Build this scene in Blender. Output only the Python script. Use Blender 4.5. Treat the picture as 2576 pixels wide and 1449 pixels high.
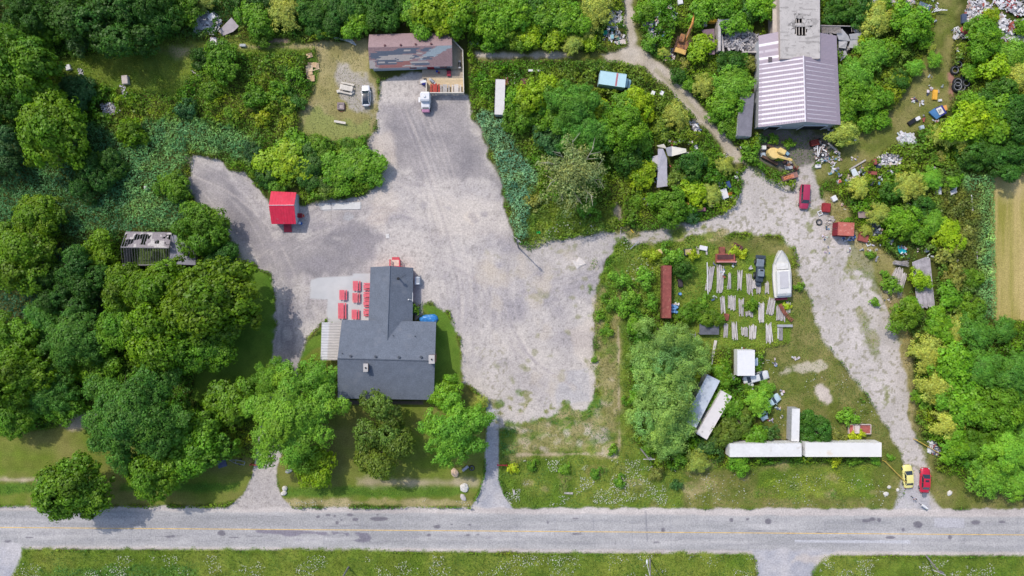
import bpy, math, random
import numpy as np
from mathutils import Vector, Matrix, Quaternion
PI = math.pi
random.seed(7)
scn = bpy.context.scene
for o in list(bpy.data.objects):
    bpy.data.objects.remove(o)
COL = scn.collection
# ------------------------------------------------------------------ camera, sky, sun, exposure
# distances in metres; photo coordinates (2576 wide) only served to measure the plan: one unit = 0.08 m on the ground
S = 0.08
HC = 206.08 * 24.0 / 36.0
cam = bpy.data.cameras.new('camera'); cam.sensor_width = 36.0; cam.lens = 24.0
cam.clip_start = 1.0; cam.clip_end = 6000.0
camo = bpy.data.objects.new('camera', cam); COL.objects.link(camo)
camo.location = (0, 0, HC); camo.rotation_euler = (0, 0, 0); scn.camera = camo
SUN_EL = math.radians(50.0)
SUN_H = Vector((-0.66, 0.75, 0)).normalized()          # horizontal direction towards the sun
w = bpy.data.worlds.new("World"); scn.world = w; w.use_nodes = True
nt = w.node_tree; nt.nodes.clear()
sky = nt.nodes.new('ShaderNodeTexSky'); sky.sky_type = 'NISHITA'; sky.sun_disc = False
sky.sun_elevation = SUN_EL; sky.sun_rotation = math.atan2(SUN_H.x, SUN_H.y)
sky.air_density = 1.0; sky.dust_density = 2.0; sky.ozone_density = 1.0
bg = nt.nodes.new('ShaderNodeBackground'); bg.inputs[1].default_value = 0.15
wo = nt.nodes.new('ShaderNodeOutputWorld')
nt.links.new(sky.outputs[0], bg.inputs[0]); nt.links.new(bg.outputs[0], wo.inputs[0])
sl = bpy.data.lights.new('sun', 'SUN'); sl.energy = 2.2; sl.angle = math.radians(0.53); sl.color = (1.0, 0.93, 0.825)
so = bpy.data.objects.new('sun', sl); COL.objects.link(so)
dvec = Vector((-SUN_H.x * math.cos(SUN_EL), -SUN_H.y * math.cos(SUN_EL), -math.sin(SUN_EL)))
so.rotation_euler = dvec.to_track_quat('-Z', 'Y').to_euler(); so.location = (0, 0, 200)
scn.view_settings.view_transform = 'Standard'; scn.view_settings.look = 'None'
scn.view_settings.exposure = 0.50; scn.view_settings.gamma = 1.0; scn.view_settings.use_curve_mapping = False

# ------------------------------------------------------------------ helpers
K = 1.38       # how bright white paint lying in this sun renders: turns a colour seen in sunlight into a base colour
def lin1(c):
    c /= 255.0
    return c / 12.92 if c <= 0.04045 else ((c + 0.055) / 1.055) ** 2.4
def A(r, g, b):
    return tuple(min(0.86, lin1(v) / K) for v in (r, g, b))
def An(rgb):
    return np.array(A(*rgb))
def W(dx, dy, h=0.0):
    f = (HC - h) / HC
    return Vector(((dx - 1288.0) * S * f, (724.5 - dy) * S * f, h))

MATS = {}
def mat(name, rgb=(180, 180, 180), rough=0.75, metal=0.0, var=0.18, scale=1.2, bump=0.0, vcol=False, fine=0.0, fscale=9.0, stain=None, spec=0.3, coat=0.0):
    if name in MATS: return MATS[name]
    m = bpy.data.materials.new(name); m.use_nodes = True
    n = m.node_tree.nodes; l = m.node_tree.links
    bs = n['Principled BSDF']; bs.inputs['Roughness'].default_value = rough; bs.inputs['Metallic'].default_value = metal
    bs.inputs['Specular IOR Level'].default_value = spec
    if coat: bs.inputs['Coat Weight'].default_value = coat; bs.inputs['Coat Roughness'].default_value = 0.06
    tc = n.new('ShaderNodeTexCoord')
    if vcol:
        a = n.new('ShaderNodeAttribute'); a.attribute_name = 'Col'; base = a.outputs['Color']
    else:
        r = n.new('ShaderNodeRGB'); r.outputs[0].default_value = (*A(*rgb), 1); base = r.outputs[0]
    def mulnoise(base, sc, amt, det):
        nz = n.new('ShaderNodeTexNoise'); nz.inputs['Scale'].default_value = sc; nz.inputs['Detail'].default_value = det
        nz.inputs['Roughness'].default_value = 0.6
        l.new(tc.outputs['Object'], nz.inputs['Vector'])
        mr = n.new('ShaderNodeMapRange'); mr.inputs['From Min'].default_value = 0.3; mr.inputs['From Max'].default_value = 0.7
        mr.inputs['To Min'].default_value = 1 - amt; mr.inputs['To Max'].default_value = 1 + amt
        l.new(nz.outputs['Fac'], mr.inputs['Value'])
        mx = n.new('ShaderNodeMixRGB'); mx.blend_type = 'MULTIPLY'; mx.inputs[0].default_value = 1.0
        l.new(base, mx.inputs[1]); l.new(mr.outputs[0], mx.inputs[2])
        return mx.outputs[0]
    if var: base = mulnoise(base, scale, var, 5)
    if fine: base = mulnoise(base, fscale, fine, 3)
    if stain:
        nz = n.new('ShaderNodeTexNoise'); nz.inputs['Scale'].default_value = stain[1]; nz.inputs['Detail'].default_value = 6
        l.new(tc.outputs['Object'], nz.inputs['Vector'])
        mr = n.new('ShaderNodeMapRange'); mr.inputs['From Min'].default_value = stain[2]; mr.inputs['From Max'].default_value = stain[2] + 0.12
        l.new(nz.outputs['Fac'], mr.inputs['Value'])
        mx = n.new('ShaderNodeMixRGB'); mx.inputs[2].default_value = (*A(*stain[0]), 1)
        l.new(mr.outputs[0], mx.inputs[0]); l.new(base, mx.inputs[1]); base = mx.outputs[0]
    l.new(base, bs.inputs['Base Color'])
    if bump:
        nz = n.new('ShaderNodeTexNoise'); nz.inputs['Scale'].default_value = fscale; nz.inputs['Detail'].default_value = 4
        l.new(tc.outputs['Object'], nz.inputs['Vector'])
        bp = n.new('ShaderNodeBump'); bp.inputs['Strength'].default_value = bump; bp.inputs['Distance'].default_value = 0.05
        l.new(nz.outputs['Fac'], bp.inputs['Height']); l.new(bp.outputs[0], bs.inputs['Normal'])
    MATS[name] = m
    return m

def leaf_mat(name, usecol):
    m = bpy.data.materials.new(name); m.use_nodes = True
    n = m.node_tree.nodes; l = m.node_tree.links; n.clear()
    out = n.new('ShaderNodeOutputMaterial')
    a = n.new('ShaderNodeAttribute'); a.attribute_name = 'Col'; base = a.outputs['Color']
    if usecol:
        oi = n.new('ShaderNodeObjectInfo'); mx = n.new('ShaderNodeMixRGB'); mx.blend_type = 'MULTIPLY'; mx.inputs[0].default_value = 1
        l.new(oi.outputs['Color'], mx.inputs[1]); l.new(base, mx.inputs[2]); base = mx.outputs[0]
    d = n.new('ShaderNodeBsdfDiffuse'); t = n.new('ShaderNodeBsdfTranslucent')
    g = n.new('ShaderNodeBsdfGlossy'); g.inputs['Roughness'].default_value = 0.5; g.inputs['Color'].default_value = (0.5, 0.5, 0.5, 1)
    l.new(base, d.inputs[0]); l.new(base, t.inputs[0])
    m1 = n.new('ShaderNodeMixShader'); m1.inputs[0].default_value = 0.3
    l.new(d.outputs[0], m1.inputs[1]); l.new(t.outputs[0], m1.inputs[2])
    m2 = n.new('ShaderNodeMixShader'); m2.inputs[0].default_value = 0.035
    l.new(m1.outputs[0], m2.inputs[1]); l.new(g.outputs[0], m2.inputs[2])
    l.new(m2.outputs[0], out.inputs[0])
    return m

CARVE = []      # footprints where undergrowth is kept low: (x, y, rx, ry, angle)
def carve(x, y, rx, ry, a=0.0): CARVE.append((x, y, rx, ry, a))

LABELS = {}
def tag(o, label, cat=None, group=None, kind=None):
    o['label'] = label
    if cat: o['category'] = cat
    if group: o['group'] = group
    if kind: o['kind'] = kind
    k = label.lower()
    if k in LABELS and not group: print('DUP LABEL', label)
    LABELS[k] = o
    return o
def thing(name, label, cat, loc=(0, 0, 0), rz=0.0, group=None):
    o = bpy.data.objects.new(name, None); COL.objects.link(o); o.empty_display_size = 0.3
    o.location = loc; o.rotation_euler = (0, 0, rz)
    return tag(o, label, cat, group)

class MB:
    def __init__(s): s.v = []; s.f = []; s.c = []
    def add(s, vs, fs, col=None):
        b = len(s.v); s.v += [tuple(v) for v in vs]; s.f += [tuple(i + b for i in f) for f in fs]
        s.c += [col] * len(vs)
    def box(s, c, d, rz=0.0, col=None, rx=0.0, ry=0.0, taper=1.0):
        hx, hy, hz = d[0] / 2, d[1] / 2, d[2] / 2
        M = Matrix.Rotation(rz, 3, 'Z') @ Matrix.Rotation(ry, 3, 'Y') @ Matrix.Rotation(rx, 3, 'X')
        vs = []
        for z in (-1, 1):
            t = 1.0 if z < 0 else taper
            for x, y in ((-1, -1), (1, -1), (1, 1), (-1, 1)):
                vs.append(Vector(c) + M @ Vector((x * hx * t, y * hy * t, z * hz)))
        s.add(vs, [(3, 2, 1, 0), (4, 5, 6, 7), (0, 1, 5, 4), (1, 2, 6, 5), (2, 3, 7, 6), (3, 0, 4, 7)], col); return s
    def bbox(s, c, d, rz=0.0, bev=0.05, col=None):      # box with chamfered vertical and top edges
        hx, hy = d[0] / 2, d[1] / 2; z0 = c[2] - d[2] / 2; z1 = c[2] + d[2] / 2
        def ring(ix, z):
            b = min(bev * 1.2, hx * .5, hy * .5); x = hx - ix; y = hy - ix
            return [(x - b, -y, z), (x, -y + b, z), (x, y - b, z), (x - b, y, z), (-x + b, y, z), (-x, y - b, z), (-x, -y + b, z), (-x + b, -y, z)]
        M = Matrix.Rotation(rz, 3, 'Z'); vs = []
        for r in (ring(0, z0), ring(0, z1 - bev), ring(bev, z1)): vs += [Vector((c[0], c[1], 0)) + M @ Vector(p) for p in r]
        fs = [tuple(range(7, -1, -1)), tuple(range(16, 24))]
        for k in (0, 8):
            for i in range(8): j = (i + 1) % 8; fs.append((k + i, k + j, k + 8 + j, k + 8 + i))
        s.add(vs, fs, col); return s
    def tube(s, p0, p1, r0, r1=None, n=8, col=None, cap=True):
        if r1 is None: r1 = r0
        p0 = Vector(p0); p1 = Vector(p1); ax = (p1 - p0)
        if ax.length < 1e-6: return s
        q = ax.to_track_quat('Z', 'Y'); vs = []
        for p, r in ((p0, r0), (p1, r1)):
            for i in range(n):
                a = 2 * PI * i / n; vs.append(p + q @ Vector((math.cos(a) * r, math.sin(a) * r, 0)))
        fs = [(i, (i + 1) % n, n + (i + 1) % n, n + i) for i in range(n)]
        if cap: fs += [tuple(range(n - 1, -1, -1)), tuple(range(n, 2 * n))]
        s.add(vs, fs, col); return s
    def loft(s, rings, close=True, col=None, cap=True):
        n = len(rings[0]); vs = [p for r in rings for p in r]; fs = []
        for k in range(len(rings) - 1):
            for i in range(n if close else n - 1):
                j = (i + 1) % n; fs.append((k * n + i, k * n + j, (k + 1) * n + j, (k + 1) * n + i))
        if cap:
            fs.append(tuple(range(n - 1, -1, -1))); b = (len(rings) - 1) * n; fs.append(tuple(range(b, b + n)))
        s.add(vs, fs, col); return s
    def slab(s, pts, t, col=None):                        # polygon (any heights) with thickness t downwards
        n = len(pts); vs = [Vector(p) for p in pts] + [Vector(p) - Vector((0, 0, t)) for p in pts]
        fs = [tuple(range(n)), tuple(range(2 * n - 1, n - 1, -1))] + [(i, n + i, n + (i + 1) % n, (i + 1) % n) for i in range(n)]
        s.add(vs, fs, col); return s
    def torus(s, c, R, r, n=20, m=8, axis='Z', col=None):
        vs = []; fs = []
        for i in range(n):
            a = 2 * PI * i / n
            for j in range(m):
                b = 2 * PI * j / m; q = R + r * math.cos(b)
                p = (q * math.cos(a), q * math.sin(a), r * math.sin(b))
                if axis == 'Y': p = (p[0], p[2], p[1])
                if axis == 'X': p = (p[2], p[0], p[1])
                vs.append((c[0] + p[0], c[1] + p[1], c[2] + p[2]))
        for i in range(n):
            for j in range(m):
                fs.append((i * m + j, ((i + 1) % n) * m + j, ((i + 1) % n) * m + (j + 1) % m, i * m + (j + 1) % m))
        s.add(vs, fs, col); return s
    def build(s, name, material, parent=None, world=False, smooth=False, bevel=0.0):
        me = bpy.data.meshes.new(name); me.from_pydata(s.v, [], s.f)
        if any(c is not None for c in s.c):
            at = me.color_attributes.new('Col', 'FLOAT_COLOR', 'POINT')
            arr = np.ones((len(s.v), 4), dtype=np.float32)
            for i, c in enumerate(s.c):
                if c is not None: arr[i, :3] = c
            at.data.foreach_set('color', arr.ravel())
        me.materials.append(material)
        me.validate(); me.update()
        import bmesh
        bm = bmesh.new(); bm.from_mesh(me); bmesh.ops.recalc_face_normals(bm, faces=bm.faces); bm.to_mesh(me); bm.free()
        if smooth:
            me.polygons.foreach_set('use_smooth', [True] * len(me.polygons))
        o = bpy.data.objects.new(name, me); COL.objects.link(o)
        if parent is not None:
            o.parent = parent
            if world: o.matrix_parent_inverse = Matrix.Translation(-Vector(parent.location))
        if bevel:
            bv = o.modifiers.new('bevel', 'BEVEL'); bv.width = bevel; bv.segments = 2; bv.limit_method = 'ANGLE'
        if smooth:
            try: me.set_sharp_from_angle(angle=math.radians(40))
            except Exception: pass
        return o

def fast_mesh(name, verts, quads, cols, material):
    me = bpy.data.meshes.new(name); nv = len(verts); nq = len(quads)
    me.vertices.add(nv); me.vertices.foreach_set('co', verts.astype(np.float32).ravel())
    me.loops.add(nq * 4); me.loops.foreach_set('vertex_index', quads.astype(np.int32).ravel())
    me.polygons.add(nq); me.polygons.foreach_set('loop_start', np.arange(0, nq * 4, 4, dtype=np.int32))
    me.polygons.foreach_set('loop_total', np.full(nq, 4, dtype=np.int32))
    me.update(calc_edges=True)
    if cols is not None:
        at = me.color_attributes.new('Col', 'FLOAT_COLOR', 'POINT')
        c4 = np.ones((nv, 4), dtype=np.float32); c4[:, :3] = cols; at.data.foreach_set('color', c4.ravel())
    me.materials.append(material)
    return me

# ------------------------------------------------------------------ noise
def vnoise(X, Y, sc, seed):
    r = np.random.RandomState(seed); T = r.rand(257, 257)
    x = X / sc + 1000.0; y = Y / sc + 1000.0
    xi = np.floor(x).astype(int); yi = np.floor(y).astype(int); fx = x - xi; fy = y - yi
    fx = fx * fx * (3 - 2 * fx); fy = fy * fy * (3 - 2 * fy); xi %= 256; yi %= 256
    x1 = (xi + 1) % 256; y1 = (yi + 1) % 256
    return (T[yi, xi] * (1 - fx) + T[yi, x1] * fx) * (1 - fy) + (T[y1, xi] * (1 - fx) + T[y1, x1] * fx) * fy
def fbm(X, Y, sc, seed, octv=4, g=0.5):
    t = 0; a = 1.0; s = 0
    for k in range(octv):
        t = t + a * vnoise(X + 13.7 * k, Y - 7.3 * k, sc / (2 ** k), seed + k); s += a; a *= g
    return t / s
def sst(x, a, b):
    t = np.clip((x - a) / (b - a), 0, 1); return t * t * (3 - 2 * t)
def bumps(X, Y, cs, seed):                                # rounded hummocks: 1 at a plant's middle, 0 between plants
    r = np.random.RandomState(seed); JX = r.rand(128, 128); JY = r.rand(128, 128); RR = r.rand(128, 128)
    x = X / cs + 500; y = Y / cs + 500; xi = np.floor(x).astype(int); yi = np.floor(y).astype(int)
    best = np.full(X.shape, 9.0); val = np.zeros(X.shape)
    for dx in (-1, 0, 1):
        for dy in (-1, 0, 1):
            a = (xi + dx) % 128; b = (yi + dy) % 128
            d = np.hypot(x - (xi + dx + JX[b, a]), y - (yi + dy + JY[b, a])) / (0.75 + 0.5 * RR[b, a])
            m = d < best; best = np.where(m, d, best); val = np.where(m, RR[(b * 7 + 3) % 128, (a * 5 + 1) % 128], val)
    return np.sqrt(np.clip(1 - best * best, 0, 1)), val
# ------------------------------------------------------------------ the land: one grid carrying ground colour, plant height and plant colour
GS = 0.2
XS = np.arange(-112, 112 + 1e-6, GS); YS = np.arange(-66, 66 + 1e-6, GS)
GX, GY = np.meshgrid(XS, YS); NY, NX = GX.shape
def mixc(t, a, b):
    t = t[..., None]; return (1 - t) * An(a) + t * An(b)
N_big = fbm(GX, GY, 16, 11); N_mid = fbm(GX, GY, 5, 21); N_sm = fbm(GX, GY, 1.4, 31); N_fi = fbm(GX, GY, 0.5, 41, 2); N_hor = fbm(GX * 0.12, GY, 1.6, 51)
N_ver = fbm(GX, GY * 0.06, 1.3, 57); N_w = fbm(GX, GY, 2.6, 61, 4)
def c2(v, k=2.2): return np.clip((v - 0.5) * k + 0.5, 0, 1)
def T_gravel():
    c = mixc(c2(N_mid, 2.8), (172, 166, 169), (205, 197, 192)); c = c * (1 - .4 * c2(N_big, 3)[..., None]) + .4 * c2(N_big, 3)[..., None] * An((212, 202, 192))
    sp = sst(fbm(GX, GY, .45, 191, 2), .64, .74)[..., None]; c = c * (1 - .22 * sp)
    return c * (0.9 + 0.2 * N_fi)[..., None]
def T_pale(): return mixc(c2(N_mid, 2.5), (203, 190, 180), (222, 210, 198)) * (0.9 + .2 * N_sm)[..., None]
def T_grav_dark(): return mixc(c2(N_mid, 2.6), (146, 141, 144), (174, 167, 166)) * (0.9 + .2 * N_fi)[..., None]
def T_grey(): return mixc(c2(N_w, 2.5), (176, 176, 184), (200, 196, 198)) * (0.93 + .14 * N_fi)[..., None]
def T_asph():
    c = mixc(c2(N_hor, 2.4), (171, 170, 171), (196, 193, 193)); return c * (0.95 + 0.1 * N_fi)[..., None]
def T_shoulder(): return mixc(c2(N_hor, 2.4), (196, 187, 184), (214, 205, 200)) * (0.92 + .16 * N_sm)[..., None]
def T_conc(): return mixc(c2(N_mid), (200, 200, 202), (214, 212, 211))
def T_lawn():
    c = mixc(c2(N_mid, 2.6), (112, 133, 48), (140, 138, 78)); c = c * (1 - .45 * c2(N_hor, 2.5)[..., None]) + .45 * c2(N_hor, 2.5)[..., None] * An((122, 126, 58))
    return c * (0.8 + .4 * N_sm)[..., None]
def T_lush(): return mixc(c2(N_mid), (88, 124, 42), (112, 140, 54)) * (0.75 + .5 * N_sm)[..., None]
def T_dry(): return mixc(c2(N_mid, 2.5), (158, 150, 98), (186, 172, 130)) * (0.75 + .5 * N_sm)[..., None]
def T_tan(): return mixc(c2(N_mid, 2.5), (186, 170, 140), (204, 188, 165)) * (0.85 + .3 * N_sm)[..., None]
def T_track(): return mixc(c2(N_w, 2.5), (186, 174, 156), (208, 197, 184)) * (0.8 + .4 * N_sm)[..., None]
def T_weed(): return mixc(c2(N_mid, 2.6), (104, 132, 44), (140, 152, 66)) * (0.7 + .6 * N_sm)[..., None]
def T_yard():
    c = mixc(c2(N_mid), (192, 184, 178), (212, 203, 198)) * (0.9 + .2 * N_sm)[..., None]
    f = sst(fbm(GX, GY, 0.55, 91, 2) + .35 * (N_mid - .5), .62, .74)[..., None]; f2 = sst(N_w + .5 * (N_sm - .5) + .3 * (N_fi - .5), .66, .86)[..., None]
    c = c * (1 - .62 * f) + .62 * f * An((140, 136, 108)); return c * (1 - .8 * f2) + .8 * f2 * An((136, 140, 86))
def T_mow(): return mixc(c2(N_w, 2.5), (112, 122, 56), (148, 142, 88)) * (0.8 + .4 * N_sm)[..., None]
def T_field():
    return mixc(c2(N_ver, 3), (196, 176, 118), (152, 148, 72)) * (0.9 + .2 * N_fi)[..., None]
def T_soil(): return mixc(c2(N_mid), (70, 84, 34), (98, 100, 50)) * (0.8 + .4 * N_sm)[..., None]
TYPES = dict(gravel=T_gravel, pale=T_pale, gdark=T_grav_dark, grey=T_grey, asph=T_asph, shoulder=T_shoulder, conc=T_conc, lawn=T_lawn, lush=T_lush,
             dry=T_dry, tan=T_tan, track=T_track, weed=T_weed, yard=T_yard, mow=T_mow, field=T_field, soil=T_soil)
TCACHE = {}
def tcol(k):
    if isinstance(k, tuple): return np.broadcast_to(An(k), (NY, NX, 3))
    if k not in TCACHE: TCACHE[k] = TYPES[k]()
    return TCACHE[k]
GC = tcol('soil').copy()
V = 0.55 + 1.5 * sst(N_w, .3, .75) + .7 * (N_big - .5)
VC = mixc(c2(N_mid, 2.8), (92, 146, 22), (140, 166, 34)); t_ = c2(N_big, 2.4)[..., None]; VC = VC * (1 - .35 * t_) + .35 * t_ * An((78, 122, 50))
CL = np.zeros((NY, NX), dtype=np.int8)

def sdf(poly, x0, x1, y0, y1, metres=False):
    P = [(p if metres else tuple(W(*p)[:2])) for p in poly]
    px = np.array([p[0] for p in P]); py = np.array([p[1] for p in P])
    X = GX[y0:y1, x0:x1]; Y = GY[y0:y1, x0:x1]; d = np.full(X.shape, 1e9); ins = np.zeros(X.shape, bool)
    n = len(P)
    for i in range(n):
        ax, ay = px[i], py[i]; bx, by = px[(i + 1) % n], py[(i + 1) % n]
        ex, ey = bx - ax, by - ay; L = ex * ex + ey * ey + 1e-12
        t = np.clip(((X - ax) * ex + (Y - ay) * ey) / L, 0, 1)
        d = np.minimum(d, np.hypot(X - ax - t * ex, Y - ay - t * ey))
        c = ((ay > Y) != (by > Y)) & (X < (bx - ax) * (Y - ay) / ((by - ay) if abs(by - ay) > 1e-12 else 1e-12) + ax)
        ins ^= c
    return np.where(ins, d, -d)
def paint(poly, ty=None, amp=0.6, fe=0.35, veg=None, vc=None, cls=None, k=1.0, nz=None, only=None):
    P = [W(*p) for p in poly]; m = amp * 2 + fe + 1
    x0 = max(0, int((min(p.x for p in P) - m - XS[0]) / GS)); x1 = min(NX, int((max(p.x for p in P) + m - XS[0]) / GS) + 1)
    y0 = max(0, int((min(p.y for p in P) - m - YS[0]) / GS)); y1 = min(NY, int((max(p.y for p in P) + m - YS[0]) / GS) + 1)
    if x1 <= x0 or y1 <= y0: return
    sl_ = (slice(y0, y1), slice(x0, x1)); d = sdf(poly, x0, x1, y0, y1)
    nn = (N_w if nz is None else nz)[sl_]; n2 = N_sm[sl_]
    d = d + amp * 3.2 * (nn - .5) + amp * 1.2 * (n2 - .5)
    mk = sst(d, -fe, fe) * k
    if only is not None: mk = mk * (CL[sl_] == only)
    m3 = mk[..., None]
    if ty is not None: GC[sl_] = GC[sl_] * (1 - m3) + tcol(ty)[sl_] * m3
    if veg is not None: V[sl_] = V[sl_] * (1 - mk) + veg * mk * (0.6 + 0.8 * N_sm[sl_] if veg > 0 else 1)
    if vc is not None: VC[sl_] = VC[sl_] * (1 - m3) + (An(vc) * (0.75 + .5 * N_sm[sl_])[..., None]) * m3
    if cls is not None: CL[sl_] = np.where(mk > .5, cls, CL[sl_])
def ell(cx, cy, rx, ry, a=0, n=14, jit=0.0):
    r = random.Random(int(cx * 7 + cy)); ca, sa = math.cos(math.radians(a)), math.sin(math.radians(a)); out = []
    for i in range(n):
        t = 2 * PI * i / n; q = 1 + jit * (r.random() - .5); x = rx * q * math.cos(t); y = ry * q * math.sin(t)
        out.append((cx + x * ca - y * sa, cy + x * sa + y * ca))
    return out
def blob(cx, cy, rx, ry, *a, **k):
    ang = k.pop('ang', 0); paint(ell(cx, cy, rx, ry, ang, jit=.25), *a, **k)

TEAL = (96, 144, 78); DTEAL = (74, 122, 70)
# plant colour over wide areas
paint([(-100, 330), (230, 320), (470, 350), (480, 560), (330, 600), (200, 600), (-100, 620)], None, 1.5, 2.0, veg=1.3, vc=DTEAL)
paint([(320, 320), (480, 300), (650, 340), (640, 400), (560, 395), (480, 385), (440, 560), (330, 560)], None, 1.2, 1.5, veg=1.5, vc=(104, 150, 84))
paint([(-100, -50), (700, -50), (600, 90), (430, 110), (150, 120), (-100, 330)], None, 1.5, 2.0, vc=(74, 118, 42))
paint([(-100, 620), (250, 600), (330, 800), (100, 900), (-100, 900)], None, 1.5, 2.0, vc=(58, 104, 70))
paint([(1190, 285), (1262, 292), (1300, 370), (1345, 440), (1340, 560), (1328, 615), (1300, 608), (1282, 560), (1265, 470), (1235, 390), (1205, 330)], None, .6, .6, veg=1.7, vc=(106, 150, 108))
paint([(1330, 480), (1480, 500), (1550, 540), (1550, 580), (1480, 590), (1400, 600), (1330, 620)], 'weed', .8, .8, veg=.8, vc=(112, 142, 44))
paint([(1270, 250), (1400, 160), (1700, 160), (1700, 330), (1560, 380), (1300, 360)], None, 1, 1.5, vc=(122, 152, 44))
paint([(2140, -40), (2700, -40), (2700, 200), (2350, 220), (2100, 180)], None, 1, 2, vc=(132, 160, 48))
paint([(2300, 430), (2492, 430), (2495, 820), (2240, 860), (2200, 700)], None, 1, 2, vc=(104, 138, 48))
paint([(2410, 440), (2492, 440), (2494, 800), (2450, 800), (2430, 600)], None, .6, .8, veg=1.2, vc=(118, 162, 92))
paint([(2360, 480), (2450, 480), (2450, 700), (2380, 720)], None, 1, 1.5, veg=1.0, vc=(118, 128, 48))
# low meadow, upper left
paint([(100, 128), (190, 150), (260, 118), (420, 106), (480, 95), (500, 140), (470, 205), (430, 250), (330, 225), (250, 205), (170, 195), (150, 160)], 'weed', 1.2, .8, veg=.28, vc=(136, 158, 60))
paint([(480, 105), (620, 100), (760, 105), (790, 130), (700, 140), (560, 130), (500, 150)], 'weed', .8, .6, veg=.25, vc=(128, 156, 62))
paint([(600, 113), (720, 112), (900, 104), (925, 100), (925, 112), (800, 124), (600, 122)], 'dry', .4, .4, veg=.03, cls=4)
blob(700, 104, 32, 9, (176, 152, 128), .3, .3, veg=0)
blob(452, 128, 40, 14, 'dry', .8, 1, veg=.1)
# house grounds
paint([(800, 118), (860, 104), (925, 100), (930, 180), (950, 195), (955, 250), (948, 300), (938, 338), (880, 352), (800, 352), (760, 325), (755, 290), (775, 245), (790, 215), (800, 165)], 'dry', .5, .5, veg=.04, vc=(150, 150, 90))
paint([(758, 290), (800, 270), (850, 310), (930, 300), (935, 340), (880, 352), (800, 352), (762, 330)], (150, 156, 92), 1, .8, veg=.05)
paint([(850, 160), (930, 190), (950, 240), (935, 290), (880, 270), (850, 230), (840, 190)], 'gravel', 1.1, .6, k=.75)
paint([(785, 130), (800, 160), (800, 210), (788, 215), (775, 160)], 'lush', .5, .4, veg=.2)
# north-east track and clearing
paint([(1190, 132), (1300, 128), (1420, 130), (1520, 132), (1575, 118), (1572, 60), (1562, -60), (1598, -60), (1604, 60), (1616, 112), (1684, 180), (1740, 245), (1790, 300), (1850, 375), (1880, 420), (1840, 430), (1800, 360), (1745, 290), (1690, 230), (1620, 175), (1560, 152), (1400, 155), (1200, 155)], 'mow', .6, .5, veg=.06, vc=(140, 140, 70))
paint([(1200, 134), (1420, 134), (1440, 146), (1200, 142)], 'track', .5, .4, veg=0, cls=4)
paint([(1510, 136), (1578, 116), (1572, 60), (1564, -60), (1588, -60), (1594, 60), (1604, 110), (1648, 146), (1690, 186), (1744, 244), (1800, 306), (1850, 368), (1885, 418), (1845, 408), (1796, 350), (1728, 276), (1674, 219), (1616, 176), (1568, 158), (1520, 154)], 'track', .5, .4, veg=0, cls=4)
paint([(1650, 172), (1700, 215), (1790, 318), (1786, 322), (1690, 222), (1645, 178)], 'mow', .5, .3, k=.45)
paint([(2000, 470), (2040, 430), (2110, 380), (2190, 320), (2255, 265), (2290, 200), (2330, 120), (2345, 60), (2350, -60), (2420, -60), (2408, 60), (2390, 120), (2388, 230), (2370, 300), (2300, 330), (2200, 400), (2110, 440), (2060, 470)], 'mow', .7, .5, veg=.05, vc=(138, 140, 74), cls=4)
paint([(2385, 185), (2398, 180), (2402, 225), (2392, 245)], (170, 128, 112), .4, .4, veg=0)
# junk field, centre right
paint([(1540, 615), (1640, 610), (1780, 590), (1900, 590), (1960, 610), (1985, 690), (2000, 790), (1995, 860), (1900, 880), (1780, 890), (1700, 800), (1560, 760), (1520, 690)], 'weed', .8, .6, veg=.45, vc=(124, 154, 50))
paint([(1720, 640), (1990, 600), (1995, 860), (1780, 870), (1720, 800)], 'weed', .6, .6, veg=.26, vc=(126, 164, 52))
paint([(1780, 600), (1960, 595), (1990, 640), (1900, 650), (1800, 625)], 'mow', .8, .5, veg=.15, vc=(136, 146, 74))
paint([(1985, 680), (2045, 800), (2100, 900), (2160, 990), (2215, 1060), (2225, 1110), (2215, 1160), (1920, 1110), (1900, 1000), (1920, 880), (1990, 860)], 'mow', .9, .5, veg=.13, vc=(112, 134, 56))
blob(2075, 995, 30, 15, 'pale', .7, .5, veg=.0, ang=45); blob(2010, 930, 60, 9, 'pale', 1.2, .5, veg=0, ang=-8, k=.6)
FRINGE = 1
# weedy lots beside the road
paint([(1255, 1040), (1380, 1020), (1500, 990), (1500, 720), (1556, 640), (1580, 760), (1585, 900), (1590, 1100), (1640, 1180), (1800, 1170), (2215, 1160), (2240, 1200), (2230, 1285), (1290, 1285), (1255, 1200)], 'weed', .8, .6, veg=.3, vc=(118, 148, 56))
paint([(1500, 720), (1550, 650), (1562, 800), (1560, 1130), (1520, 1140), (1515, 1000), (1500, 960), (1492, 850)], 'dry', 1.0, .9, k=.8, veg=.16, vc=(150, 142, 84))
paint([(1505, 690), (1545, 640), (1552, 760), (1520, 880), (1505, 800)], 'weed', .6, .5, veg=.6, vc=(118, 156, 44))
paint([(1270, 1060), (1380, 1045), (1500, 1030), (1545, 1060), (1540, 1130), (1270, 1150)], 'dry', 1.6, 1.0, k=.8, veg=.14, vc=(146, 148, 84))
paint([(1370, 1040), (1420, 1020), (1500, 985), (1520, 1010), (1500, 1050), (1440, 1075), (1380, 1075)], 'lush', .8, .5, veg=.35, vc=(96, 150, 66))
paint([(1255, 1060), (1300, 1060), (1295, 1140), (1262, 1150)], 'lush', .7, .5, veg=.5, vc=(84, 136, 62))
for a_, b_ in (((1553, 820), (1556, 1125)), ((1300, 1142), (1530, 1138))):
    paint([a_, (a_[0] + (4 if a_[0] == 1553 else 0), a_[1] + (0 if a_[0] == 1553 else 5)), (b_[0] + (4 if a_[0] == 1553 else 0), b_[1] + (0 if a_[0] == 1553 else 5)), b_], 'tan', .25, .25, veg=0, k=.9)
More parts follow.
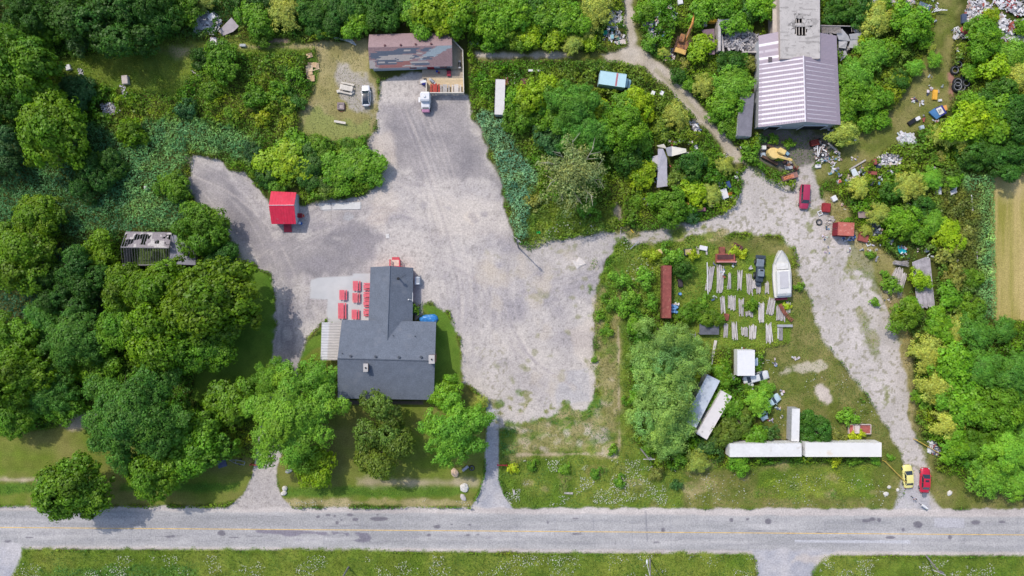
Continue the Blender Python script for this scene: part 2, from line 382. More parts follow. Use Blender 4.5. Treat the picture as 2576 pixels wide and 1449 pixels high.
paint([(1720, 1180), (2215, 1170), (2235, 1280), (1720, 1285)], 'mow', .9, .6, veg=.16, vc=(128, 146, 58))
paint([(1900, 1185), (2200, 1170), (2205, 1255), (1900, 1250)], 'weed', .6, .6, veg=.3, vc=(134, 158, 52))
blob(1750, 1225, 40, 18, 'dry', 1, .6, veg=.05)
for k in range(40): blob(random.uniform(1270, 2210), random.uniform(1160, 1275), random.uniform(6, 26), random.uniform(4, 12), random.choice(['dry', 'lush', 'mow', 'weed']), .9, .5, k=.6, veg=random.choice([.08, .3, .5]), vc=random.choice([(150, 148, 84), (104, 150, 50), (130, 160, 60)]))
for k in range(34): blob(random.uniform(60, 2560), random.uniform(1400, 1450), random.uniform(10, 40), random.uniform(4, 10), random.choice(['dry', 'lush', 'mow']), .9, .5, k=.6, veg=random.choice([.1, .35, .5]), vc=random.choice([(146, 140, 80), (96, 142, 50), (128, 132, 60)]))
paint([(1995, 640), (2045, 770), (2080, 870), (2170, 980), (2240, 1080), (2272, 1140), (2280, 1200), (2255, 1290), (2215, 1290), (2205, 1150), (2200, 1060), (2100, 920), (2040, 840), (1992, 700)], 'mow', .6, .5, veg=.14, vc=(122, 138, 62))
# right bank
paint([(2300, 1080), (2345, 1130), (2350, 1180), (2420, 1200), (2600, 1230), (2700, 1285), (2340, 1285), (2330, 1200)], 'mow', .8, .5, veg=.15, vc=(126, 140, 66))
paint([(2200, 680), (2270, 720), (2290, 860), (2300, 1000), (2310, 1080), (2280, 1080), (2250, 900), (2215, 760)], 'dry', .8, .6, veg=.12, vc=(160, 146, 84))
paint([(2060, 460), (2130, 520), (2160, 600), (2230, 640), (2260, 700), (2210, 720), (2140, 640), (2080, 560)], 'dry', .8, .6, veg=.1, vc=(140, 140, 72))
# lawns
paint([(-100, 1085), (100, 1085), (190, 1060), (260, 1080), (400, 1150), (640, 1150), (634, 1200), (608, 1250), (560, 1268), (300, 1270), (-100, 1272)], 'lawn', .4, .4, veg=0, cls=0)
paint([(-100, 1215), (90, 1212), (180, 1216), (180, 1242), (60, 1244), (-100, 1240)], 'lush', .5, .5, veg=.12, vc=(92, 140, 44))
paint([(300, 1215), (600, 1215), (590, 1235), (300, 1238)], 'lush', .5, .5, veg=.1, vc=(92, 140, 44))
paint([(-100, 1200), (110, 1204), (110, 1212), (-100, 1212)], 'tan', .4, .5, veg=0)
paint([(150, 1040), (250, 1040), (250, 1080), (150, 1070)], 'tan', .8, .6, veg=0)
paint([(560, 650), (680, 690), (692, 760), (694, 850), (684, 912), (720, 940), (745, 960), (700, 1060), (560, 1060), (480, 1000)], 'lush', .3, .3, veg=0)
paint([(690, 1140), (760, 930), (750, 905), (770, 860), (800, 830), (812, 815), (850, 815), (860, 1010), (1060, 1010), (1100, 960), (1056, 765), (1085, 765), (1125, 790), (1145, 830), (1157, 880), (1160, 950), (1190, 985), (1240, 1015), (1222, 1080), (1218, 1190), (1200, 1240), (1180, 1272), (740, 1274), (708, 1250), (695, 1210)], 'lawn', .3, .3, veg=0)
paint([(1056, 765), (1085, 765), (1125, 790), (1145, 830), (1157, 880), (1160, 960), (1090, 990), (1096, 800)], 'lush', .3, .3, veg=0)
paint([(752, 905), (772, 860), (810, 822), (812, 870), (790, 880)], 'lush', .4, .4, veg=0)
paint([(715, 1225), (1180, 1222), (1175, 1248), (715, 1250)], 'lush', .4, .5, veg=.1, vc=(120, 150, 56))
paint([(900, 1205), (1200, 1208), (1200, 1222), (900, 1220)], 'tan', .5, .8, veg=0, k=.7)
paint([(700, 1255), (1190, 1258), (1190, 1272), (700, 1274)], 'dry', .5, .4, veg=.06, vc=(150, 160, 80))
paint([(850, 1006), (1065, 1008), (1065, 1018), (850, 1018)], (120, 108, 100), .1, .2)
# gravel: west arm, lot, lanes
LOT = [(484, 388), (520, 395), (565, 404), (574, 428), (600, 438), (616, 432), (640, 468), (668, 490), (680, 512), (760, 516), (800, 512), (850, 506), (905, 496), (948, 470), (966, 438), (962, 405), (930, 375), (925, 352), (950, 320), (952, 250), (948, 200), (1060, 180), (1180, 240), (1192, 300), (1210, 345), (1236, 400), (1252, 450), (1268, 500), (1280, 560), (1290, 592), (1300, 614), (1335, 628), (1400, 606), (1480, 592), (1548, 584), (1560, 600), (1535, 640), (1510, 690), (1498, 760), (1496, 870), (1497, 960), (1494, 1002), (1478, 1034), (1400, 1042), (1345, 1062), (1290, 1072), (1256, 1078), (1248, 1040), (1236, 1005), (1200, 985), (1165, 960), (1162, 880), (1148, 825), (1128, 785), (1085, 762), (1052, 765), (940, 700), (800, 820), (775, 850), (752, 900), (745, 930), (684, 930), (692, 850), (694, 750), (680, 690), (640, 672), (600, 640), (575, 590), (560, 545), (505, 510), (480, 480), (476, 430)]
paint(LOT, 'gravel', .6, .3, veg=0, cls=1)
LOTDONE = 1
paint([(684, 900), (750, 900), (752, 1000), (720, 1100), (697, 1180), (697, 1220), (712, 1255), (745, 1285), (560, 1285), (612, 1245), (634, 1200), (640, 1160), (650, 1080), (670, 1000)], 'gravel', .15, .2, veg=0, cls=1)
paint([(1225, 1000), (1256, 1020), (1254, 1150), (1254, 1205), (1264, 1240), (1295, 1285), (1180, 1285), (1204, 1245), (1220, 1195), (1222, 1120)], 'grey', .15, .2, veg=0, cls=1)
paint([(960, 260), (1160, 250), (1200, 330), (1250, 460), (1180, 450), (1060, 440), (990, 420), (970, 330)], 'gdark', 1.0, 1.2, k=.95)
paint([(480, 400), (560, 430), (640, 540), (760, 590), (900, 560), (960, 600), (900, 690), (760, 700), (700, 800), (690, 900), (740, 900), (740, 760), (640, 640), (560, 560), (490, 500)], 'gdark', 1.2, 1.0, k=.92)
paint([(925, 500), (985, 480), (1010, 520), (960, 575), (930, 560)], 'pale', .9, .9, k=.8)
paint([(1085, 500), (1270, 500), (1280, 600), (1100, 600)], 'pale', 1.4, 1.5, k=.35)
paint([(1160, 530), (1200, 545), (1190, 565), (1165, 555)], 'pale', .6, .5)
paint([(940, 340), (980, 330), (1000, 420), (965, 440), (955, 395), (925, 372)], 'pale', .8, .8, k=.7)
paint([(1230, 640), (1300, 620), (1430, 600), (1540, 590), (1520, 650), (1400, 700), (1290, 700)], 'yard', 1.2, 1.0, k=.7)
paint([(1310, 690), (1360, 690), (1365, 760), (1330, 760)], 'yard', .9, .6, k=.8)
paint([(1430, 830), (1498, 780), (1498, 950), (1470, 930)], 'pale', 1.0, .8, k=.6)
paint([(1210, 880), (1270, 860), (1300, 1020), (1230, 1000)], 'yard', 1.0, .8, k=.8)
paint([(1388, 940), (1480, 925), (1485, 1010), (1400, 1022)], 'grey', .3, .3, k=.5)
paint([(560, 640), (600, 600), (630, 650), (590, 660)], 'pale', .6, .8, k=.5)
for (x, y) in ((1235, 680), (1455, 700)): pass
paint(ell(876, 544, 13, 11, 0, jit=.3), 'conc', .15, .15)
# tyre tracks, drips and worn arcs
def stroke(pts, wd, ty, k=.5, amp=.15):
    n = []; 
    for i, (x, y) in enumerate(pts):
        a = pts[max(0, i - 1)]; b = pts[min(len(pts) - 1, i + 1)]; dx, dy = b[0] - a[0], b[1] - a[1]; L = math.hypot(dx, dy) + 1e-6; n.append((-dy / L * wd, dx / L * wd))
    paint([(p[0] + q[0], p[1] + q[1]) for p, q in zip(pts, n)] + [(p[0] - q[0], p[1] - q[1]) for p, q in list(zip(pts, n))[::-1]], ty, amp, .22, k=k, only=1)
rk_ = random.Random(77)
for (x0, y0, x1, y1, bx_, by_, nn_) in ((1000, 270, 1180, 900, 60, 60, 7), (660, 640, 1050, 560, 40, -60, 6), (1080, 620, 1500, 640, 0, 60, 6), (1230, 640, 1400, 980, -70, 30, 7), (500, 420, 700, 880, 70, -40, 6), (1190, 1000, 1240, 640, 40, 0, 5), (940, 560, 1230, 520, 0, -50, 4)):
    for k in range(nn_):
        o1, o2, o3 = rk_.gauss(0, 40), rk_.gauss(0, 40), rk_.gauss(0, 40); P = []
        for t in range(11):
            t /= 10; P.append((x0 + (x1 - x0) * t + bx_ * 4 * t * (1 - t) + o1 * (1 - t) + o2 * t, y0 + (y1 - y0) * t + by_ * 4 * t * (1 - t) + o3 * math.sin(t * 3)))
        for s_ in (-1, 1): stroke([(x + s_ * 9, y + s_ * 6) for x, y in P], rk_.uniform(1.2, 2.8), rk_.choice([(220, 210, 202), (216, 208, 202), (158, 150, 154)]), rk_.uniform(.12, .34))
for k in range(60):
    x, y = rk_.uniform(640, 1480), rk_.uniform(300, 1000)
    blob(x, y, rk_.uniform(3, 14), rk_.uniform(2, 9), rk_.choice([(150, 144, 150), (222, 212, 204), (160, 154, 158), (214, 206, 200)]), .6, .3, k=rk_.uniform(.3, .6), only=1, ang=rk_.uniform(0, 90))
for k in range(46):
    x, y = rk_.uniform(1300, 1490), rk_.uniform(620, 1060); blob(x, y, rk_.uniform(2, 9), rk_.uniform(2, 7), (146, 146, 104), .7, .25, k=.55, veg=.03, vc=(140, 146, 80))
for k in range(60):
    x = rk_.uniform(1230, 1490); y = rk_.gauss(1035, 24); blob(x, y, rk_.uniform(3, 16), rk_.uniform(2, 8), (150, 148, 96), .9, .3, k=.7, veg=.06, vc=(142, 150, 84))
for k in range(70):
    x = rk_.choice([rk_.gauss(1520, 22), rk_.uniform(1270, 1540)]); y = rk_.uniform(780, 1130) if x > 1490 else rk_.uniform(1045, 1135); blob(x, y, rk_.uniform(4, 18), rk_.uniform(3, 12), rk_.choice(['weed', 'lush', 'mow', 'tan']), 1.0, .5, k=.75, veg=rk_.choice([.05, .2, .4]), vc=rk_.choice([(112, 146, 56), (140, 144, 76), (98, 146, 60)]))
for k in range(16): blob(rk_.uniform(660, 960), rk_.uniform(560, 700), rk_.uniform(14, 50), rk_.uniform(6, 18), (158, 152, 156), 1.2, .9, k=.45, only=1, ang=rk_.uniform(-40, 0))
for k in range(16): blob(rk_.uniform(1180, 1480), rk_.uniform(640, 1000), rk_.uniform(12, 40), rk_.uniform(8, 22), (204, 192, 178), 1.2, .9, k=.5, only=1, ang=rk_.uniform(60, 120))
# the black ash field, patio slab and strip beside the kitchen
paint([(781, 705), (800, 699), (888, 694), (888, 688), (935, 688), (935, 810), (826, 812), (822, 790), (824, 754), (780, 751)], 'conc', .05, .12, veg=0, cls=5)
paint([(780, 754), (822, 756), (820, 810), (795, 812), (775, 790)], 'gravel', .3, .3, k=.8)
paint([(1042, 690), (1060, 700), (1062, 790), (1045, 805)], 'grey', .2, .2, k=.7)
paint([(800, 514), (908, 509), (908, 524), (815, 530)], 'conc', .1, .1)
paint([(830, 533), (905, 531), (890, 560), (835, 560)], 'gdark', .3, .4, k=.5)
# east yard
YARD = [(1560, 590), (1640, 578), (1745, 560), (1820, 540), (1850, 515), (1862, 480), (1862, 440), (1880, 415), (1900, 440), (1960, 478), (1992, 478), (2004, 440), (2010, 390), (2045, 380), (2048, 440), (2062, 470), (2080, 540), (2130, 600), (2190, 660), (2220, 740), (2240, 820), (2268, 880), (2280, 940), (2285, 1010), (2292, 1080), (2320, 1120), (2328, 1180), (2332, 1230), (2350, 1262), (2380, 1290), (2240, 1290), (2268, 1250), (2275, 1200), (2262, 1140), (2232, 1085), (2210, 1045), (2175, 990), (2120, 915), (2075, 860), (2050, 810), (2040, 755), (2010, 690), (1998, 625), (1960, 595), (1880, 588), (1760, 592), (1650, 612), (1590, 618)]
paint(YARD, 'yard', .6, .35, veg=.0, cls=1)
paint([(2155, 780), (2190, 800), (2225, 900), (2195, 910), (2165, 860)], 'mow', 1.3, .6, veg=.06, k=.6)
paint([(2130, 600), (2230, 680), (2220, 760), (2150, 680)], 'mow', 1.3, .5, veg=.08, k=.75)
paint([(1900, 430), (1992, 475), (1985, 540), (1940, 560), (1880, 520)], 'yard', .8, .6)
paint([(2268, 1130), (2330, 1130), (2335, 1200), (2275, 1200)], 'yard', .8, .6, k=.5)
paint([(2272, 1200), (2328, 1200), (2345, 1290), (2245, 1290)], 'grey', .4, .4, k=.8)
for k in range(46): blob(rk_.uniform(1545, 1860), rk_.gauss(592, 11), rk_.uniform(4, 15), rk_.uniform(2, 7), rk_.choice(['mow', 'dry', 'weed']), 1.0, .4, k=.75, veg=rk_.choice([.04, .1, .25]), vc=(130, 144, 70))
for k in range(60): blob(rk_.uniform(1262, 1545), rk_.uniform(1040, 1138), rk_.uniform(5, 22), rk_.uniform(3, 9), rk_.choice(['tan', 'pale', 'weed', 'lush', 'dry']), 1.1, .5, k=.7, veg=rk_.choice([.03, .1, .3]), vc=(118, 146, 66))
for k in range(40): blob(rk_.uniform(1250, 1490), rk_.gauss(1030, 18), rk_.uniform(4, 16), rk_.uniform(3, 9), rk_.choice(['mow', 'dry', 'lush']), 1.1, .4, k=.7, veg=rk_.choice([.04, .15, .3]), vc=(116, 146, 62))
for k in range(30): t_k = rk_.random(); blob(1500 + rk_.gauss(0, 7), 660 + t_k * 330, rk_.uniform(3, 9), rk_.uniform(5, 14), rk_.choice(['dry', 'weed', 'pale']), 1.0, .4, k=.75, veg=rk_.choice([.04, .2, .4]), vc=(122, 146, 62))
# ground by the barn door
paint([(1920, 330), (2080, 330), (2100, 380), (2010, 420), (1990, 440), (1900, 400)], (128, 122, 116), .9, .8, veg=.1, vc=(96, 132, 50))
paint([(1380, 530), (1330, 600)] + [(1345, 600), (1390, 545)], 'weed', .5, .5)
paint([(1560, 525), (1550, 505), (1545, 540), (1560, 553)], 'tan', .4, .4, veg=0)
# field, far right
paint([(2492, 440), (2700, 425), (2700, 806), (2496, 806)], 'field', .12, .2, veg=.0, cls=3)
blob(2540, 470, 40, 40, (206, 186, 140), 1.2, 1.5, k=.5)
# road
def line(y0, y1): return lambda x: y0 + (y1 - y0) * x / 2576.0
def band(fa, fb): return [(-110, fa(-110)), (600, fa(600)), (1300, fa(1300)), (2000, fa(2000)), (2690, fa(2690)), (2690, fb(2690)), (2000, fb(2000)), (1300, fb(1300)), (600, fb(600)), (-110, fb(-110))]
paint(band(line(1275, 1281), line(1381, 1400)), 'shoulder', .3, .25, veg=0, cls=2)
paint(band(line(1284, 1301), line(1373, 1389)), 'asph', .15, .3, veg=0, cls=2)
cy = line(1326.8, 1345.5)
for x in range(-100, 2690, 60):                                       # wheel paths and slab joints worn into the asphalt
    for dy in (-27, -10, 14, 30):
        if random.random() < .75: blob(x + random.uniform(-20, 20), cy(x) + dy + random.uniform(-2, 2), random.uniform(25, 60), random.uniform(1.5, 4), (158, 157, 161), .15, .5, k=.45)
for x in range(-60, 2640, 97): paint([(x, cy(x) - 38), (x + 1.6, cy(x) - 38), (x + 3.6, cy(x) + 42), (x + 2, cy(x) + 42)], (140, 140, 150), .05, .12, k=.35)
TAR = [(800, 1300, 6, 4), (825, 1296, 7, 3.5), (842, 1298, 3.5, 3), (881, 1295, 8, 3), (894, 1307, 6.5, 3.5), (848, 1315, 4.5, 5.5), (859, 1308, 3, 2), (954, 1305, 21, 5), (950, 1295, 3.5, 1.5),
       (1136, 1319, 4, 2.5), (1182, 1320, 3.5, 2), (1202, 1345, 6, 2.5), (1178, 1346, 5, 3), (1080, 1346, 6, 4), (1452, 1343, 14, 3.5), (1460, 1338, 4, 3), (1668, 1333, 4.5, 5), (1652, 1364, 9, 3),
       (1378, 1314, 2.5, 4), (1448, 1304, 8, 2.5), (1840, 1308, 6, 6), (1880, 1306, 5, 4), (1932, 1312, 8, 7), (557, 1341, 10, 6.5), (422, 1350, 7, 2.3), (435, 1349, 3.5, 2), (1988, 1342, 12, 2.5), (2195, 1306, 8, 4), (2212, 1308, 6, 5), (2310, 1320, 12, 8), (2313, 1325, 5, 2.5), (2454, 1314, 11, 5), (2520, 1313, 9, 3), (2272, 1333, 4, 5), (2240, 1352, 14, 4), (2390, 1352, 5, 6), (2180, 1310, 10, 3), (2060, 1340, 9, 2), (1100, 1325, 10, 5), (720, 1320, 3, 2), (75, 1352, 10, 2), (20, 1362, 8, 2), (640, 1349, 20, 1.3), (590, 1352, 14, 1.1)]
for (x, y, rx, ry) in TAR: blob(x, y, rx, ry, (116, 112, 122), .12, .12, k=.85)
paint([(642, 1333), (716, 1334), (775, 1336), (822, 1338), (824, 1346), (805, 1346), (790, 1343), (760, 1341), (745, 1346), (718, 1349), (700, 1343), (645, 1340)], (134, 128, 142), .2, .15, k=.85)
paint([(835, 1338), (878, 1338), (880, 1346), (874, 1350), (862, 1344), (840, 1343)], (132, 127, 140), .2, .15, k=.85)
paint([(892, 1340), (925, 1340), (935, 1352), (930, 1363), (905, 1364), (892, 1360), (905, 1354), (902, 1346)], (130, 126, 138), .2, .15, k=.9)
for x in range(640, 1260, 37): blob(x, 1347 + random.uniform(-2, 14), random.uniform(4, 14), random.uniform(.8, 2), (150, 146, 158), .15, .2, k=.5)
paint([(2350, 1303), (2426, 1305), (2426, 1328), (2350, 1327)], (196, 194, 200), .05, .1, k=.8)
paint([(2000, 1359), (2290, 1359), (2290, 1367), (2000, 1364)], (206, 206, 213), .05, .1, k=.8)
paint([(1623, 1285), (1625, 1285), (1629, 1362), (1627, 1362)], (120, 120, 132), .05, .12, k=.7)
rc_ = random.Random(31)
for k in range(44):                                                  # cracks in the asphalt
    x = rc_.uniform(-60, 2600); y = cy(x) + rc_.uniform(-38, 38); P = [(x, y)]
    d_ = 0 if rc_.random() < .65 else 1
    for t in range(rc_.randint(4, 11)): P.append((P[-1][0] + (rc_.uniform(6, 16) if d_ == 0 else rc_.gauss(0, 2)), P[-1][1] + (rc_.gauss(0, 1.2) if d_ == 0 else rc_.uniform(3, 6))))
    P = [p for p in P if abs(p[1] - cy(p[0])) < 42]
    if len(P) > 2: n_ = [(q[0], q[1] + (.9 if d_ == 0 else 0)) for q in P] if d_ == 0 else [(q[0] + .9, q[1]) for q in P]; paint(P + n_[::-1], (116, 114, 122), .05, .12, k=rc_.uniform(.3, .6), only=2)
# far verge
paint([(-110, 1384), (55, 1384), (700, 1382), (1300, 1392), (1890, 1395), (1905, 1420), (1900, 1560), (-110, 1560)], 'weed', .5, .4, veg=.32, vc=(112, 138, 44), cls=0)
paint([(2045, 1560), (2040, 1450), (2050, 1410), (2110, 1400), (2700, 1398), (2700, 1560)], 'weed', .5, .4, veg=.32, vc=(112, 138, 46), cls=0)
paint([(100, 1430), (500, 1420), (500, 1560), (100, 1560)], 'lush', .8, .6, veg=.5, vc=(86, 142, 62), k=.7)
paint([(-110, 1372), (50, 1372), (48, 1400), (36, 1449), (30, 1560), (-110, 1560)], 'grey', .5, .4, veg=0, cls=1)
paint([(1890, 1382), (2110, 1384), (2060, 1405), (2045, 1449), (2040, 1560), (1905, 1560), (1902, 1420)], 'grey', .4, .4, veg=0, cls=1)
paint([(2000, 1395), (2080, 1398), (2050, 1420), (1990, 1415)], 'pale', .5, .5, k=.6)

# ------------------------------------------------------------------ ground meshes
gm = mat('ground_cover', vcol=True, rough=0.95, var=0.10, scale=2.5, fine=0.22, fscale=5.0, bump=.25, spec=.1)
gr = mat('gravel_surface', vcol=True, rough=0.95, var=0.07, scale=.8, fine=0.2, fscale=3.2, bump=.2, spec=.15)
idx = np.arange(NY * NX).reshape(NY, NX)
quads_all = np.stack([idx[:-1, :-1], idx[:-1, 1:], idx[1:, 1:], idx[1:, :-1]], -1)
CLf = CL[:-1, :-1]
def sheet(name, label, cat, sel, z, material, outer=False):
    q = quads_all[sel].reshape(-1, 4); u, inv = np.unique(q, return_inverse=True); q = inv.reshape(-1, 4)
    co = np.zeros((len(u), 3)); co[:, 0] = GX.ravel()[u]; co[:, 1] = GY.ravel()[u]; co[:, 2] = z
    cc = GC.reshape(-1, 3)[u]
    if outer:
        n = len(co); x0, x1, y0, y1 = XS[0], XS[-1], YS[0], YS[-1]; B = 3000
        ex = np.array([(x0, y0), (x1, y0), (x1, y1), (x0, y1), (-B, -B), (B, -B), (B, B), (-B, B)]); ex = np.hstack([ex, np.full((8, 1), z)])
        co = np.vstack([co, ex]); cc = np.vstack([cc, np.tile(An((100, 124, 52)), (8, 1))])
        q = np.vstack([q, [[n + 4, n + 5, n + 1, n], [n + 5, n + 6, n + 2, n + 1], [n + 6, n + 7, n + 3, n + 2], [n + 7, n + 4, n, n + 3]]])
    me = fast_mesh(name, co, q, cc, material)
    o = bpy.data.objects.new(name, me); COL.objects.link(o); tag(o, label, cat, kind='structure'); return o
sheet('ground', 'grass, weeds and soil of the land around the buildings', 'ground', np.ones(CLf.shape, bool), 0.0, gm, outer=True)
sheet('gravel_yard', 'pale pinkish gravel lot, yard and driveways', 'gravel', CLf == 1, .004, gr)
sheet('road', 'pale grey two lane asphalt road with gravel shoulders and tar patches', 'road', CLf == 2, .008, gr)
sheet('field', 'tan mown field strip beyond the reeds at the right', 'field', CLf == 3, .006, gm)
sheet('path', 'worn two rut tracks through the grass', 'path', CLf == 4, .005, gm)
sheet('pavement', 'pale concrete patio slab west of the restaurant wing', 'pavement', CLf == 5, .016, mat('patio_concrete', vcol=True, rough=.9, var=.05, scale=.6, fine=.03))
mk = MB(); ym = mat('yellow_paint', (232, 194, 118), rough=.7, var=.25, scale=.8, fine=.2, fscale=6)
for i in range(56):
    xa = -110 + i * 50; xb = xa + 50
    mk.add([W(xa, cy(xa) - .95) + Vector((0, 0, .013)), W(xb, cy(xb) - .95) + Vector((0, 0, .013)), W(xb, cy(xb) + .95) + Vector((0, 0, .013)), W(xa, cy(xa) + .95) + Vector((0, 0, .013))], [(3, 2, 1, 0)])
o = mk.build('road_marking', ym); tag(o, 'thin worn yellow centre line along the road', 'road marking', kind='structure')
# ------------------------------------------------------------------ shared materials for built things
white = mat('white_paint', (236, 236, 238), rough=.5, var=.06, scale=.8, fine=.05, fscale=3)
dirtywhite = mat('dirty_white', (222, 220, 218), rough=.7, var=.12, scale=.7, fine=.08, fscale=3, stain=((180, 170, 160), .9, .62))
greymetal = mat('grey_metal', (170, 176, 188), rough=.45, metal=.2, var=.15, scale=.7, stain=((140, 140, 146), 1.2, .6))
black = mat('black_plastic', (40, 42, 48), rough=.5, var=.2)
rubber = mat('rubber', (44, 46, 50), rough=.9, var=.2)
steel = mat('steel', (160, 162, 168), rough=.4, metal=.6, var=.1)
rust = mat('rust', (140, 84, 72), rough=.95, var=.35, scale=1.5, fine=.2, stain=((176, 116, 86), 1.4, .55))
rustred = mat('rust_red', (164, 92, 84), rough=.9, var=.2, scale=1.2, fine=.12, stain=((196, 132, 96), 1.0, .62))
redpaint = mat('red_paint', (212, 84, 98), rough=.6, var=.08)
darkred = mat('dark_red_paint', (170, 50, 66), rough=.6, var=.1)
glass = mat('dark_glass', (46, 56, 68), rough=.08, var=0, spec=.8)
wood = mat('fresh_wood', (218, 196, 160), rough=.8, var=.1, scale=2, fine=.1)
oldwood = mat('weathered_wood', (190, 184, 180), rough=.9, var=.25, scale=1.5, fine=.2, fscale=7)
greywood = mat('grey_wood', (150, 146, 148), rough=.95, var=.3, scale=1.5, fine=.2, fscale=7)
concrete = mat('concrete', (196, 192, 190), rough=.9, var=.12)
stone = mat('stone', (206, 190, 176), rough=.9, var=.2, scale=2, bump=.5)
yellowp = mat('yellow_machine_paint', (222, 180, 100), rough=.7, var=.2, scale=1.2, stain=((150, 110, 80), 1.5, .58))
bluep = mat('blue_plastic', (40, 110, 200), rough=.5, var=.1)
vcm = mat('mixed_surface', vcol=True, rough=.85, var=.12, scale=2.5, fine=.1)
sidingw = mat('white_siding', (206, 212, 222), rough=.6, var=.05)
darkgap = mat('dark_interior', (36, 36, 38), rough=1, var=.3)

def inset(pts, d):
    c = sum((Vector((p[0], p[1], 0)) for p in pts), Vector()) / len(pts); out = []
    for p in pts:
        q = Vector((p[0], p[1], 0)); v = c - q; out.append(Vector((p[0] + math.copysign(min(d, abs(v.x)), v.x), p[1] + math.copysign(min(d, abs(v.y)), v.y), p[2])))
    return out
def walls(mb, pts, gables=(), dz=.18):
    """pts: footprint corners with eave heights; gables: (i, j, apex)"""
    n = len(pts)
    for i in range(n):
        a, b = pts[i], pts[(i + 1) % n]
        mb.add([(a[0], a[1], 0), (b[0], b[1], 0), (b[0], b[1], b[2] - dz), (a[0], a[1], a[2] - dz)], [(0, 1, 2, 3)])
    for (i, j, ap) in gables:
        a, b = pts[i], pts[j]; mb.add([(a[0], a[1], a[2] - dz), (b[0], b[1], b[2] - dz), (ap[0], ap[1], ap[2] - dz)], [(0, 1, 2)])
def grid_roof(mb, c00, c10, c11, c01, nu, nv, fn, lift=None, keep=None):
    """bilinear patch, u along c00>c10, v along c00>c01; fn(u,v) colour, lift(u,v) height"""
    c00, c10, c11, c01 = map(Vector, (c00, c10, c11, c01)); vs = []; cs = []
    for j in range(nv + 1):
        for i in range(nu + 1):
            u, v = i / nu, j / nv; p = (c00 * (1 - u) + c10 * u) * (1 - v) + (c01 * (1 - u) + c11 * u) * v
            if lift: p = p + Vector((0, 0, lift(u, v)))
            vs.append(p); cs.append(fn(u, v))
    b = len(mb.v); mb.v += [tuple(p) for p in vs]; mb.c += cs
    for j in range(nv):
        for i in range(nu):
            if keep and not keep((i + .5) / nu, (j + .5) / nv): continue
            k = b + j * (nu + 1) + i; mb.f.append((k, k + 1, k + nu + 2, k + nu + 1))
def hn(x, y, s=0):
    v = math.sin(x * 127.1 + y * 311.7 + s * 74.7) * 43758.5453; return v - math.floor(v)
def vn(x, y, s=0):
    xi, yi = math.floor(x), math.floor(y); fx, fy = x - xi, y - yi; fx = fx * fx * (3 - 2 * fx); fy = fy * fy * (3 - 2 * fy)
    return (hn(xi, yi, s) * (1 - fx) + hn(xi + 1, yi, s) * fx) * (1 - fy) + (hn(xi, yi + 1, s) * (1 - fx) + hn(xi + 1, yi + 1, s) * fx) * fy
def carveD(x0, y0, x1, y1, h=0, a=0):
    p = W((x0 + x1) / 2, (y0 + y1) / 2, h); carve(p.x, p.y, abs(x1 - x0) * S / 2, abs(y1 - y0) * S / 2, a)

# ------------------------------------------------------------------ restaurant
E, RG, WE, WR = 3.3, 5.6, 2.4, 4.4
R_ = thing('restaurant', 'long restaurant with dark grey shingled T-shaped roof, two chimneys and corrugated side canopy', 'building', W(975, 870))
shing = mat('grey_shingles', (112, 120, 134), rough=.9, var=.10, scale=.5, fine=.16, fscale=4, bump=.3, stain=((124, 130, 142), .35, .6))
NWm, RWm, SWm, SEm, REm, NEm = W(860, 804.5, E), W(849, 902, RG), W(849.5, 1002, E), W(1091, 1006, E), W(1094, 908, RG), W(1097, 809.5, E)
m = MB(); m.slab([NWm, NEm, REm, RWm], .16); m.build('roof', shing, R_, world=True)
m = MB(); m.slab([RWm, REm, SEm, SWm], .16); rf = m.build('roof', shing, R_, world=True)
m = MB(); m.tube(RWm + Vector((0, 0, .03)), REm + Vector((0, 0, .03)), .11, n=6)
m.build('ridge_cap', mat('ridge_shingles', (92, 100, 114), rough=.9), R_, world=True)
a, b, c, d_, e, f = W(932, 672, WE), W(981.5, 669, WR), W(1039.5, 673.5, WE), W(926, 836, WE), W(974.5, 856, WR), W(1037.5, 836, WE)
m = MB(); m.slab([a, b, e, d_], .14); m.build('wing_roof', shing, R_, world=True)
m = MB(); m.slab([b, c, f, e], .14); m.tube(b + Vector((0, 0, .03)), e + Vector((0, 0, .03)), .1, n=6); m.build('wing_roof', shing, R_, world=True)
m = MB(); ps = inset([NWm, SWm, SEm, NEm], .45); walls(m, ps, [(0, 1, ps[0].lerp(ps[1], .5) + Vector((0, 0, RG - E))), (2, 3, ps[2].lerp(ps[3], .5) + Vector((0, 0, RG - E)))])
m.build('wall', mat('grey_siding', (176, 178, 184), rough=.7, var=.06), R_, world=True)
m = MB(); ps = inset([a, W(926, 815, WE), W(1037.5, 815, WE), c], .35); walls(m, ps, [(3, 0, ps[3].lerp(ps[0], .5) + Vector((0, 0, WR - WE)))])
m.build('wing_wall', mat('red_siding', (196, 60, 78), rough=.6, var=.06), R_, world=True)
for (x0, y0, x1, y1) in ((950, 1004, 975, 1004), (1000, 1005, 1030, 1005)): pass
for xx in (880, 915, 960, 1010, 1060):                               # front windows and door on the road side
    y = SWm.y + .45 - .03; m = MB(); p = W(xx, 1000); m.box((p.x, y, 1.5), (1.3, .08, 1.1)); wf = m.build('window', glass, R_, world=True)
    m = MB()
    for s_ in (-1, 1): m.box((p.x + s_ * .69, y - .03, 1.5), (.09, .1, 1.28)); m.box((p.x, y - .03, 1.5 + s_ * .6), (1.3, .1, .09))
    fr = m.build('frame', white, wf); fr.matrix_parent_inverse = Matrix.Identity(4)
m = MB(); p = W(986, 1000); m.box((p.x, SWm.y + .42, 1.05), (1, .1, 2.1)); m.build('door', darkred, R_, world=True)
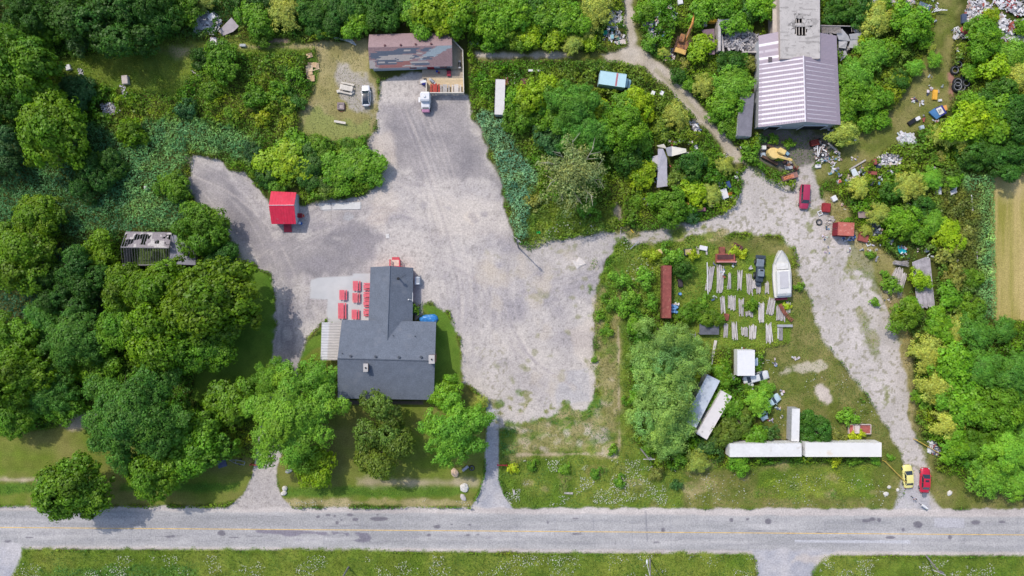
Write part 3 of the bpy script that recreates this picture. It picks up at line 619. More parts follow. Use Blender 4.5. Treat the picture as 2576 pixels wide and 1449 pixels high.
# canopy
cp = mat('corrugated_plastic', vcol=True, rough=.5, var=.06); m = MB()
def cpc(u, v):
    st = .5 + .5 * math.sin(v * 2 * PI * 24); base = (206, 200, 196) if u > .34 else (222, 222, 226); q = .80 + .2 * st + .08 * (hn(int(v * 24), int(u * 3)) - .5); return tuple(x * q for x in A(*base))
grid_roof(m, W(809.5, 811, 2.5), W(861, 811, 2.9), W(850, 905.5, 2.9), W(806.5, 906, 2.5), 12, 240, cpc, lambda u, v: .05 * math.sin(v * 2 * PI * 24) + (.012 if u > .34 else 0))
cn = m.build('canopy', cp, R_, world=True)
m = MB()
for yy in (815, 858, 902): m.tube(W(811, yy, 0), W(811, yy, 2.4) * 1, .06, n=6)
m.tube(W(811, 811, 2.4), W(811, 905, 2.4), .05, n=6); m.build('canopy_post', white, R_, world=True)
# chimneys, vents
brick = mat('chimney_brick', (158, 118, 104), rough=.9, var=.15, fine=.15)
for (x, y, h, sx, sy) in ((920, 925, 6.1, .75, 1.45), (1086, 904, 6.6, 1.0, 1.5)):
    m = MB(); p = W(x, y, h); m.box((p.x, p.y, (h + 3) / 2), (sx, sy, h - 3)); ch = m.build('chimney', brick, rf, world=False); ch.matrix_parent_inverse = Matrix.Identity(4); ch.parent = R_; ch.matrix_parent_inverse = Matrix.Translation(-Vector(R_.location))
    m = MB(); m.box((p.x, p.y, h + .06), (sx + .14, sy + .14, .12)); c1 = m.build('chimney_cap', concrete, ch); 
    m = MB(); m.tube((p.x, p.y, h + .1), (p.x, p.y, h + .35), .17, .15, 10); c2_ = m.build('flue', black, ch)
def roofz_m(y): return E + (RG - E) * (1 - abs((y - 905) / 98.0))
for x, y in ((882, 895.5), (945, 897), (1003.5, 898.5), (1059, 898)):
    m = MB(); z = roofz_m(y); p = W(x, y, z + .2); m.tube((p.x, p.y, z - .1), (p.x, p.y, z + .3), .14, .14, 10); m.tube((p.x, p.y, z + .3), (p.x, p.y, z + .38), .26, .22, 12); m.build('roof_vent', mat('vent_grey', (82, 88, 98), rough=.5, var=.05), R_, world=True)
for x, y in ((861, 889), (988.5, 844), (1044, 845.5)):
    m = MB(); z = roofz_m(y); p = W(x, y, z + .3); m.tube((p.x, p.y, z - .1), (p.x, p.y, z + .45), .07, .07, 8); m.build('vent_pipe', black, R_, world=True)
m = MB(); p = W(1001, 701, 5.2); m.tube((p.x, p.y, 3.4), (p.x, p.y, 5.0), .13, .13, 10); m.tube((p.x, p.y, 5.0), (p.x, p.y, 5.3), .3, .22, 10); m.tube((p.x + .1, p.y, 3.7), (p.x + 1.3, p.y + .9, 3.1), .02, n=4); m.build('exhaust_stack', black, R_, world=True)
m = MB(); p = W(1034, 755, 3); m.tube((p.x + .3, p.y + 1.5, 2.75), (p.x + .3, p.y - .3, 2.75), .05, n=6); m.tube((p.x + .3, p.y, 2.75), (p.x - .5, p.y + .1, 3.0), .04, n=6); m.tube((p.x - .5, p.y + .1, 2.9), (p.x - .5, p.y + .1, 3.15), .16, .1, 8); m.build('roof_bracket', white, R_, world=True)
carve(W(975, 905).x, W(975, 905).y, 10.5, 8.5)
# back porch
P_ = thing('porch', 'small pale porch landing with red handrails and steps at the wing gable', 'porch', W(995, 664))
m = MB(); m.box(W(995, 662, .45) + Vector((0, 0, -.06)), (1.75, 1.3, .12)); m.build('platform', mat('pale_board', (226, 206, 192), rough=.8), P_, world=True)
for s_ in (-1, 1):
    m = MB(); p = W(995, 662, .45)
    for k in range(3): m.box((p.x + s_ * .95, p.y - .6 + k * .6, .7), (.08, .08, 1.4))
    m.box((p.x + s_ * .95, p.y, 1.35), (.26, 1.5, .08)); m.box((p.x + s_ * .95, p.y, .8), (.05, 1.4, .08)); m.build('handrail', redpaint, P_, world=True)
m = MB()
for k in range(2): m.box((p.x, p.y + .8 + k * .28, .3 - k * .15), (1.5, .3, .06))
m.box((p.x + .1, p.y - .62, .5), (2.6, .12, .1)); m.build('step', redpaint, P_, world=True)
# cooler / AC box on the east wall
C_ = thing('air_conditioner', 'white metal air conditioning box against the restaurant wing wall', 'air conditioner', W(1049.5, 706))
m = MB(); p = W(1049.5, 706, 1.3); m.bbox((p.x, p.y, .8), (1.0, 1.55, 1.3), bev=.06); m.box((p.x, p.y, .1), (.9, 1.4, .18)); m.build('cabinet', mat('ac_white', (214, 222, 232), rough=.5, var=.04), C_, world=True)
m = MB(); m.box((p.x + .12, p.y + .1, 1.465), (.6, 1.0, .03)); m.build('lid', greymetal, C_, world=True)
for (nm, x, y, col, lab) in (('bicycle', 1052, 770, (170, 60, 60), 'red bicycle leaning beside the restaurant wing wall'),):
    T_ = thing(nm, lab, 'bicycle', W(x, y), .5); m = MB()
    for s_ in (-1, 1): m.torus((s_ * .5, 0, .34), .32, .03, 18, 6, axis='Y'); m.tube((s_ * .5, 0, .34), (s_ * .5 + .01, .02, .34), .05)
    m.build('wheel', rubber, T_); m = MB()
    for a_, b_ in (((-.5, 0, .34), (-.2, 0, .85)), ((-.2, 0, .85), (.4, 0, .85)), ((.4, 0, .85), (.5, 0, .34)), ((-.5, 0, .34), (0, 0, .34)), ((0, 0, .34), (.4, 0, .85)), ((0, 0, .34), (-.22, 0, .9))): m.tube(a_, b_, .025, n=6)
    m.build('frame', mat('bike_red', (180, 60, 60)), T_); m = MB(); m.tube((.4, -.28, .95), (.4, .28, .95), .02, n=6); m.build('handlebar', black, T_); m = MB(); m.bbox((-.22, 0, .95), (.24, .14, .06), bev=.02); m.build('saddle', black, T_)
T_ = thing('waste_bin', 'black slatted storage bin below the restaurant wing eave', 'bin', W(1062.5, 783)); m = MB(); p = W(1045, 783, .9); T_.location = (p.x, p.y, 0)
m.box((0, 0, .45), (1.0, 1.5, .9)); m.build('body', black, T_); m = MB()
for k in range(6): m.box((0, -.62 + k * .25, .93), (1.0, .12, .05))
m.build('lid', mat('bin_grey', (84, 92, 98)), T_)
# blue tarpaulin over something low
T_ = thing('tarpaulin', 'bright blue tarpaulin spread over a low pile behind the restaurant corner', 'tarpaulin', W(1080, 801)); m = MB()
o_ = [(1056, 797), (1066, 792), (1080, 791), (1093, 790), (1100, 795), (1103, 803), (1098, 811), (1075, 811), (1058, 811), (1054, 804)]
rg = []
for k, (q, z) in enumerate(((1.0, .02), (.93, .35), (.75, .62), (.5, .7), (.25, .74))): rg.append([Vector((W(x, y).x * q + W(1079, 801).x * (1 - q), W(x, y).y * q + W(1079, 801).y * (1 - q), z + .07 * hn(x, k))) for x, y in o_])
m.loft(rg); m.build('cover', mat('blue_tarp', (58, 138, 214), rough=.5, var=.25, scale=1.8, stain=((150, 200, 240), 2.2, .6)), T_, world=True)

# ------------------------------------------------------------------ picnic tables
def picnic(x, y, w_, l_, label, grp, paintm=redpaint, rz=0.0, z0=.0, name='picnic_table'):
    T_ = thing(name, label, 'picnic table', W(x, y, z0 + .7).xy.to_3d() + Vector((0, 0, z0)), rz, grp); bw = w_ * .46
    m = MB(); n = 5
    for k in range(n): m.box((-bw / 2 + (k + .5) * bw / n, 0, .74), (bw / n - .012, l_, .04))
    m.build('tabletop', paintm, T_)
    for s_ in (-1, 1):
        m = MB()
        for k in range(2): m.box((s_ * (w_ / 2 - .08 - k * .17), 0, .44), (.15, l_, .04))
        m.build('bench', paintm, T_)
    for s_ in (-1, 1):
        m = MB(); yy = s_ * l_ * .36
        for q in (-1, 1): m.tube((q * w_ * .38, yy, 0), (q * w_ * .14, yy, .72), .045, n=4)
        m.box((0, yy, .40), (w_ * .9, .05, .09)); m.build('leg', paintm, T_)
    return T_
TB = mat('table_red', (236, 112, 126), rough=.8, var=.1, scale=1.8, fine=.06, stain=((228, 140, 148), 2.0, .62)); G1 = 'red picnic tables on the patio'
picnic(896.5, 719, 1.55, 1.95, 'red picnic table on the patio, northernmost of the middle column', G1, TB)
picnic(862.5, 742, 1.55, 2.0, 'shorter red picnic table at the patio left side, above the long one', G1, TB)
picnic(895.5, 749, 1.55, 1.95, 'red picnic table with a pale worn top in the middle of the patio', G1, mat('table_worn', (226, 112, 122), rough=.7, var=.1, stain=((236, 206, 196), 1.6, .56)))
picnic(860, 782, 1.65, 3.15, 'longest red picnic table at the patio left side', G1, TB)
picnic(893.5, 791, 1.55, 1.95, 'red picnic table nearest the main roof, south end of the middle column', G1, TB)
for i, y in enumerate((721, 743.5, 763, 786)):
    picnic(925, y, 1.5, 1.75, 'red picnic table half under the wing eave, %s from the top' % ('first', 'second', 'third', 'fourth')[i], G1, TB, rz=PI / 2)

# ------------------------------------------------------------------ red roofed shed
R_ = thing('red_shed', 'small white shed with bright red gable roof and red ramp', 'shed', W(713, 525))
redroof = mat('red_roof', (220, 46, 78), rough=.6, var=.12, scale=1.2, fine=.08, stain=((206, 80, 100), 1.0, .6))
n1, r1, s1, s2, r2, n2 = W(682, 481, 2.5), W(676, 516.5, 3.7), W(683, 563.5, 2.5), W(744.5, 563.5, 2.5), W(740, 516, 3.7), W(745.5, 484, 2.5)
for q in ((n1, n2, r2, r1), (r1, r2, s2, s1)): m = MB(); m.slab(list(q), .1); rr = m.build('roof', redroof, R_, world=True); sm_ = MB(); [sm_.tube(q[0].lerp(q[1], k / 9.0) + Vector((0, 0, .01)), q[3].lerp(q[2], k / 9.0) + Vector((0, 0, .01)), .022, n=4) for k in range(1, 9)]; sm_.build('seam', redroof, R_, world=True)
m = MB(); m.tube(r1 + Vector((0, 0, .03)), r2 + Vector((0, 0, .03)), .08, n=6); m.build('ridge_cap', mat('pink_trim', (250, 196, 204)), R_, world=True)
m = MB(); ps = inset([n1, s1, s2, n2], .2); walls(m, ps, [(0, 1, ps[0].lerp(ps[1], .5) + Vector((0, 0, 1.2))), (2, 3, ps[2].lerp(ps[3], .5) + Vector((0, 0, 1.2)))], .1)
m.build('wall', sidingw, R_, world=True)
m = MB(); m.box((W(722, 560, 1).x, ps[1].y - .03, 1.2), (1.3, .08, 1.9)); m.build('door', darkred, R_, world=True)
m = MB(); pa = W(713, 563, .5); pb = W(734, 584, .1); m.slab([(pa.x, pa.y, .5), (pb.x, pa.y, .5), (pb.x, pb.y, .08), (pa.x, pb.y, .08)], .08); m.build('ramp', mat('ramp_red', (186, 66, 84), rough=.8, fine=.1), R_, world=True)
carve(W(712, 525).x, W(712, 525).y, 3.2, 3.8)
T_ = thing('red_chair', 'red wooden armchair beside the shed gable wall', 'chair', W(757, 543)); m = MB()
m.box((0, 0, .38), (.7, .7, .06)); m.build('seat', darkred, T_); m = MB(); m.box((-.35, 0, .75), (.08, .8, .8), ry=-.2); m.build('backrest', darkred, T_)
for s_ in (-1, 1): m = MB(); m.box((0, s_ * .4, .6), (.8, .12, .05)); m.build('armrest', darkred, T_); m = MB(); m.box((.3, s_ * .36, .28), (.06, .06, .6)); m.build('leg', darkred, T_)
m = MB(); m.box((.6, 0, .3), (.35, .5, .05)); m.build('footrest', mat('orange_red', (220, 90, 70)), T_)
T_ = thing('barrel', 'blue plastic drum beside the red-roofed shed corner', 'barrel', W(757, 562)); m = MB(); m.tube((0, 0, 0), (0, 0, .8), .3, n=14); m.torus((0, 0, .3), .3, .02, 14, 5); m.torus((0, 0, .6), .3, .02, 14, 5); m.build('body', bluep, T_, smooth=True); m = MB(); m.tube((0, 0, .8), (0, 0, .83), .26, n=14); m.build('lid', white, T_)
T_ = thing('steel_sign', 'small pale board lying on the open gravel', 'board', W(975, 594)); m = MB(); m.box((0, 0, .05), (.7, .9, .05), rz=.1); m.box((.02, .0, .1), (.5, .7, .04), rz=.1); m.build('sheet', dirtywhite, T_)
T_ = thing('concrete_slab', 'long cracked white concrete slab beside the gravel thicket', 'slab', W(854, 519)); m = MB()
m.slab([W(800, 512, .12), W(830, 510, .12), W(834, 527, .12), W(807, 528, .12)], .12); m.slab([W(834, 510, .14), W(907, 508.5, .14), W(907, 526, .14), W(838, 527, .14)], .12); m.build('slab', mat('pale_concrete', (226, 224, 222), rough=.9, var=.1, stain=((190, 190, 190), .9, .6)), T_, world=True)

# ------------------------------------------------------------------ upper house and its deck
R_ = thing('brown_house', 'white house with patchy brown, grey and blue shingled roof', 'house', W(1033, 130))
HE, HR = 2.7, 4.3
nw, rw, sw, se, re_, ne = W(928.5, 87, HE), W(926, 119.5, HR), W(930, 172.5, HE), W(1138, 166, HE), W(1137, 114, HR), W(1136, 80, HE)
br = (158, 132, 134); dk = (100, 108, 124); lt = (182, 174, 170); bl = (160, 174, 182); br2 = (160, 112, 108)
PAT = [('d', .06, .18, .52, .30), ('d', .0, .26, .38, .50), ('d', .10, .40, .34, .82), ('d', .28, .04, .55, .34), ('d', .60, .06, .70, .24), ('d', .48, .42, .58, .56), ('d', .64, .50, .76, .62), ('d', .52, .80, .74, .92), ('d', .32, .5, .42, .7),
       ('l', .12, .42, .34, .58), ('l', .22, .38, .4, .5), ('l', .36, .38, .52, .68), ('l', .0, .60, .08, .98), ('l', .5, .7, .72, .78), ('l', .44, .86, .56, .96), ('l', .12, .66, .2, .74), ('l', .24, .7, .34, .76), ('l', .40, .12, .48, .2), ('l', .58, .48, .68, .56), ('l', .05, .9, .12, .98), ('l', .52, .94, .66, .99), ('l', .55, .3, .62, .38)]
def hroof(u, v):
    rowv = math.floor(v * 26) / 26; jit = (hn(math.floor(v * 26), 3) - .5) * .05; us = u - jit + (v - .5) * .14 * (1 if v < .5 else .6)
    col = br if hn(math.floor(u * 60), math.floor(v * 26), 5) > .3 else (150, 124, 126)
    if v > .62 and u < .5 and u > .12: col = br2
    if us > .62 and us < .93 and v > .0 and v < .68 and (us + v * .40) < .985 and us > .76 - v * .28 + .0: col = bl
    for (k, a_, b_, c_, d2) in PAT:
        if a_ <= us <= c_ and b_ <= rowv <= d2: col = dk if k == 'd' else lt
    q = .92 + .16 * hn(math.floor(u * 130), math.floor(v * 26), 9); return tuple(x * q for x in A(*col))
m = MB(); grid_roof(m, rw, re_, se, sw, 200, 104, hroof); rs_ = m.build('roof', mat('patched_shingles', vcol=True, rough=.9, var=.04, bump=.3), R_, world=True)
m = MB(); m.slab([nw, ne, re_, rw], .12); m.build('roof', mat('brown_shingles', (164, 140, 142), rough=.9, var=.07, fine=.12, fscale=4, bump=.3), R_, world=True)
m = MB(); m.slab([p - Vector((0, 0, .02)) for p in (rw, re_, se, sw)], .1); m.build('roof_deck', white, R_, world=True)
m = MB(); ps = inset([nw, sw, se, ne], .35); walls(m, ps, [(0, 1, ps[0].lerp(ps[1], .5) + Vector((0, 0, HR - HE))), (2, 3, ps[2].lerp(ps[3], .5) + Vector((0, 0, HR - HE)))], .12); m.build('wall', sidingw, R_, world=True)
for (xx, w_, z, h_, mm, nm) in ((1038.5, 1.1, 1.7, .9, glass, 'window'), (1115, 1.1, 1.7, .9, glass, 'window'), (1083, 1.1, 1.3, 2.0, darkred, 'door')):
    p = W(xx, 171, z); ysw = ps[1].lerp(ps[2], (p.x - ps[1].x) / (ps[2].x - ps[1].x)).y
    m = MB(); m.box((p.x, ysw - .05, z), (w_, .08, h_)); wf = m.build(nm, mm, R_, world=True)
    m = MB()
    for s_ in (-1, 1): m.box((p.x + s_ * (w_ / 2 + .06), ysw - .06, z), (.12, .14, h_ + .24)); m.box((p.x, ysw - .06, z + s_ * (h_ / 2 + .06)), (w_, .14, .12))
    m.build('frame', darkred, wf)
for x, y in ((968, 114), (1008, 113), (1045.5, 111), (1084.5, 110)):
    m = MB(); p = W(x, y, 4.3); m.box((p.x, p.y, 4.28), (.35, .3, .3)); m.build('roof_vent', mat('vent_brown', (110, 72, 78)), R_, world=True)
carve(W(1033, 130).x, W(1033, 130).y, 8.8, 5)
D_ = thing('deck', 'timber deck wrapping round the brown-roofed house with a pale board railing', 'deck', W(1120, 200))
def planks(mb, poly, z, wdt, ax='x', rgb=(212, 196, 168)):
    xs = [p.x for p in poly]; ys = [p.y for p in poly]; r = random.Random(4)
    if ax == 'x':
        y = min(ys)
        while y < max(ys) - 1e-3:
            q = r.uniform(.88, 1.08); mb.box(((min(xs) + max(xs)) / 2, y + wdt / 2, z), (max(xs) - min(xs), wdt - .015, .04), col=tuple(v * q for v in A(*rgb))); y += wdt
    else:
        x = min(xs)
        while x < max(xs) - 1e-3:
            q = r.uniform(.9, 1.06); mb.box((x + wdt / 2, (min(ys) + max(ys)) / 2, z), (wdt - .015, max(ys) - min(ys), .04), col=tuple(v * q for v in A(*rgb))); x += wdt
dz = .55
m = MB(); planks(m, [W(1062, 176, dz), W(1165, 197, dz)], dz - .02, .16, rgb=(196, 180, 160)); m.build('floor', vcm, D_, world=True)
m = MB(); planks(m, [W(1073.5, 197, dz), W(1165, 231, dz)], dz - .02, .16, rgb=(232, 208, 170)); m.build('floor', vcm, D_, world=True)
m = MB(); planks(m, [W(1131, 128, dz), W(1163, 176, dz)], dz - .02, .16, 'y', (200, 184, 158))
m.slab([W(1131, 95, dz), W(1139, 99, dz), W(1163, 128, dz), W(1131, 128, dz)], .04, col=A(198, 182, 156)); m.build('floor', vcm, D_, world=True)
rail = mat('railing_board', (230, 222, 208), rough=.7, var=.05)
def fence_run(a, b, h, name='railing'):
    m = MB(); a, b = Vector(a), Vector(b); d = (b - a); L = d.length; ang = math.atan2(d.y, d.x); n = int(L / .3)
    for k in range(n): p = a + d * ((k + .5) / n); m.box((p.x, p.y, h / 2 + dz * .3), (L / n - .03, .04, h - dz * .1), rz=ang)
    c_ = (a + b) / 2; m.box((c_.x, c_.y, h + dz * .5), (L, .15, .06), rz=ang); m.build(name, rail, D_, world=True)
for a_, b_ in (((1137, 97), (1164, 126)), ((1164, 126), (1166.5, 233)), ((1166.5, 233), (1073, 233)), ((1073, 233), (1072, 203))): fence_run(W(*a_, 1.6).xy.to_3d(), W(*b_, 1.6).xy.to_3d(), 1.35)
m = MB()
for k in range(3): p = W(1064, 190, .3); m.box((p.x - .35 * k, p.y - .6, .42 - k * .16), (.36, 2.2, .05))
m.build('step', mat('step_board', (198, 188, 180)), D_, world=True)
carve(W(1120, 200).x, W(1120, 200).y, 4.6, 3.6); carve(W(1150, 150).x, W(1150, 150).y, 2, 5)
T_ = picnic(1094, 221, 1.9, 1.7, 'dark red picnic table on the house deck', 'picnic tables at the house', mat('deck_table_red', (186, 72, 62)), z0=dz)
picnic(1119, 223, 1.9, 1.7, 'pale grey picnic table on the house deck, middle one', 'picnic tables at the house', oldwood, z0=dz)
picnic(1148, 223, 1.9, 1.7, 'pale grey picnic table in the house deck corner', 'picnic tables at the house', mat('bleached_wood', (222, 214, 206)), z0=dz)
def grill(x, y, rz, lab, lidm, z0):
    T_ = thing('barbecue', lab, 'barbecue', W(x, y, z0 + 1).xy.to_3d() + Vector((0, 0, z0)), rz); m = MB(); m.box((0, 0, .4), (.6, .5, .7)); m.build('cabinet', black, T_)
    m = MB(); m.loft([[(x_, yy, .78 + .22 * math.sin(t)) for x_, yy, t in [(-.4, -.3, 0), (-.4, -.2, 1), (-.4, 0, 1.57), (-.4, .2, 1), (-.4, .3, 0)]], [(x_, yy, .78 + .22 * math.sin(t)) for x_, yy, t in [(.4, -.3, 0), (.4, -.2, 1), (.4, 0, 1.57), (.4, .2, 1), (.4, .3, 0)]]]); m.build('hood', lidm, T_)
    for s_ in (-1, 1): m = MB(); m.box((s_ * .6, 0, .78), (.35, .45, .04)); m.build('side_shelf', steel, T_)
grill(1156, 161, PI / 2, 'black gas barbecue on the deck by the right railing', black, dz)
grill(1087, 203, -.7, 'grey barbecue standing askew at the deck step', steel, dz)
T_ = thing('lounge_chair', 'dark red cushioned chair by the white house wall on the deck', 'chair', W(1129, 184, 1).xy.to_3d() + Vector((0, 0, dz))); m = MB(); m.bbox((0, 0, .3), (.8, 1.1, .3), bev=.06); m.build('seat', mat('cushion_red', (176, 62, 80)), T_); m = MB(); m.box((0, .62, .6), (.9, .2, .8)); m.build('backrest', black, T_)
T_ = thing('bucket', 'blue bucket by the red house door', 'bucket', W(1099, 179, .9).xy.to_3d() + Vector((0, 0, dz))); m = MB(); m.tube((0, 0, 0), (0, 0, .35), .16, .22, 12); m.build('body', mat('bucket_blue', (36, 70, 190)), T_)
T_ = thing('bucket', 'red bucket by the red house door', 'bucket', W(1104, 182.5, .9).xy.to_3d() + Vector((0, 0, dz))); m = MB(); m.tube((0, 0, 0), (0, 0, .3), .14, .2, 12); m.build('body', darkred, T_)
T_ = thing('crate', 'navy blue bin below the deck corner beside the camper', 'crate', W(1067, 211)); m = MB(); m.box((0, 0, .35), (.7, .6, .7)); m.build('body', mat('navy', (40, 48, 140)), T_); m = MB(); m.box((-.1, .25, .74), (1.1, .5, .06), rz=.2); m.build('lid', white, T_)
# ------------------------------------------------------------------ vehicles
def wheel(T_, x, y, r=.33, wd=.2, part='wheel', rim=steel):
    m = MB(); s_ = 1 if y > 0 else -1; m.tube((x, y - s_ * wd, r), (x, y, r), r, r, 18); m.torus((x, y - s_ * wd * .5, r), r * .86, wd * .42, 18, 6, axis='Y'); wv = m.build(part, rubber, T_, smooth=True)
    m = MB(); m.tube((x, y - s_ * .02, r), (x, y + s_ * .012, r), r * .62, r * .55, 12); m.build('rim', rim, wv)
def car(dx, dy, L, Wd, hd, rgb, label, kind='sedan', sunroof=False, H=1.42, name='parked_car', glassroof=False):
    T_ = thing(name, label, 'car', W(dx, dy, .9).xy.to_3d(), hd); bp = mat('car_paint_%d_%d_%d' % rgb, rgb, rough=.38, var=.03, coat=.35, spec=.5)
    hl, hw = L / 2, Wd / 2
    if kind == 'sedan': top = [(-1, .66), (-.965, .80), (-.88, .88), (-.66, .93), (-.5, .93), (.3, .93), (.5, .90), (.72, .83), (.86, .76), (.95, .68), (1, .5)]; g0, g1, t0, t1 = -.74, .50, -.46, .18
    elif kind == 'hatch': top = [(-1, .6), (-.96, .86), (-.8, .95), (-.5, .95), (.3, .95), (.46, .92), (.78, .82), (.93, .72), (1, .52)]; g0, g1, t0, t1 = -.86, .46, -.58, .10
    else: top = [(-1, .7), (-.98, .98), (-.9, 1.05), (-.5, 1.05), (.3, 1.05), (.52, 1.03), (.8, .96), (.95, .86), (1, .6)]; g0, g1, t0, t1 = -.97, .55, -.93, .28
    rings = []
    for (t, z) in top:
        x = t * hl; e = abs(t); wv = hw * (1 - .20 * max(0, (e - .5) / .5) ** 2.0 - (.10 if e > .99 else 0)); zb = .22 if e < .95 else .34
        rings.append([(x, -wv * .92, zb), (x, -wv, zb + .16), (x, -wv * .99, z * .62), (x, -wv * .93, z * .88), (x, -wv * .80, z - .015), (x, -wv * .4, z + .02), (x, wv * .4, z + .02), (x, wv * .80, z - .015), (x, wv * .93, z * .88), (x, wv * .99, z * .62), (x, wv, zb + .16), (x, wv * .92, zb)])
    m = MB(); m.loft(rings); m.build('body', bp, T_, smooth=True)
    zb = .93 if kind != 'suv' else 1.05; zt = H if kind != 'suv' else H + .25; b = hw * .86; tt = hw * .66
    B = lambda t, s_: Vector((t * hl, s_ * b * (1 if t > g0 + .1 else .96), zb - .02)); Tp = lambda t, s_: Vector((t * hl, s_ * tt, zt - .05))
    def pane(nm, pts, ins=.0):
        c = sum(pts, Vector()) / 4; m = MB(); m.add([c + (p - c) * (1 - ins) for p in pts], [(0, 1, 2, 3)]); m.build(nm, glass, T_)
    pane('windshield', [B(g1, -1), B(g1, 1), Tp(t1, 1), Tp(t1, -1)], .05); pane('rear_window', [B(g0, 1), B(g0, -1), Tp(t0, -1), Tp(t0, 1)], .08)
    for s_ in (-1, 1): pane('side_window', [B(g0, s_), B(g1, s_), Tp(t1, s_), Tp(t0, s_)], .04)
    m = MB(); cr = []
    for (t, dz_, q) in ((t0 - .03, -.04, .97), (t0 + .05, .0, 1), ((t0 + t1) / 2, .03, 1.02), (t1 - .05, .0, 1), (t1 + .02, -.04, .97)):
        x = t * hl; cr.append([(x, -tt * q, zt - .09 + dz_), (x, -tt * q * .96, zt - .02 + dz_), (x, -tt * .5, zt + .01 + dz_), (x, tt * .5, zt + .01 + dz_), (x, tt * q * .96, zt - .02 + dz_), (x, tt * q, zt - .09 + dz_)])
    m.loft(cr); m.build('car_roof', glass if glassroof else bp, T_, smooth=True)
    m = MB()
    for s_ in (-1, 1):
        m.tube(B(g1, s_), Tp(t1, s_), .045, .04, 6); m.tube(B(g0, s_), Tp(t0, s_), .07, .05, 6); m.tube(Tp(t0, s_), Tp(t1, s_), .04, n=6); md = (g0 + g1) / 2; m.tube(B(md, s_), Tp((t0 + t1) / 2, s_), .04, n=6)
    m.build('pillar', bp, T_)
    if sunroof:
        m = MB(); m.box(((t1 - .17) * hl, 0, zt + .025), (.42, tt * 1.15, .015)); m.build('sunroof', glass, T_)
    for sx in (-1, 1):
        for sy in (-1, 1): wheel(T_, sx * hl * .62, sy * hw * .98)
    for s_ in (-1, 1):
        m = MB(); m.bbox((hl * .93, s_ * hw * .62, .62), (.22, .34, .14), rz=-s_ * .35, bev=.03); m.build('headlight', mat('lamp_glass', (214, 218, 222), rough=.15, var=0), T_)
        m = MB(); m.bbox((-hl * .965, s_ * hw * .66, .72), (.12, .36, .14), rz=s_ * .2, bev=.02); m.build('taillight', mat('tail_red', (150, 20, 24), rough=.2, var=0), T_)
        m = MB(); m.bbox((g1 * hl - .28, s_ * (hw + .09), zb + .02), (.12, .2, .13), bev=.03); m.build('mirror', bp, T_)
    m = MB(); m.box((hl * .995, 0, .42), (.06, Wd * .7, .12)); m.build('bumper', black, T_)
    p = T_.location; carve(p.x, p.y, hl + .2 if abs(math.cos(hd)) > .7 else hw + .3, hw + .3 if abs(math.cos(hd)) > .7 else hl + .2)
    return T_
car(920, 240, 4.25, 1.80, PI / 2 + .03, (240, 240, 244), 'white parked car with dark glass roof on the gravel beside the brown-roofed house', 'hatch', glassroof=True)
car(2286, 1199.5, 4.7, 1.95, PI / 2 + .07, (246, 236, 150), 'pale yellow parked car at the foot of the gravel lane', 'sedan')
cr_ = car(2329, 1209, 4.95, 1.95, PI / 2 - .05, (206, 32, 64), 'red parked car with sunroof beside the yellow car', 'sedan', sunroof=True)
car(2025, 495, 4.9, 1.9, -PI / 2 - .06, (178, 50, 88), 'maroon parked wagon with its bonnet facing down the gravel yard', 'suv', name='station_wagon')
T_ = thing('washing_basin', 'grey metal bowl on the ground behind the red car', 'basin', W(2323, 1243)); m = MB(); m.tube((0, 0, 0), (0, 0, .35), .35, .48, 16); m.build('bowl', steel, T_); m = MB(); m.torus((0, 0, .35), .48, .04, 16, 6); m.build('rim', steel, T_)

def box_body(T_, L, w_, z0, z1, material, ribs=0, cx=0.0, roofm=None, name='box', seams=0):
    m = MB(); m.box((cx, 0, (z0 + z1) / 2), (L, w_, z1 - z0))
    for k in range(ribs):
        x = cx - L / 2 + (k + .5) * L / ribs
        for s_ in (-1, 1): m.box((x, s_ * (w_ / 2 + .02), (z0 + z1) / 2), (.06, .04, z1 - z0 - .2))
    b = m.build(name, material, T_)
    m = MB(); m.box((cx, 0, z1 + .02), (L + .04, w_ + .04, .04))
    for k in range(seams): m.box((cx - L / 2 + (k + 1) * L / (seams + 1), 0, z1 + .045), (.05, w_, .012))
    for s_ in (-1, 1): m.box((cx, s_ * (w_ / 2), z1 + .05), (L, .05, .05)); m.box((cx + s_ * L / 2, 0, z1 + .05), (.05, w_, .05))
    m.build('roof', roofm or material, T_); return b
def trailer(dx0, dy0, dx1, dy1, w_, ht, label, material, roofm=None, name='semi_trailer', wheels=True, grp=None, seams=8, ribs=14):
    a, b = W(dx0, dy0, ht), W(dx1, dy1, ht); a.z = b.z = 0; c = (a + b) / 2; d = b - a; L = d.length
    T_ = thing(name, label, 'trailer', c, math.atan2(d.y, d.x), grp); z0 = 1.0 if wheels else .25
    box_body(T_, L, w_, z0, ht, material, ribs, roofm=roofm, seams=seams)
    m = MB()
    for s_ in (-1, 1): m.box((0, s_ * w_ * .3, z0 - .12), (L * .96, .12, .2))
    m.build('frame', rust, T_)
    if wheels:
        for x in (-L * .40, -L * .31):
            for s_ in (-1, 1): wheel(T_, x, s_ * w_ * .48, .48, .3)
        for s_ in (-1, 1): m = MB(); m.tube((L * .3, s_ * w_ * .3, 0), (L * .3, s_ * w_ * .3, z0), .07, n=6); m.build('landing_leg', rust, T_)
    for s_ in (-1, 1):
        m = MB(); m.box((-L / 2 - .03, s_ * w_ * .245, (z0 + ht) / 2), (.05, w_ * .48, ht - z0 - .1)); dd = m.build('door', material, T_); m = MB(); m.tube((-L / 2 - .08, s_ * w_ * .06, z0 + .2), (-L / 2 - .08, s_ * w_ * .06, ht - .2), .02, n=5); m.build('latch', steel, dd)
    carve(c.x, c.y, L / 2, w_ / 2 + .1, math.atan2(d.y, d.x)); return T_
wt = mat('trailer_roof_white', (236, 235, 234), rough=.5, var=.08, scale=.35, fine=.05, fscale=2, stain=((206, 198, 190), .6, .6))
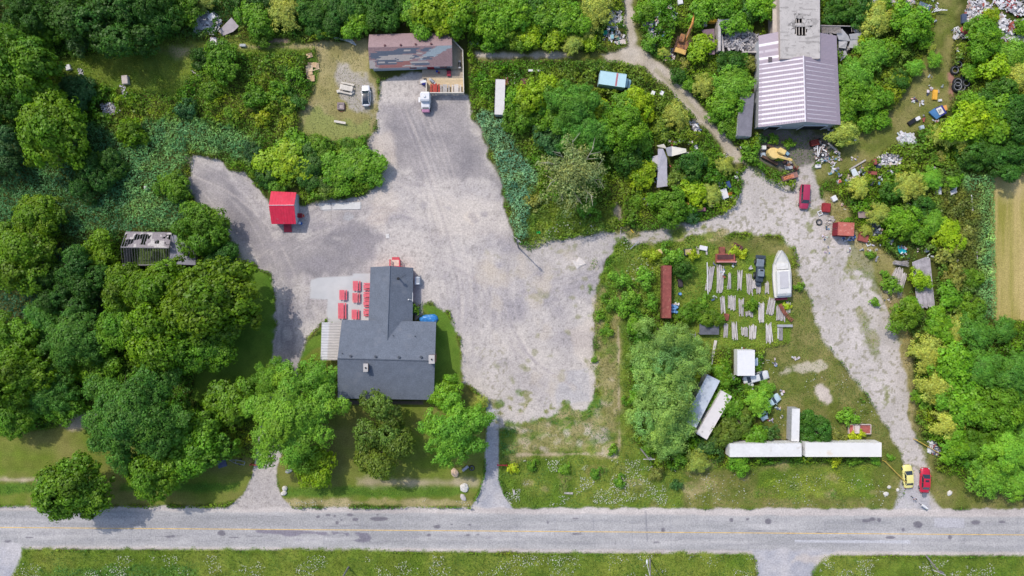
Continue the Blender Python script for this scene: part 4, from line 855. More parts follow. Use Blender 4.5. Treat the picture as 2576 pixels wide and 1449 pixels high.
wt2 = mat('trailer_roof_cream', (240, 238, 234), rough=.5, var=.05, scale=.3, stain=((228, 212, 192), .35, .58))
sil = mat('trailer_side', (190, 192, 196), rough=.5, var=.1)
trailer(2016, 1131.5, 1835, 1132.5, 2.6, 3.5, 'long white trailer near the road, the left of the two end to end', wt, wt, grp='long white trailers parked end to end')
trailer(2026, 1131, 2217, 1131, 2.75, 3.5, 'long cream-stained white trailer near the road, the right of the two end to end', wt, wt2, grp='long white trailers parked end to end')
trailer(2000, 1110, 2002, 1028, 1.5, 2.7, 'narrow white trailer standing end-on above the two long white trailers', sil, wt, wheels=False, seams=2)
trailer(1256, 288, 1259, 200, 1.85, 2.9, 'narrow white trailer among the reeds above the thicket', sil, mat('roof_offwhite', (226, 222, 220), var=.06, stain=((200, 190, 186), .8, .62)), seams=3)
m = MB(); T_ = thing('flat_trailer', 'rusty open flat trailer lying against the narrow white trailer', 'trailer', W(1272, 225)); m.box((0, 0, .4), (.9, 4.6, .12)); m.build('bed', rust, T_); m = MB(); m.tube((-.45, -2.3, .75), (-.45, 2.3, .75), .05, n=5); m.tube((.45, -2.3, .75), (.45, 2.3, .75), .05, n=5); m.build('side_rail', rust, T_)
trailer(1735, 1068, 1795, 950, 2.75, 3.6, 'silver grey slanted trailer, the left of the slanted pair by the willows', greymetal, mat('silver_roof', (206, 214, 226), rough=.5, metal=.0, var=.12, scale=.5, stain=((176, 184, 196), .7, .58)), seams=5)
trailer(1765, 1098, 1828, 990, 2.3, 3.3, 'white slanted trailer with stained roof, the right of the slanted pair', dirtywhite, mat('stained_roof', (236, 230, 228), rough=.6, var=.05, stain=((150, 140, 138), .9, .66)), seams=5)
# container roofs
trailer(1872, 342, 1880, 234, 2.7, 3.0, 'long grey ribbed container beside the purple-grey barn', mat('container_side', (190, 192, 196)), mat('container_roof', (132, 130, 140), rough=.8, var=.15, scale=1, fine=.1), name='container', wheels=False, seams=22)
T_ = trailer(1677, 800, 1678, 668, 1.7, 2.1, 'long rust-red container roof panelled in sections, overgrown on the left', rust, mat('dull_rust', (150, 84, 78), rough=.95, var=.25, scale=.9, fine=.15, stain=((186, 130, 110), 1.1, .6)), name='container', wheels=False, seams=10)
trailer(2108, 575, 2148, 577, 2.6, 2.6, 'rust red square box beside the gravel yard at the right', mat('box_red', (140, 44, 56), rough=.8), mat('box_rust_roof', (196, 112, 100), rough=.9, var=.2, stain=((226, 170, 156), 2, .58)), name='container', wheels=False, seams=3)
T_ = thing('junk_tank', 'dark brown rusty tank beside the narrow white trailer', 'tank', W(1319, 217)); m = MB(); m.tube((0, -1.1, .85), (0, 1.1, .85), .85, n=18); m.torus((0, -1.1, .85), .8, .06, 18, 5, axis='Y'); m.build('tank_body', mat('brown_rust', (110, 74, 70), rough=.8, var=.2), T_, smooth=True); m = MB(); m.tube((0, .1, 1.65), (0, .1, 1.8), .16, n=10); m.build('hatch', rust, T_)
# trucks
def truck(dx, dy, hd, L, w_, ht, rgb, label, cabL=1.5, cabrgb=None, band=None, name='box_truck', cabw=None):
    T_ = thing(name, label, 'truck', W(dx, dy, ht * .8).xy.to_3d(), hd); bm_ = mat('truck_%d_%d_%d' % rgb, rgb, rough=.5, var=.04); cm_ = mat('truck_%d_%d_%d' % (cabrgb or rgb), cabrgb or rgb, rough=.4, var=.03, coat=.3)
    box_body(T_, L, w_, .8, ht, bm_, 8, cx=0, seams=3)
    cw = cabw or w_ * .8; cx = L / 2 + cabL / 2 + .05
    m = MB(); m.loft([[(cx - cabL / 2, s * cw / 2, z) for s, z in ((-1, .45), (-1, 1.15), (1, 1.15), (1, .45))], [(cx + cabL * .35, s * cw / 2, z) for s, z in ((-1, .45), (-1, 1.1), (1, 1.1), (1, .45))], [(cx + cabL / 2, s * cw * .44, z) for s, z in ((-1, .5), (-1, .95), (1, .95), (1, .5))]]); m.build('cab', cm_, T_, bevel=.04)
    m = MB(); m.bbox((cx - cabL * .28, 0, 1.95), (cabL * .42, cw * .86, .1), bev=.04); m.build('cab_roof', cm_, T_)
    m = MB(); m.add([(cx - cabL * .06, -cw * .42, 1.93), (cx - cabL * .06, cw * .42, 1.93), (cx + cabL * .14, cw * .46, 1.14), (cx + cabL * .14, -cw * .46, 1.14)], [(0, 1, 2, 3)]); m.build('windshield', glass, T_)
    for s_ in (-1, 1):
        m = MB(); m.add([(cx - cabL * .46, s_ * cw * .46, 1.93), (cx - cabL * .06, s_ * cw * .43, 1.93), (cx + cabL * .1, s_ * cw * .48, 1.14), (cx - cabL * .46, s_ * cw * .48, 1.14)], [(0, 1, 2, 3)]); m.build('side_window', glass, T_)
        for x in (-L * .28, cx): wheel(T_, x, s_ * w_ * .48, .42, .26)
        m = MB(); m.bbox((cx + cabL * .48, s_ * cw * .34, .78), (.1, .24, .18), bev=.02); m.build('headlight', mat('lamp_glass'), T_)
    if band: m = MB(); m.box((band[0], 0, ht + .05), (band[1], w_, .02)); m.build('stripe', mat('band_%d' % band[2][0], band[2]), T_)
    p = T_.location; carve(p.x, p.y, L / 2 + .3, w_ / 2 + .2, hd); return T_
truck(1540, 201.5, -.14, 5.2, 2.6, 3.1, (190, 226, 236), 'light blue box truck with a red roof stripe half sunk in brush', 1.3, (170, 210, 225), (.8, .35, (190, 120, 130)))
truck(1874, 912, 0, 3.4, 5.0, 2.9, (240, 240, 242), 'white box truck body with pale blue cab beside the willows', 1.35, (206, 222, 240), cabw=1.6)
def camper(dx, dy):
    T_ = thing('camper_van', 'small white camper truck with pink tail parked at the deck corner', 'camper', W(dx, dy, 1.8).xy.to_3d(), PI / 2); wm = mat('camper_white', (240, 240, 244), rough=.4, var=.03)
    m = MB(); m.loft([[(x, s * w_, z) for s, z in ((-1, .5), (-1, zt - .3), (-.85, zt), (.85, zt), (1, zt - .3), (1, .5))] for x, w_, zt in ((.1, .9, 2.3), (.4, 1.0, 2.5), (1.6, 1.0, 2.6), (1.9, .85, 2.4))]); m.build('camper_body', wm, T_)
    m = MB(); m.loft([[(x, s * w_, z) for s, z in ((-1, .4), (-1, zt - .12), (-.8, zt), (.8, zt), (1, zt - .12), (1, .4))] for x, w_, zt in ((-1.25, .8, 1.4), (-.6, .85, 1.55), (.1, .85, 1.6))]); m.build('cab', wm, T_)
    m = MB(); m.loft([[(x, s * w_, z) for s, z in ((-1, .4), (-1, zt - .12), (-.8, zt), (.8, zt), (1, zt - .12), (1, .4))] for x, w_, zt in ((-1.75, .72, 1.1), (-1.3, .8, 1.35))]); m.build('tailgate', mat('pink_paint', (226, 160, 192), rough=.5), T_)
    m = MB(); m.bbox((1.0, .1, 2.68), (.5, .4, .12), rz=.5, bev=.04); m.build('roof_hatch', white, T_); m = MB(); m.box((.6, 1.25, 1.4), (1.0, .35, .05)); m.build('awning', white, T_)
    for x in (-1.1, 1.2):
        for s_ in (-1, 1): wheel(T_, x, s_ * .92, .36, .22)
    m = MB(); m.box((-1.1, 0, 1.5), (.06, 1.3, .3), ry=.5); m.build('windshield', glass, T_)
camper(1070, 257)
# old white pickup and blue-white pickup half under trees, blue-sign van
def old_car(dx, dy, L, Wd, hd, rgb, label, name='derelict_car'):
    T_ = car(dx, dy, L, Wd, hd, rgb, label, 'sedan', name=name); return T_
old_car(1903, 950, 5.3, 1.9, .25, (232, 234, 236), 'old white sedan with dusty bonnet beside the white box truck')
old_car(1938, 1012, 4.6, 1.8, .55, (196, 222, 232), 'pale blue-white derelict car under the light green tree')
old_car(1917, 1037, 3.6, 1.6, -1.1, (200, 226, 240), 'light blue derelict car nose-down in the brush above the left long trailer')
T_ = thing('pickup_bed', 'rusty white pickup body with open red-brown bed above the right long trailer', 'pickup', W(2157, 1077), 0); bm_ = mat('pickup_dirty', (222, 204, 200), var=.15, stain=((170, 100, 90), 1.6, .6)); carve(T_.location.x, T_.location.y, 2.3, 1.2)
m = MB(); m.box((0, 0, .6), (4.3, 1.9, .5)); m.build('body', bm_, T_); m = MB()
for s_ in (-1, 1): m.box((1.0, s_ * .92, 1.0), (2.3, .1, .4)); m.box((1.0 + s_ * 1.12, 0, 1.0), (.1, 1.9, .4))
m.build('side_panel', bm_, T_); m = MB(); m.box((1.0, 0, .87), (2.1, 1.7, .04)); m.build('bed_floor', mat('red_bed', (176, 100, 92), var=.3, scale=3), T_)
m = MB(); m.box((-1.7, 0, .88), (.7, 1.6, .06)); m.build('bonnet', mat('red_rust_bonnet', (196, 110, 100), var=.3, scale=3), T_)
m = MB(); m.bbox((-.7, 0, 1.15), (.9, 1.6, .6), bev=.08); m.build('cab_roof', bm_, T_)
for s_ in (-1, 1):
    for x in (-1.4, 1.3): wheel(T_, x, s_ * .95)
# ------------------------------------------------------------------ boat
T_ = thing('boat', 'white cabin boat on blocks with covered grey deck and pointed bow', 'boat', W(1967, 690, 2).xy.to_3d(), PI / 2 + .055); carve(T_.location.x, T_.location.y, 2.3, 5.2, .05)
bw_ = mat('boat_white', (232, 231, 228), rough=.45, var=.08, scale=.6, fine=.05, stain=((206, 202, 196), .9, .62)); m = MB(); rings = []; decks = []
for (x, h_, zd) in ((-4.6, 1.55, 1.9), (-4.4, 1.72, 1.95), (-2.5, 1.85, 2.0), (0, 1.9, 2.05), (1.8, 1.72, 2.15), (3.2, 1.2, 2.3), (4.1, .68, 2.42), (4.75, .08, 2.5)):
    rings.append([(x, -h_, zd), (x, -h_ * .97, zd - .5), (x, -h_ * .75, 1.0), (x, 0, .55 + .25 * max(0, x - 2)), (x, h_ * .75, 1.0), (x, h_ * .97, zd - .5), (x, h_, zd)]); decks.append((x, h_, zd))
m.loft(rings, close=False, cap=False); m.add(rings[0], [tuple(range(7))]); m.build('hull', bw_, T_, smooth=True)
m = MB(); m.loft([[(x, -h_ * .98, zd - .02), (x, 0, zd + .10), (x, h_ * .98, zd - .02)] for x, h_, zd in decks], close=False, cap=False); m.build('deck', mat('deck_white', (226, 224, 218), rough=.6, var=.08, fine=.06), T_)
m = MB(); m.loft([[(x, -w_, 2.0), (x, -w_ * .93, z), (x, w_ * .93, z), (x, w_, 2.0)] for x, w_, z in ((-4.3, 1.35, 2.5), (-3.8, 1.42, 2.85), (.6, 1.4, 2.95), (.85, 1.3, 2.6))]); m.build('cabin', bw_, T_, bevel=.06)
m = MB(); m.box((-1.1, 0, 2.92), (3.3, 1.65, .1)); m.build('cabin_cover', mat('canvas_grey', (204, 202, 206), rough=.9, var=.08, fine=.05), T_)
m = MB(); m.box((1.6, 0, 2.3), (1.2, 2.2, .3)); m.build('windshield_cover', mat('deck_white2', (232, 230, 226), rough=.6), T_)
m = MB(); m.tube((2.2, -1.45, 2.5), (4.6, -.1, 2.9), .03, n=5); m.tube((2.2, 1.45, 2.5), (4.6, .1, 2.9), .03, n=5)
for x, y in ((2.2, 1.45), (3.2, .95), (4.1, .42)):
    for s_ in (-1, 1): m.tube((x, s_ * y, 2.2), (x, s_ * y, 2.7), .02, n=5)
m.build('bow_rail', steel, T_)
m = MB(); m.box((-4.85, 0, .9), (.5, 2.2, .9)); m.build('cradle', mat('maroon_cradle', (130, 50, 70), rough=.8), T_)
for x in (-3, 2):
    for s_ in (-1, 1): m = MB(); m.box((x, s_ * .9, .45), (.3, .3, .9)); m.build('block', oldwood, T_)

# ------------------------------------------------------------------ the barn
R_ = thing('barn', 'big purple-grey metal barn with painted-glint banded roof around a flat broken concrete roof', 'barn', W(2010, 210)); BE, BR, BF = 4.0, 6.5, 5.9
pur = (178, 164, 176)
def west(u, v):     # u across the slope from the ridge outwards, v down the barn; white bands and dots are glints put into the colour
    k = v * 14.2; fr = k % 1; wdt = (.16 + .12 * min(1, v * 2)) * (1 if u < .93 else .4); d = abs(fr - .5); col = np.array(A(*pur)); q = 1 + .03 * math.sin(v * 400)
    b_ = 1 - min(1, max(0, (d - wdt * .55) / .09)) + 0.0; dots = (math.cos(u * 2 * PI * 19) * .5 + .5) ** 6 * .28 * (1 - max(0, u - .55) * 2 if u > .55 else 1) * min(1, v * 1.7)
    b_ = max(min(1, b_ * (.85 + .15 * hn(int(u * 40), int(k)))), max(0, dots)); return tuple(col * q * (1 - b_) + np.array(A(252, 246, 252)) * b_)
def east(u, v):  # thin sun glints painted across the slope, fading outwards
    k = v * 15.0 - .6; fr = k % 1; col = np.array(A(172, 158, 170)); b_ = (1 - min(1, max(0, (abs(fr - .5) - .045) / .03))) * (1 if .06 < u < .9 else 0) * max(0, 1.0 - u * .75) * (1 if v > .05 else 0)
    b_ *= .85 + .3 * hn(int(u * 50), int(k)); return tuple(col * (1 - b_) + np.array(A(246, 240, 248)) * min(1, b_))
def wnorth(u, v):  # upper patch, with the same glints painted into its colour
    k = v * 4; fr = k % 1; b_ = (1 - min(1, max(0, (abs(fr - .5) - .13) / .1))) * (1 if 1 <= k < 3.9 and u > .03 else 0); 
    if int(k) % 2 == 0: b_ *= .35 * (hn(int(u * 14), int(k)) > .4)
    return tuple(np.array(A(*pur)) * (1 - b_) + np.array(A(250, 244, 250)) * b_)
bm_ = mat('barn_metal', vcol=True, rough=.5, metal=.0, var=.04, fine=.03)
ribf = lambda u, v: .02 * (1 if (v * 180) % 1 < .3 else 0)
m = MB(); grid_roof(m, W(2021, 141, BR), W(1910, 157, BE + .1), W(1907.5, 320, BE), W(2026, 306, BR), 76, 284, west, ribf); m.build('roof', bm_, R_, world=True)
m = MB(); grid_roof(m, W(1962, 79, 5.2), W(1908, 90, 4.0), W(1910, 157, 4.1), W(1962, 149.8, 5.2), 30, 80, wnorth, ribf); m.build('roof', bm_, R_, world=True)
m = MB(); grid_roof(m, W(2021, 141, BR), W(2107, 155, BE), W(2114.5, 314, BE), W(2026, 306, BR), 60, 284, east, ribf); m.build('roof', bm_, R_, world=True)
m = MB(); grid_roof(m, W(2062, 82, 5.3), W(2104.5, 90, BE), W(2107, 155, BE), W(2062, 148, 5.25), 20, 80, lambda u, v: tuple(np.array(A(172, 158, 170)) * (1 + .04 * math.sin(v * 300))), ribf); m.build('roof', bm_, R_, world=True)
m = MB(); m.tube(W(2021, 140, BR + .05), W(2026, 306.5, BR + .05), .13, n=6); m.build('ridge_cap', mat('ridge_white', (236, 230, 238)), R_, world=True)
m = MB(); p = W(1937, 150, 4.75); m.box((p.x, p.y, p.z + .1), (.75, .95, .06)); m.build('roof_hatch', mat('hatch_grey', (104, 96, 100)), R_, world=True)
holes = []
def cr_fn(u, v):
    x, y = u * 8.2, v * 14.0; n_ = vn(x * .9, y * .9, 1) * .5 + vn(x * 2.3, y * 2.3, 2) * .3 + vn(x * 6, y * 6, 3) * .2; col = np.array(A(200, 194, 190)) * (.86 + .26 * n_)
    if vn(x * .7 + 3, y * 2.2, 6) > .74: col = col * .72
    if abs(vn(x * 1.6, y * 1.6, 7) - .5) < .018: col = col * .7
    dx_, dy_ = (u - .52) / .30, (v - .395) / .16; r_ = math.hypot(dx_, dy_) + .5 * (vn(x * 2, y * 2, 9) - .5)
    if r_ < 1.0 and abs(vn(x * 3.4, y * 1.2, 12) - .5) < .09: col = col * .45
    return tuple(col)
def ck(u, v):
    x, y = u * 8.2, v * 14.0; j = .05 * (vn(x * 2.5, y * 2.5, 15) - .5)
    a_ = .40 + j < u < .56 + j and .31 + j < v < .40; b_ = .38 + j < u < .66 + j and .46 < v < .60 + j; c_ = (u - .78) ** 2 / .001 + (v - .45) ** 2 / .0003 < 1
    return not (a_ or b_ or c_)
m = MB(); grid_roof(m, W(1960, -70, BF), W(2062, -70, BF), W(2063, 147, BF), W(1963, 147, BF), 90, 190, lambda u, v: cr_fn(u, max(0, (v - .32) / .68)), None, lambda u, v: True if v < .33 else ck(u, (v - .32) / .68)); m.build('flat_roof', mat('old_concrete_roof', vcol=True, rough=.95, var=.05, fine=.08), R_, world=True)
m = MB()
for x in (2003, 2010, 2018, 2026, 2034): m.tube(W(x, 36, BF - .2), W(x + .5, 88, BF - .2), .09, n=4)
m.tube(W(1996, 64, BF - .12), W(2046, 64, BF - .12), .16, n=4); m.tube(W(1996, 46, BF - .3), W(2040, 44, BF - .3), .08, n=4); m.build('roof_beam', mat('pale_beam', (206, 196, 188), var=.15), R_, world=True)
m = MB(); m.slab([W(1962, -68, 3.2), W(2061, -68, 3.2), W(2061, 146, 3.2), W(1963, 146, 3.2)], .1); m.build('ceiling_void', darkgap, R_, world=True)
m = MB()
for a_, b_ in (((1961, -69), (1964, 147)), ((2061, -69), (2062, 147))):
    pa, pb = W(*a_, BF), W(*b_, BF); m.slab([(pa.x - .1, pa.y, BF - .03), (pa.x + .1, pa.y, BF - .03), (pb.x + .1, pb.y, BF - .03), (pb.x - .1, pb.y, BF - .03)], BF - .03)
pa, pb = W(1963, 147, BF), W(2062, 147, BF); m.slab([(pa.x, pa.y - .1, BF - .03), (pb.x, pb.y - .1, BF - .03), (pb.x, pb.y + .1, BF - .03), (pa.x, pa.y + .1, BF - .03)], 1.5)
m.build('parapet_wall', mat('old_plaster', (190, 176, 168), var=.15), R_, world=True)
m = MB(); m.slab([W(1944, -70, 4.4), W(1960, -70, 4.4), W(1961, 84, 4.4), W(1944, 82, 4.4)], .15); m.build('side_roof', mat('beige_sheet', (206, 194, 182), var=.1, fine=.1), R_, world=True)
m = MB(); wl = [W(1911, 92, BE), W(1911.5, 317, BE), W(2026, 304, BE), W(2110, 311, BE), W(2101, 93, BE)]; wl = [Vector((v.x + (.3 if i < 2 else -.3 if i > 2 else 0), v.y + (.25 if i in (1, 2, 3) else -.2), BE)) for i, v in enumerate(wl)]
yS = min(wl[1].y, wl[3].y) + .1; A0, A1, A2, A3 = wl[0], Vector((wl[1].x, yS, BE)), Vector((wl[3].x, yS, BE)), wl[4]; walls(m, [A0, A1, A2, A3], [(1, 2, A1.lerp(A2, .5) + Vector((0, 0, BR - BE)))], .1); m.build('wall', mat('barn_wall', (196, 200, 206), rough=.7, var=.12), R_, world=True)
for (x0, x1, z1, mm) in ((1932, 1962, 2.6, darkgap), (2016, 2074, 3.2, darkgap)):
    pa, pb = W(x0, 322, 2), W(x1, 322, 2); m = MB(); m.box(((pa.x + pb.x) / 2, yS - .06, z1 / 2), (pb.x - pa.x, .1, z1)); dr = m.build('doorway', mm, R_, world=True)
    m = MB(); m.box(((pa.x + pb.x) / 2, yS - .12, z1 + .08), (pb.x - pa.x + .3, .16, .16))
    for xx in (pa.x - .08, pb.x + .08): m.box((xx, yS - .12, z1 / 2), (.16, .16, z1))
    m.build('frame', white, dr)
for (x0, y0, x1, y1) in ((1908, 88, 2112, 318), (1944, -80, 2063, 100)): p = W((x0 + x1) / 2, (y0 + y1) / 2, 4); carve(p.x, p.y, (x1 - x0) * S / 2 * .98, (y1 - y0) * S / 2 * .98)

# ------------------------------------------------------------------ collapsed and ruined buildings
def rubble(mb, poly, n, zmax, pal, r, lo=(.3, .15), hi=(1.6, .5), tilt=.5, ang=None):
    P = [W(*p) for p in poly]; xs = [p.x for p in P]; ys = [p.y for p in P]; k = 0; t = 0
    def inside(x, y):
        c = False
        for i in range(len(P)):
            a, b = P[i], P[(i + 1) % len(P)]
            if (a.y > y) != (b.y > y) and x < (b.x - a.x) * (y - a.y) / (b.y - a.y) + a.x: c = not c
        return c
    cx_, cy_ = sum(xs) / len(xs), sum(ys) / len(ys); ex = max(max(xs) - min(xs), max(ys) - min(ys)) / 2
    while k < n and t < n * 20:
        t += 1; x, y = r.uniform(min(xs), max(xs)), r.uniform(min(ys), max(ys))
        if not inside(x, y): continue
        k += 1; d = min(1, math.hypot(x - cx_, y - cy_) / ex); h = zmax * (1 - d * .8) * r.uniform(.3, 1) + .05; c = r.choice(pal); q = r.uniform(.82, 1.12)
        a_ = r.uniform(0, PI) if ang is None else ang + r.gauss(0, .18)
        mb.box((x, y, h), (r.uniform(lo[0], hi[0]), r.uniform(lo[1], hi[1]), r.uniform(.03, .12)), rz=a_, rx=r.gauss(0, tilt * .5), ry=r.gauss(0, tilt * .35), col=tuple(min(.8, v * q) for v in A(*c)))
GREYP = [(206, 202, 204), (190, 186, 190), (168, 166, 172), (216, 210, 206), (120, 118, 124)]
R_ = thing('collapsed_wing', 'collapsed roof timbers and grey boards inside broken walls left of the purple barn', 'ruin', W(1852, 95))
r = random.Random(11); m = MB(); rubble(m, [(1808, 62), (1840, 60), (1880, 80), (1908, 90), (1906, 132), (1860, 128), (1826, 120), (1808, 112)], 420, 1.4, GREYP, r, (.3, .08), (2.0, .45)); rb_ = m.build('rubble', vcm, R_, world=True); tag(rb_, 'grey broken boards and rafters', kind='stuff')
m = MB(); m.box(((W(1801, 100).x), W(1801, 98).y, 1.2), (.5, 6.4, 2.4)); m.box((W(1811, 106).x, W(1811, 110).y, .8), (.45, 4.5, 1.2), rz=.12); m.box((W(1885, 137).x, W(1885, 137).y, .8), (3.6, .25, 1.4)); m.build('wall', mat('ruin_wall', (200, 192, 188), var=.2), R_, world=True)
m = MB(); m.slab([W(1806, 50, 2.6), W(1840, 47, 2.6), W(1860, 56, 2.2), W(1808, 58, 2.4)], .1)
for k in range(4): m.tube(W(1806, 60 + k * 4, 2.2), W(1858, 54 + k * 5, 1.8), .09, n=4)
m.build('roof_beam', mat('silver_timber', (186, 184, 190), var=.2), R_, world=True)
m = MB(); m.slab([W(1764, 75, 1.6), W(1797, 72, 2.0), W(1798, 137, 2.0), W(1784, 137, 1.7), W(1778, 100, 1.6)], .06); m.build('roof_sheet', mat('plum_sheet', (134, 108, 118), rough=.7, var=.15), R_, world=True)
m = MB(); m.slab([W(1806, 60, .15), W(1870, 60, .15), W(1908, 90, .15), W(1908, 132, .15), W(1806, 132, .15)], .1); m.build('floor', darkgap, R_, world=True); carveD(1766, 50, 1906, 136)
R_ = thing('collapsed_shed', 'sagging grey shed roof sheets and bare rafters right of the purple barn', 'ruin', W(2130, 100)); m = MB()
for k in range(17): m.tube(W(2064 + k * 3.0, 64, 2.6), W(2069 + k * 3.0, 83, 2.2), .07, n=4)
m.tube(W(2062, 64, 2.7), W(2140, 66, 2.6), .1, n=4)
for k in range(10): m.tube(W(2142 + k * 5.6, 66, 2.3), W(2143 + k * 5.6, 80, 2.1), .05, n=4)
m.tube(W(2140, 65, 2.4), W(2198, 68, 2.3), .06, n=4); m.build('rafter', mat('pale_rafter', (200, 190, 186), var=.15), R_, world=True)
shm = mat('grey_sheet', (204, 202, 206), rough=.7, var=.12, scale=1, fine=.08)
for P in ([(2104, 82, 2.0), (2118, 72, 2.2), (2134, 90, 1.8), (2140, 104, 1.4), (2110, 100, 1.5)], [(2136, 86, 2.0), (2165, 82, 2.1), (2200, 86, 1.9), (2201, 97, 1.5), (2140, 100, 1.6)], [(2140, 100, 1.5), (2190, 98, 1.5), (2160, 122, 1.1), (2134, 120, 1.2)], [(2110, 100, 1.2), (2132, 104, 1.5), (2128, 122, .9), (2110, 120, 1.0)], [(2112, 140, .9), (2126, 126, 1.2), (2132, 138, .9), (2114, 154, .7)], [(2150, 74, 1.8), (2192, 74, 1.7), (2196, 84, 1.5), (2150, 82, 1.7)]):
    m = MB(); m.slab([W(*p) for p in P], .06); m.build('roof_sheet', shm, R_, world=True)
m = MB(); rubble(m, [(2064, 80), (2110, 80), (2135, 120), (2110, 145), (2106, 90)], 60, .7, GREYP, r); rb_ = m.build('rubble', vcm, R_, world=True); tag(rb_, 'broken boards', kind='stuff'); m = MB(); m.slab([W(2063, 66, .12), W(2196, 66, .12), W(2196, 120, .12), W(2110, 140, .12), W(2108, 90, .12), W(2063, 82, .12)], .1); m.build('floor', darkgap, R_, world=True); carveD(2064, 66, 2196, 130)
R_ = thing('ruined_shed', 'roofless grey shed with bare rafters and patches of rotten boards in the left woods', 'ruin', W(370, 625)); rm_ = mat('weathered_rafter', (150, 146, 150), rough=.9, var=.25)
N1, N2, M1, M2, S1, S2 = W(317, 584, 2.8), W(432, 586, 2.8), W(304, 622, 4.0), W(425, 624, 4.0), W(309, 668, 2.8), W(424, 666, 2.8); m = MB()
for k in range(19):
    t = k / 18.0; m.tube(N1.lerp(N2, t), M1.lerp(M2, t), .07, n=4); m.tube(M1.lerp(M2, t), S1.lerp(S2, t), .035, n=4)
for a_, b_ in ((N1, N2), (M1, M2), (S1, S2)): m.tube(a_, b_, .13, n=4)
m.build('rafter', rm_, R_, world=True)
def rk(u, v): return vn(u * 11, v * 3.2, 4) + .25 * vn(u * 30, v * 9, 5) > .62 or v < .10 or (v > .8 and u > .2)
def rcol(u, v): return tuple(np.array(A(*((150, 142, 146) if vn(u * 14, v * 5, 8) < .66 else (196, 190, 188)))) * (.85 + .3 * hn(int(u * 60), int(v * 20))))
m = MB(); up = Vector((0, 0, .09)); grid_roof(m, N1 + up, N2 + up, M2 + up, M1 + up, 80, 26, rcol, None, rk); m.build('roof_board', vcm, R_, world=True)
m = MB(); ps = [N1, S1, S2, N2]; walls(m, ps, (), .2); m.build('wall', greywood, R_, world=True); m = MB(); m.slab([Vector((p.x, p.y, .1)) for p in ps], .08); m.build('floor', mat('weedy_floor', (84, 104, 54), rough=1, var=.5, scale=1.5, fine=.4, fscale=4), R_, world=True)
m = MB(); m.slab([W(429, 592, 2.6), W(440, 590, 2.6), W(492, 630, 2.4), W(492, 667, 2.4), W(426, 664, 2.6)], .15); m.build('annex_roof', mat('annex_grey', (150, 150, 162), rough=.8, var=.1), R_, world=True)
m = MB(); m.slab([W(431, 600, 2.3), W(484, 630, 2.3), W(484, 662, 2.3), W(430, 660, 2.3)], 2.3); m.build('annex_wall', concrete, R_, world=True); carveD(306, 586, 490, 666, 2)
# bent tin roof among the brush
R_ = thing('tin_roof_shed', 'long bent grey tin roof of a fallen shed in the centre-right brush', 'ruin', W(1665, 430)); sm = mat('tin_grey', (196, 192, 200), rough=.5, var=.1, fine=.05)
for P in ([(1640, 394, 1.6), (1655, 390, 2.2), (1655, 427, 2.2), (1640, 433, 1.6)], [(1655, 374, 2.3), (1668, 374, 2.2), (1678, 398, 1.8), (1678, 470, 1.8), (1655, 430, 2.2)], [(1655, 430, 2.2), (1678, 432, 1.9), (1680, 468, 1.7), (1652, 472, 1.6)]):
    m = MB(); m.slab([W(*p) for p in P], .05); m.build('roof_sheet', sm, R_, world=True)
m = MB()
for k in range(6): m.tube(W(1680, 445 + k * 4, 1.2), W(1702, 445 + k * 4, 1.2), .07, n=4)
m.build('rafter', rm_, R_, world=True); m = MB(); m.slab([W(1698, 425, .9), W(1706, 422, .9), (W(1712, 480, .9)), W(1702, 500, .9)], .4); m.build('wall', mat('pale_wall', (222, 206, 196), var=.15), R_, world=True)
m = MB(); m.box(W(1706, 500, 1.0) , (1.2, 1.3, 1.0)); m.build('bin', mat('dusty_rose', (176, 120, 130)), R_, world=True); carveD(1642, 375, 1708, 500)
R_ = thing('tin_canopy', 'bright curled white metal sheet roof above the bent tin roof', 'ruin', W(1700, 381)); m = MB(); m.slab([W(1674, 372, 2.0), W(1690, 368, 2.3), W(1690, 393, 2.1), W(1680, 392, 1.8)], .05); m.build('roof_sheet', mat('tin_shade', (160, 162, 170), rough=.5), R_, world=True)  # greyer copy of the white tin: shade put into the colour
m = MB(); m.slab([W(1690, 368, 2.3), W(1726, 374, 2.4), W(1727, 383, 2.2), W(1690, 393, 2.1)], .05); m.build('roof_sheet', mat('tin_cream', (246, 240, 226), rough=.5, var=.05), R_, world=True)
m = MB(); m.box((W(1705, 388).x, W(1705, 390).y, .9), (3.4, .15, 1.7)); m.build('wall', greywood, R_, world=True); carveD(1676, 368, 1726, 392)
T_ = thing('metal_sheet', 'narrow curved pale metal sheet beside the curled white sheet roof', 'metal sheet', W(1664, 365)); m = MB(); m.slab([W(1652, 366, 1.0), W(1670, 362, 1.2), W(1678, 374, 1.0), W(1656, 370, .9)], .05); m.build('sheet', mat('tin_cream'), T_, world=True)
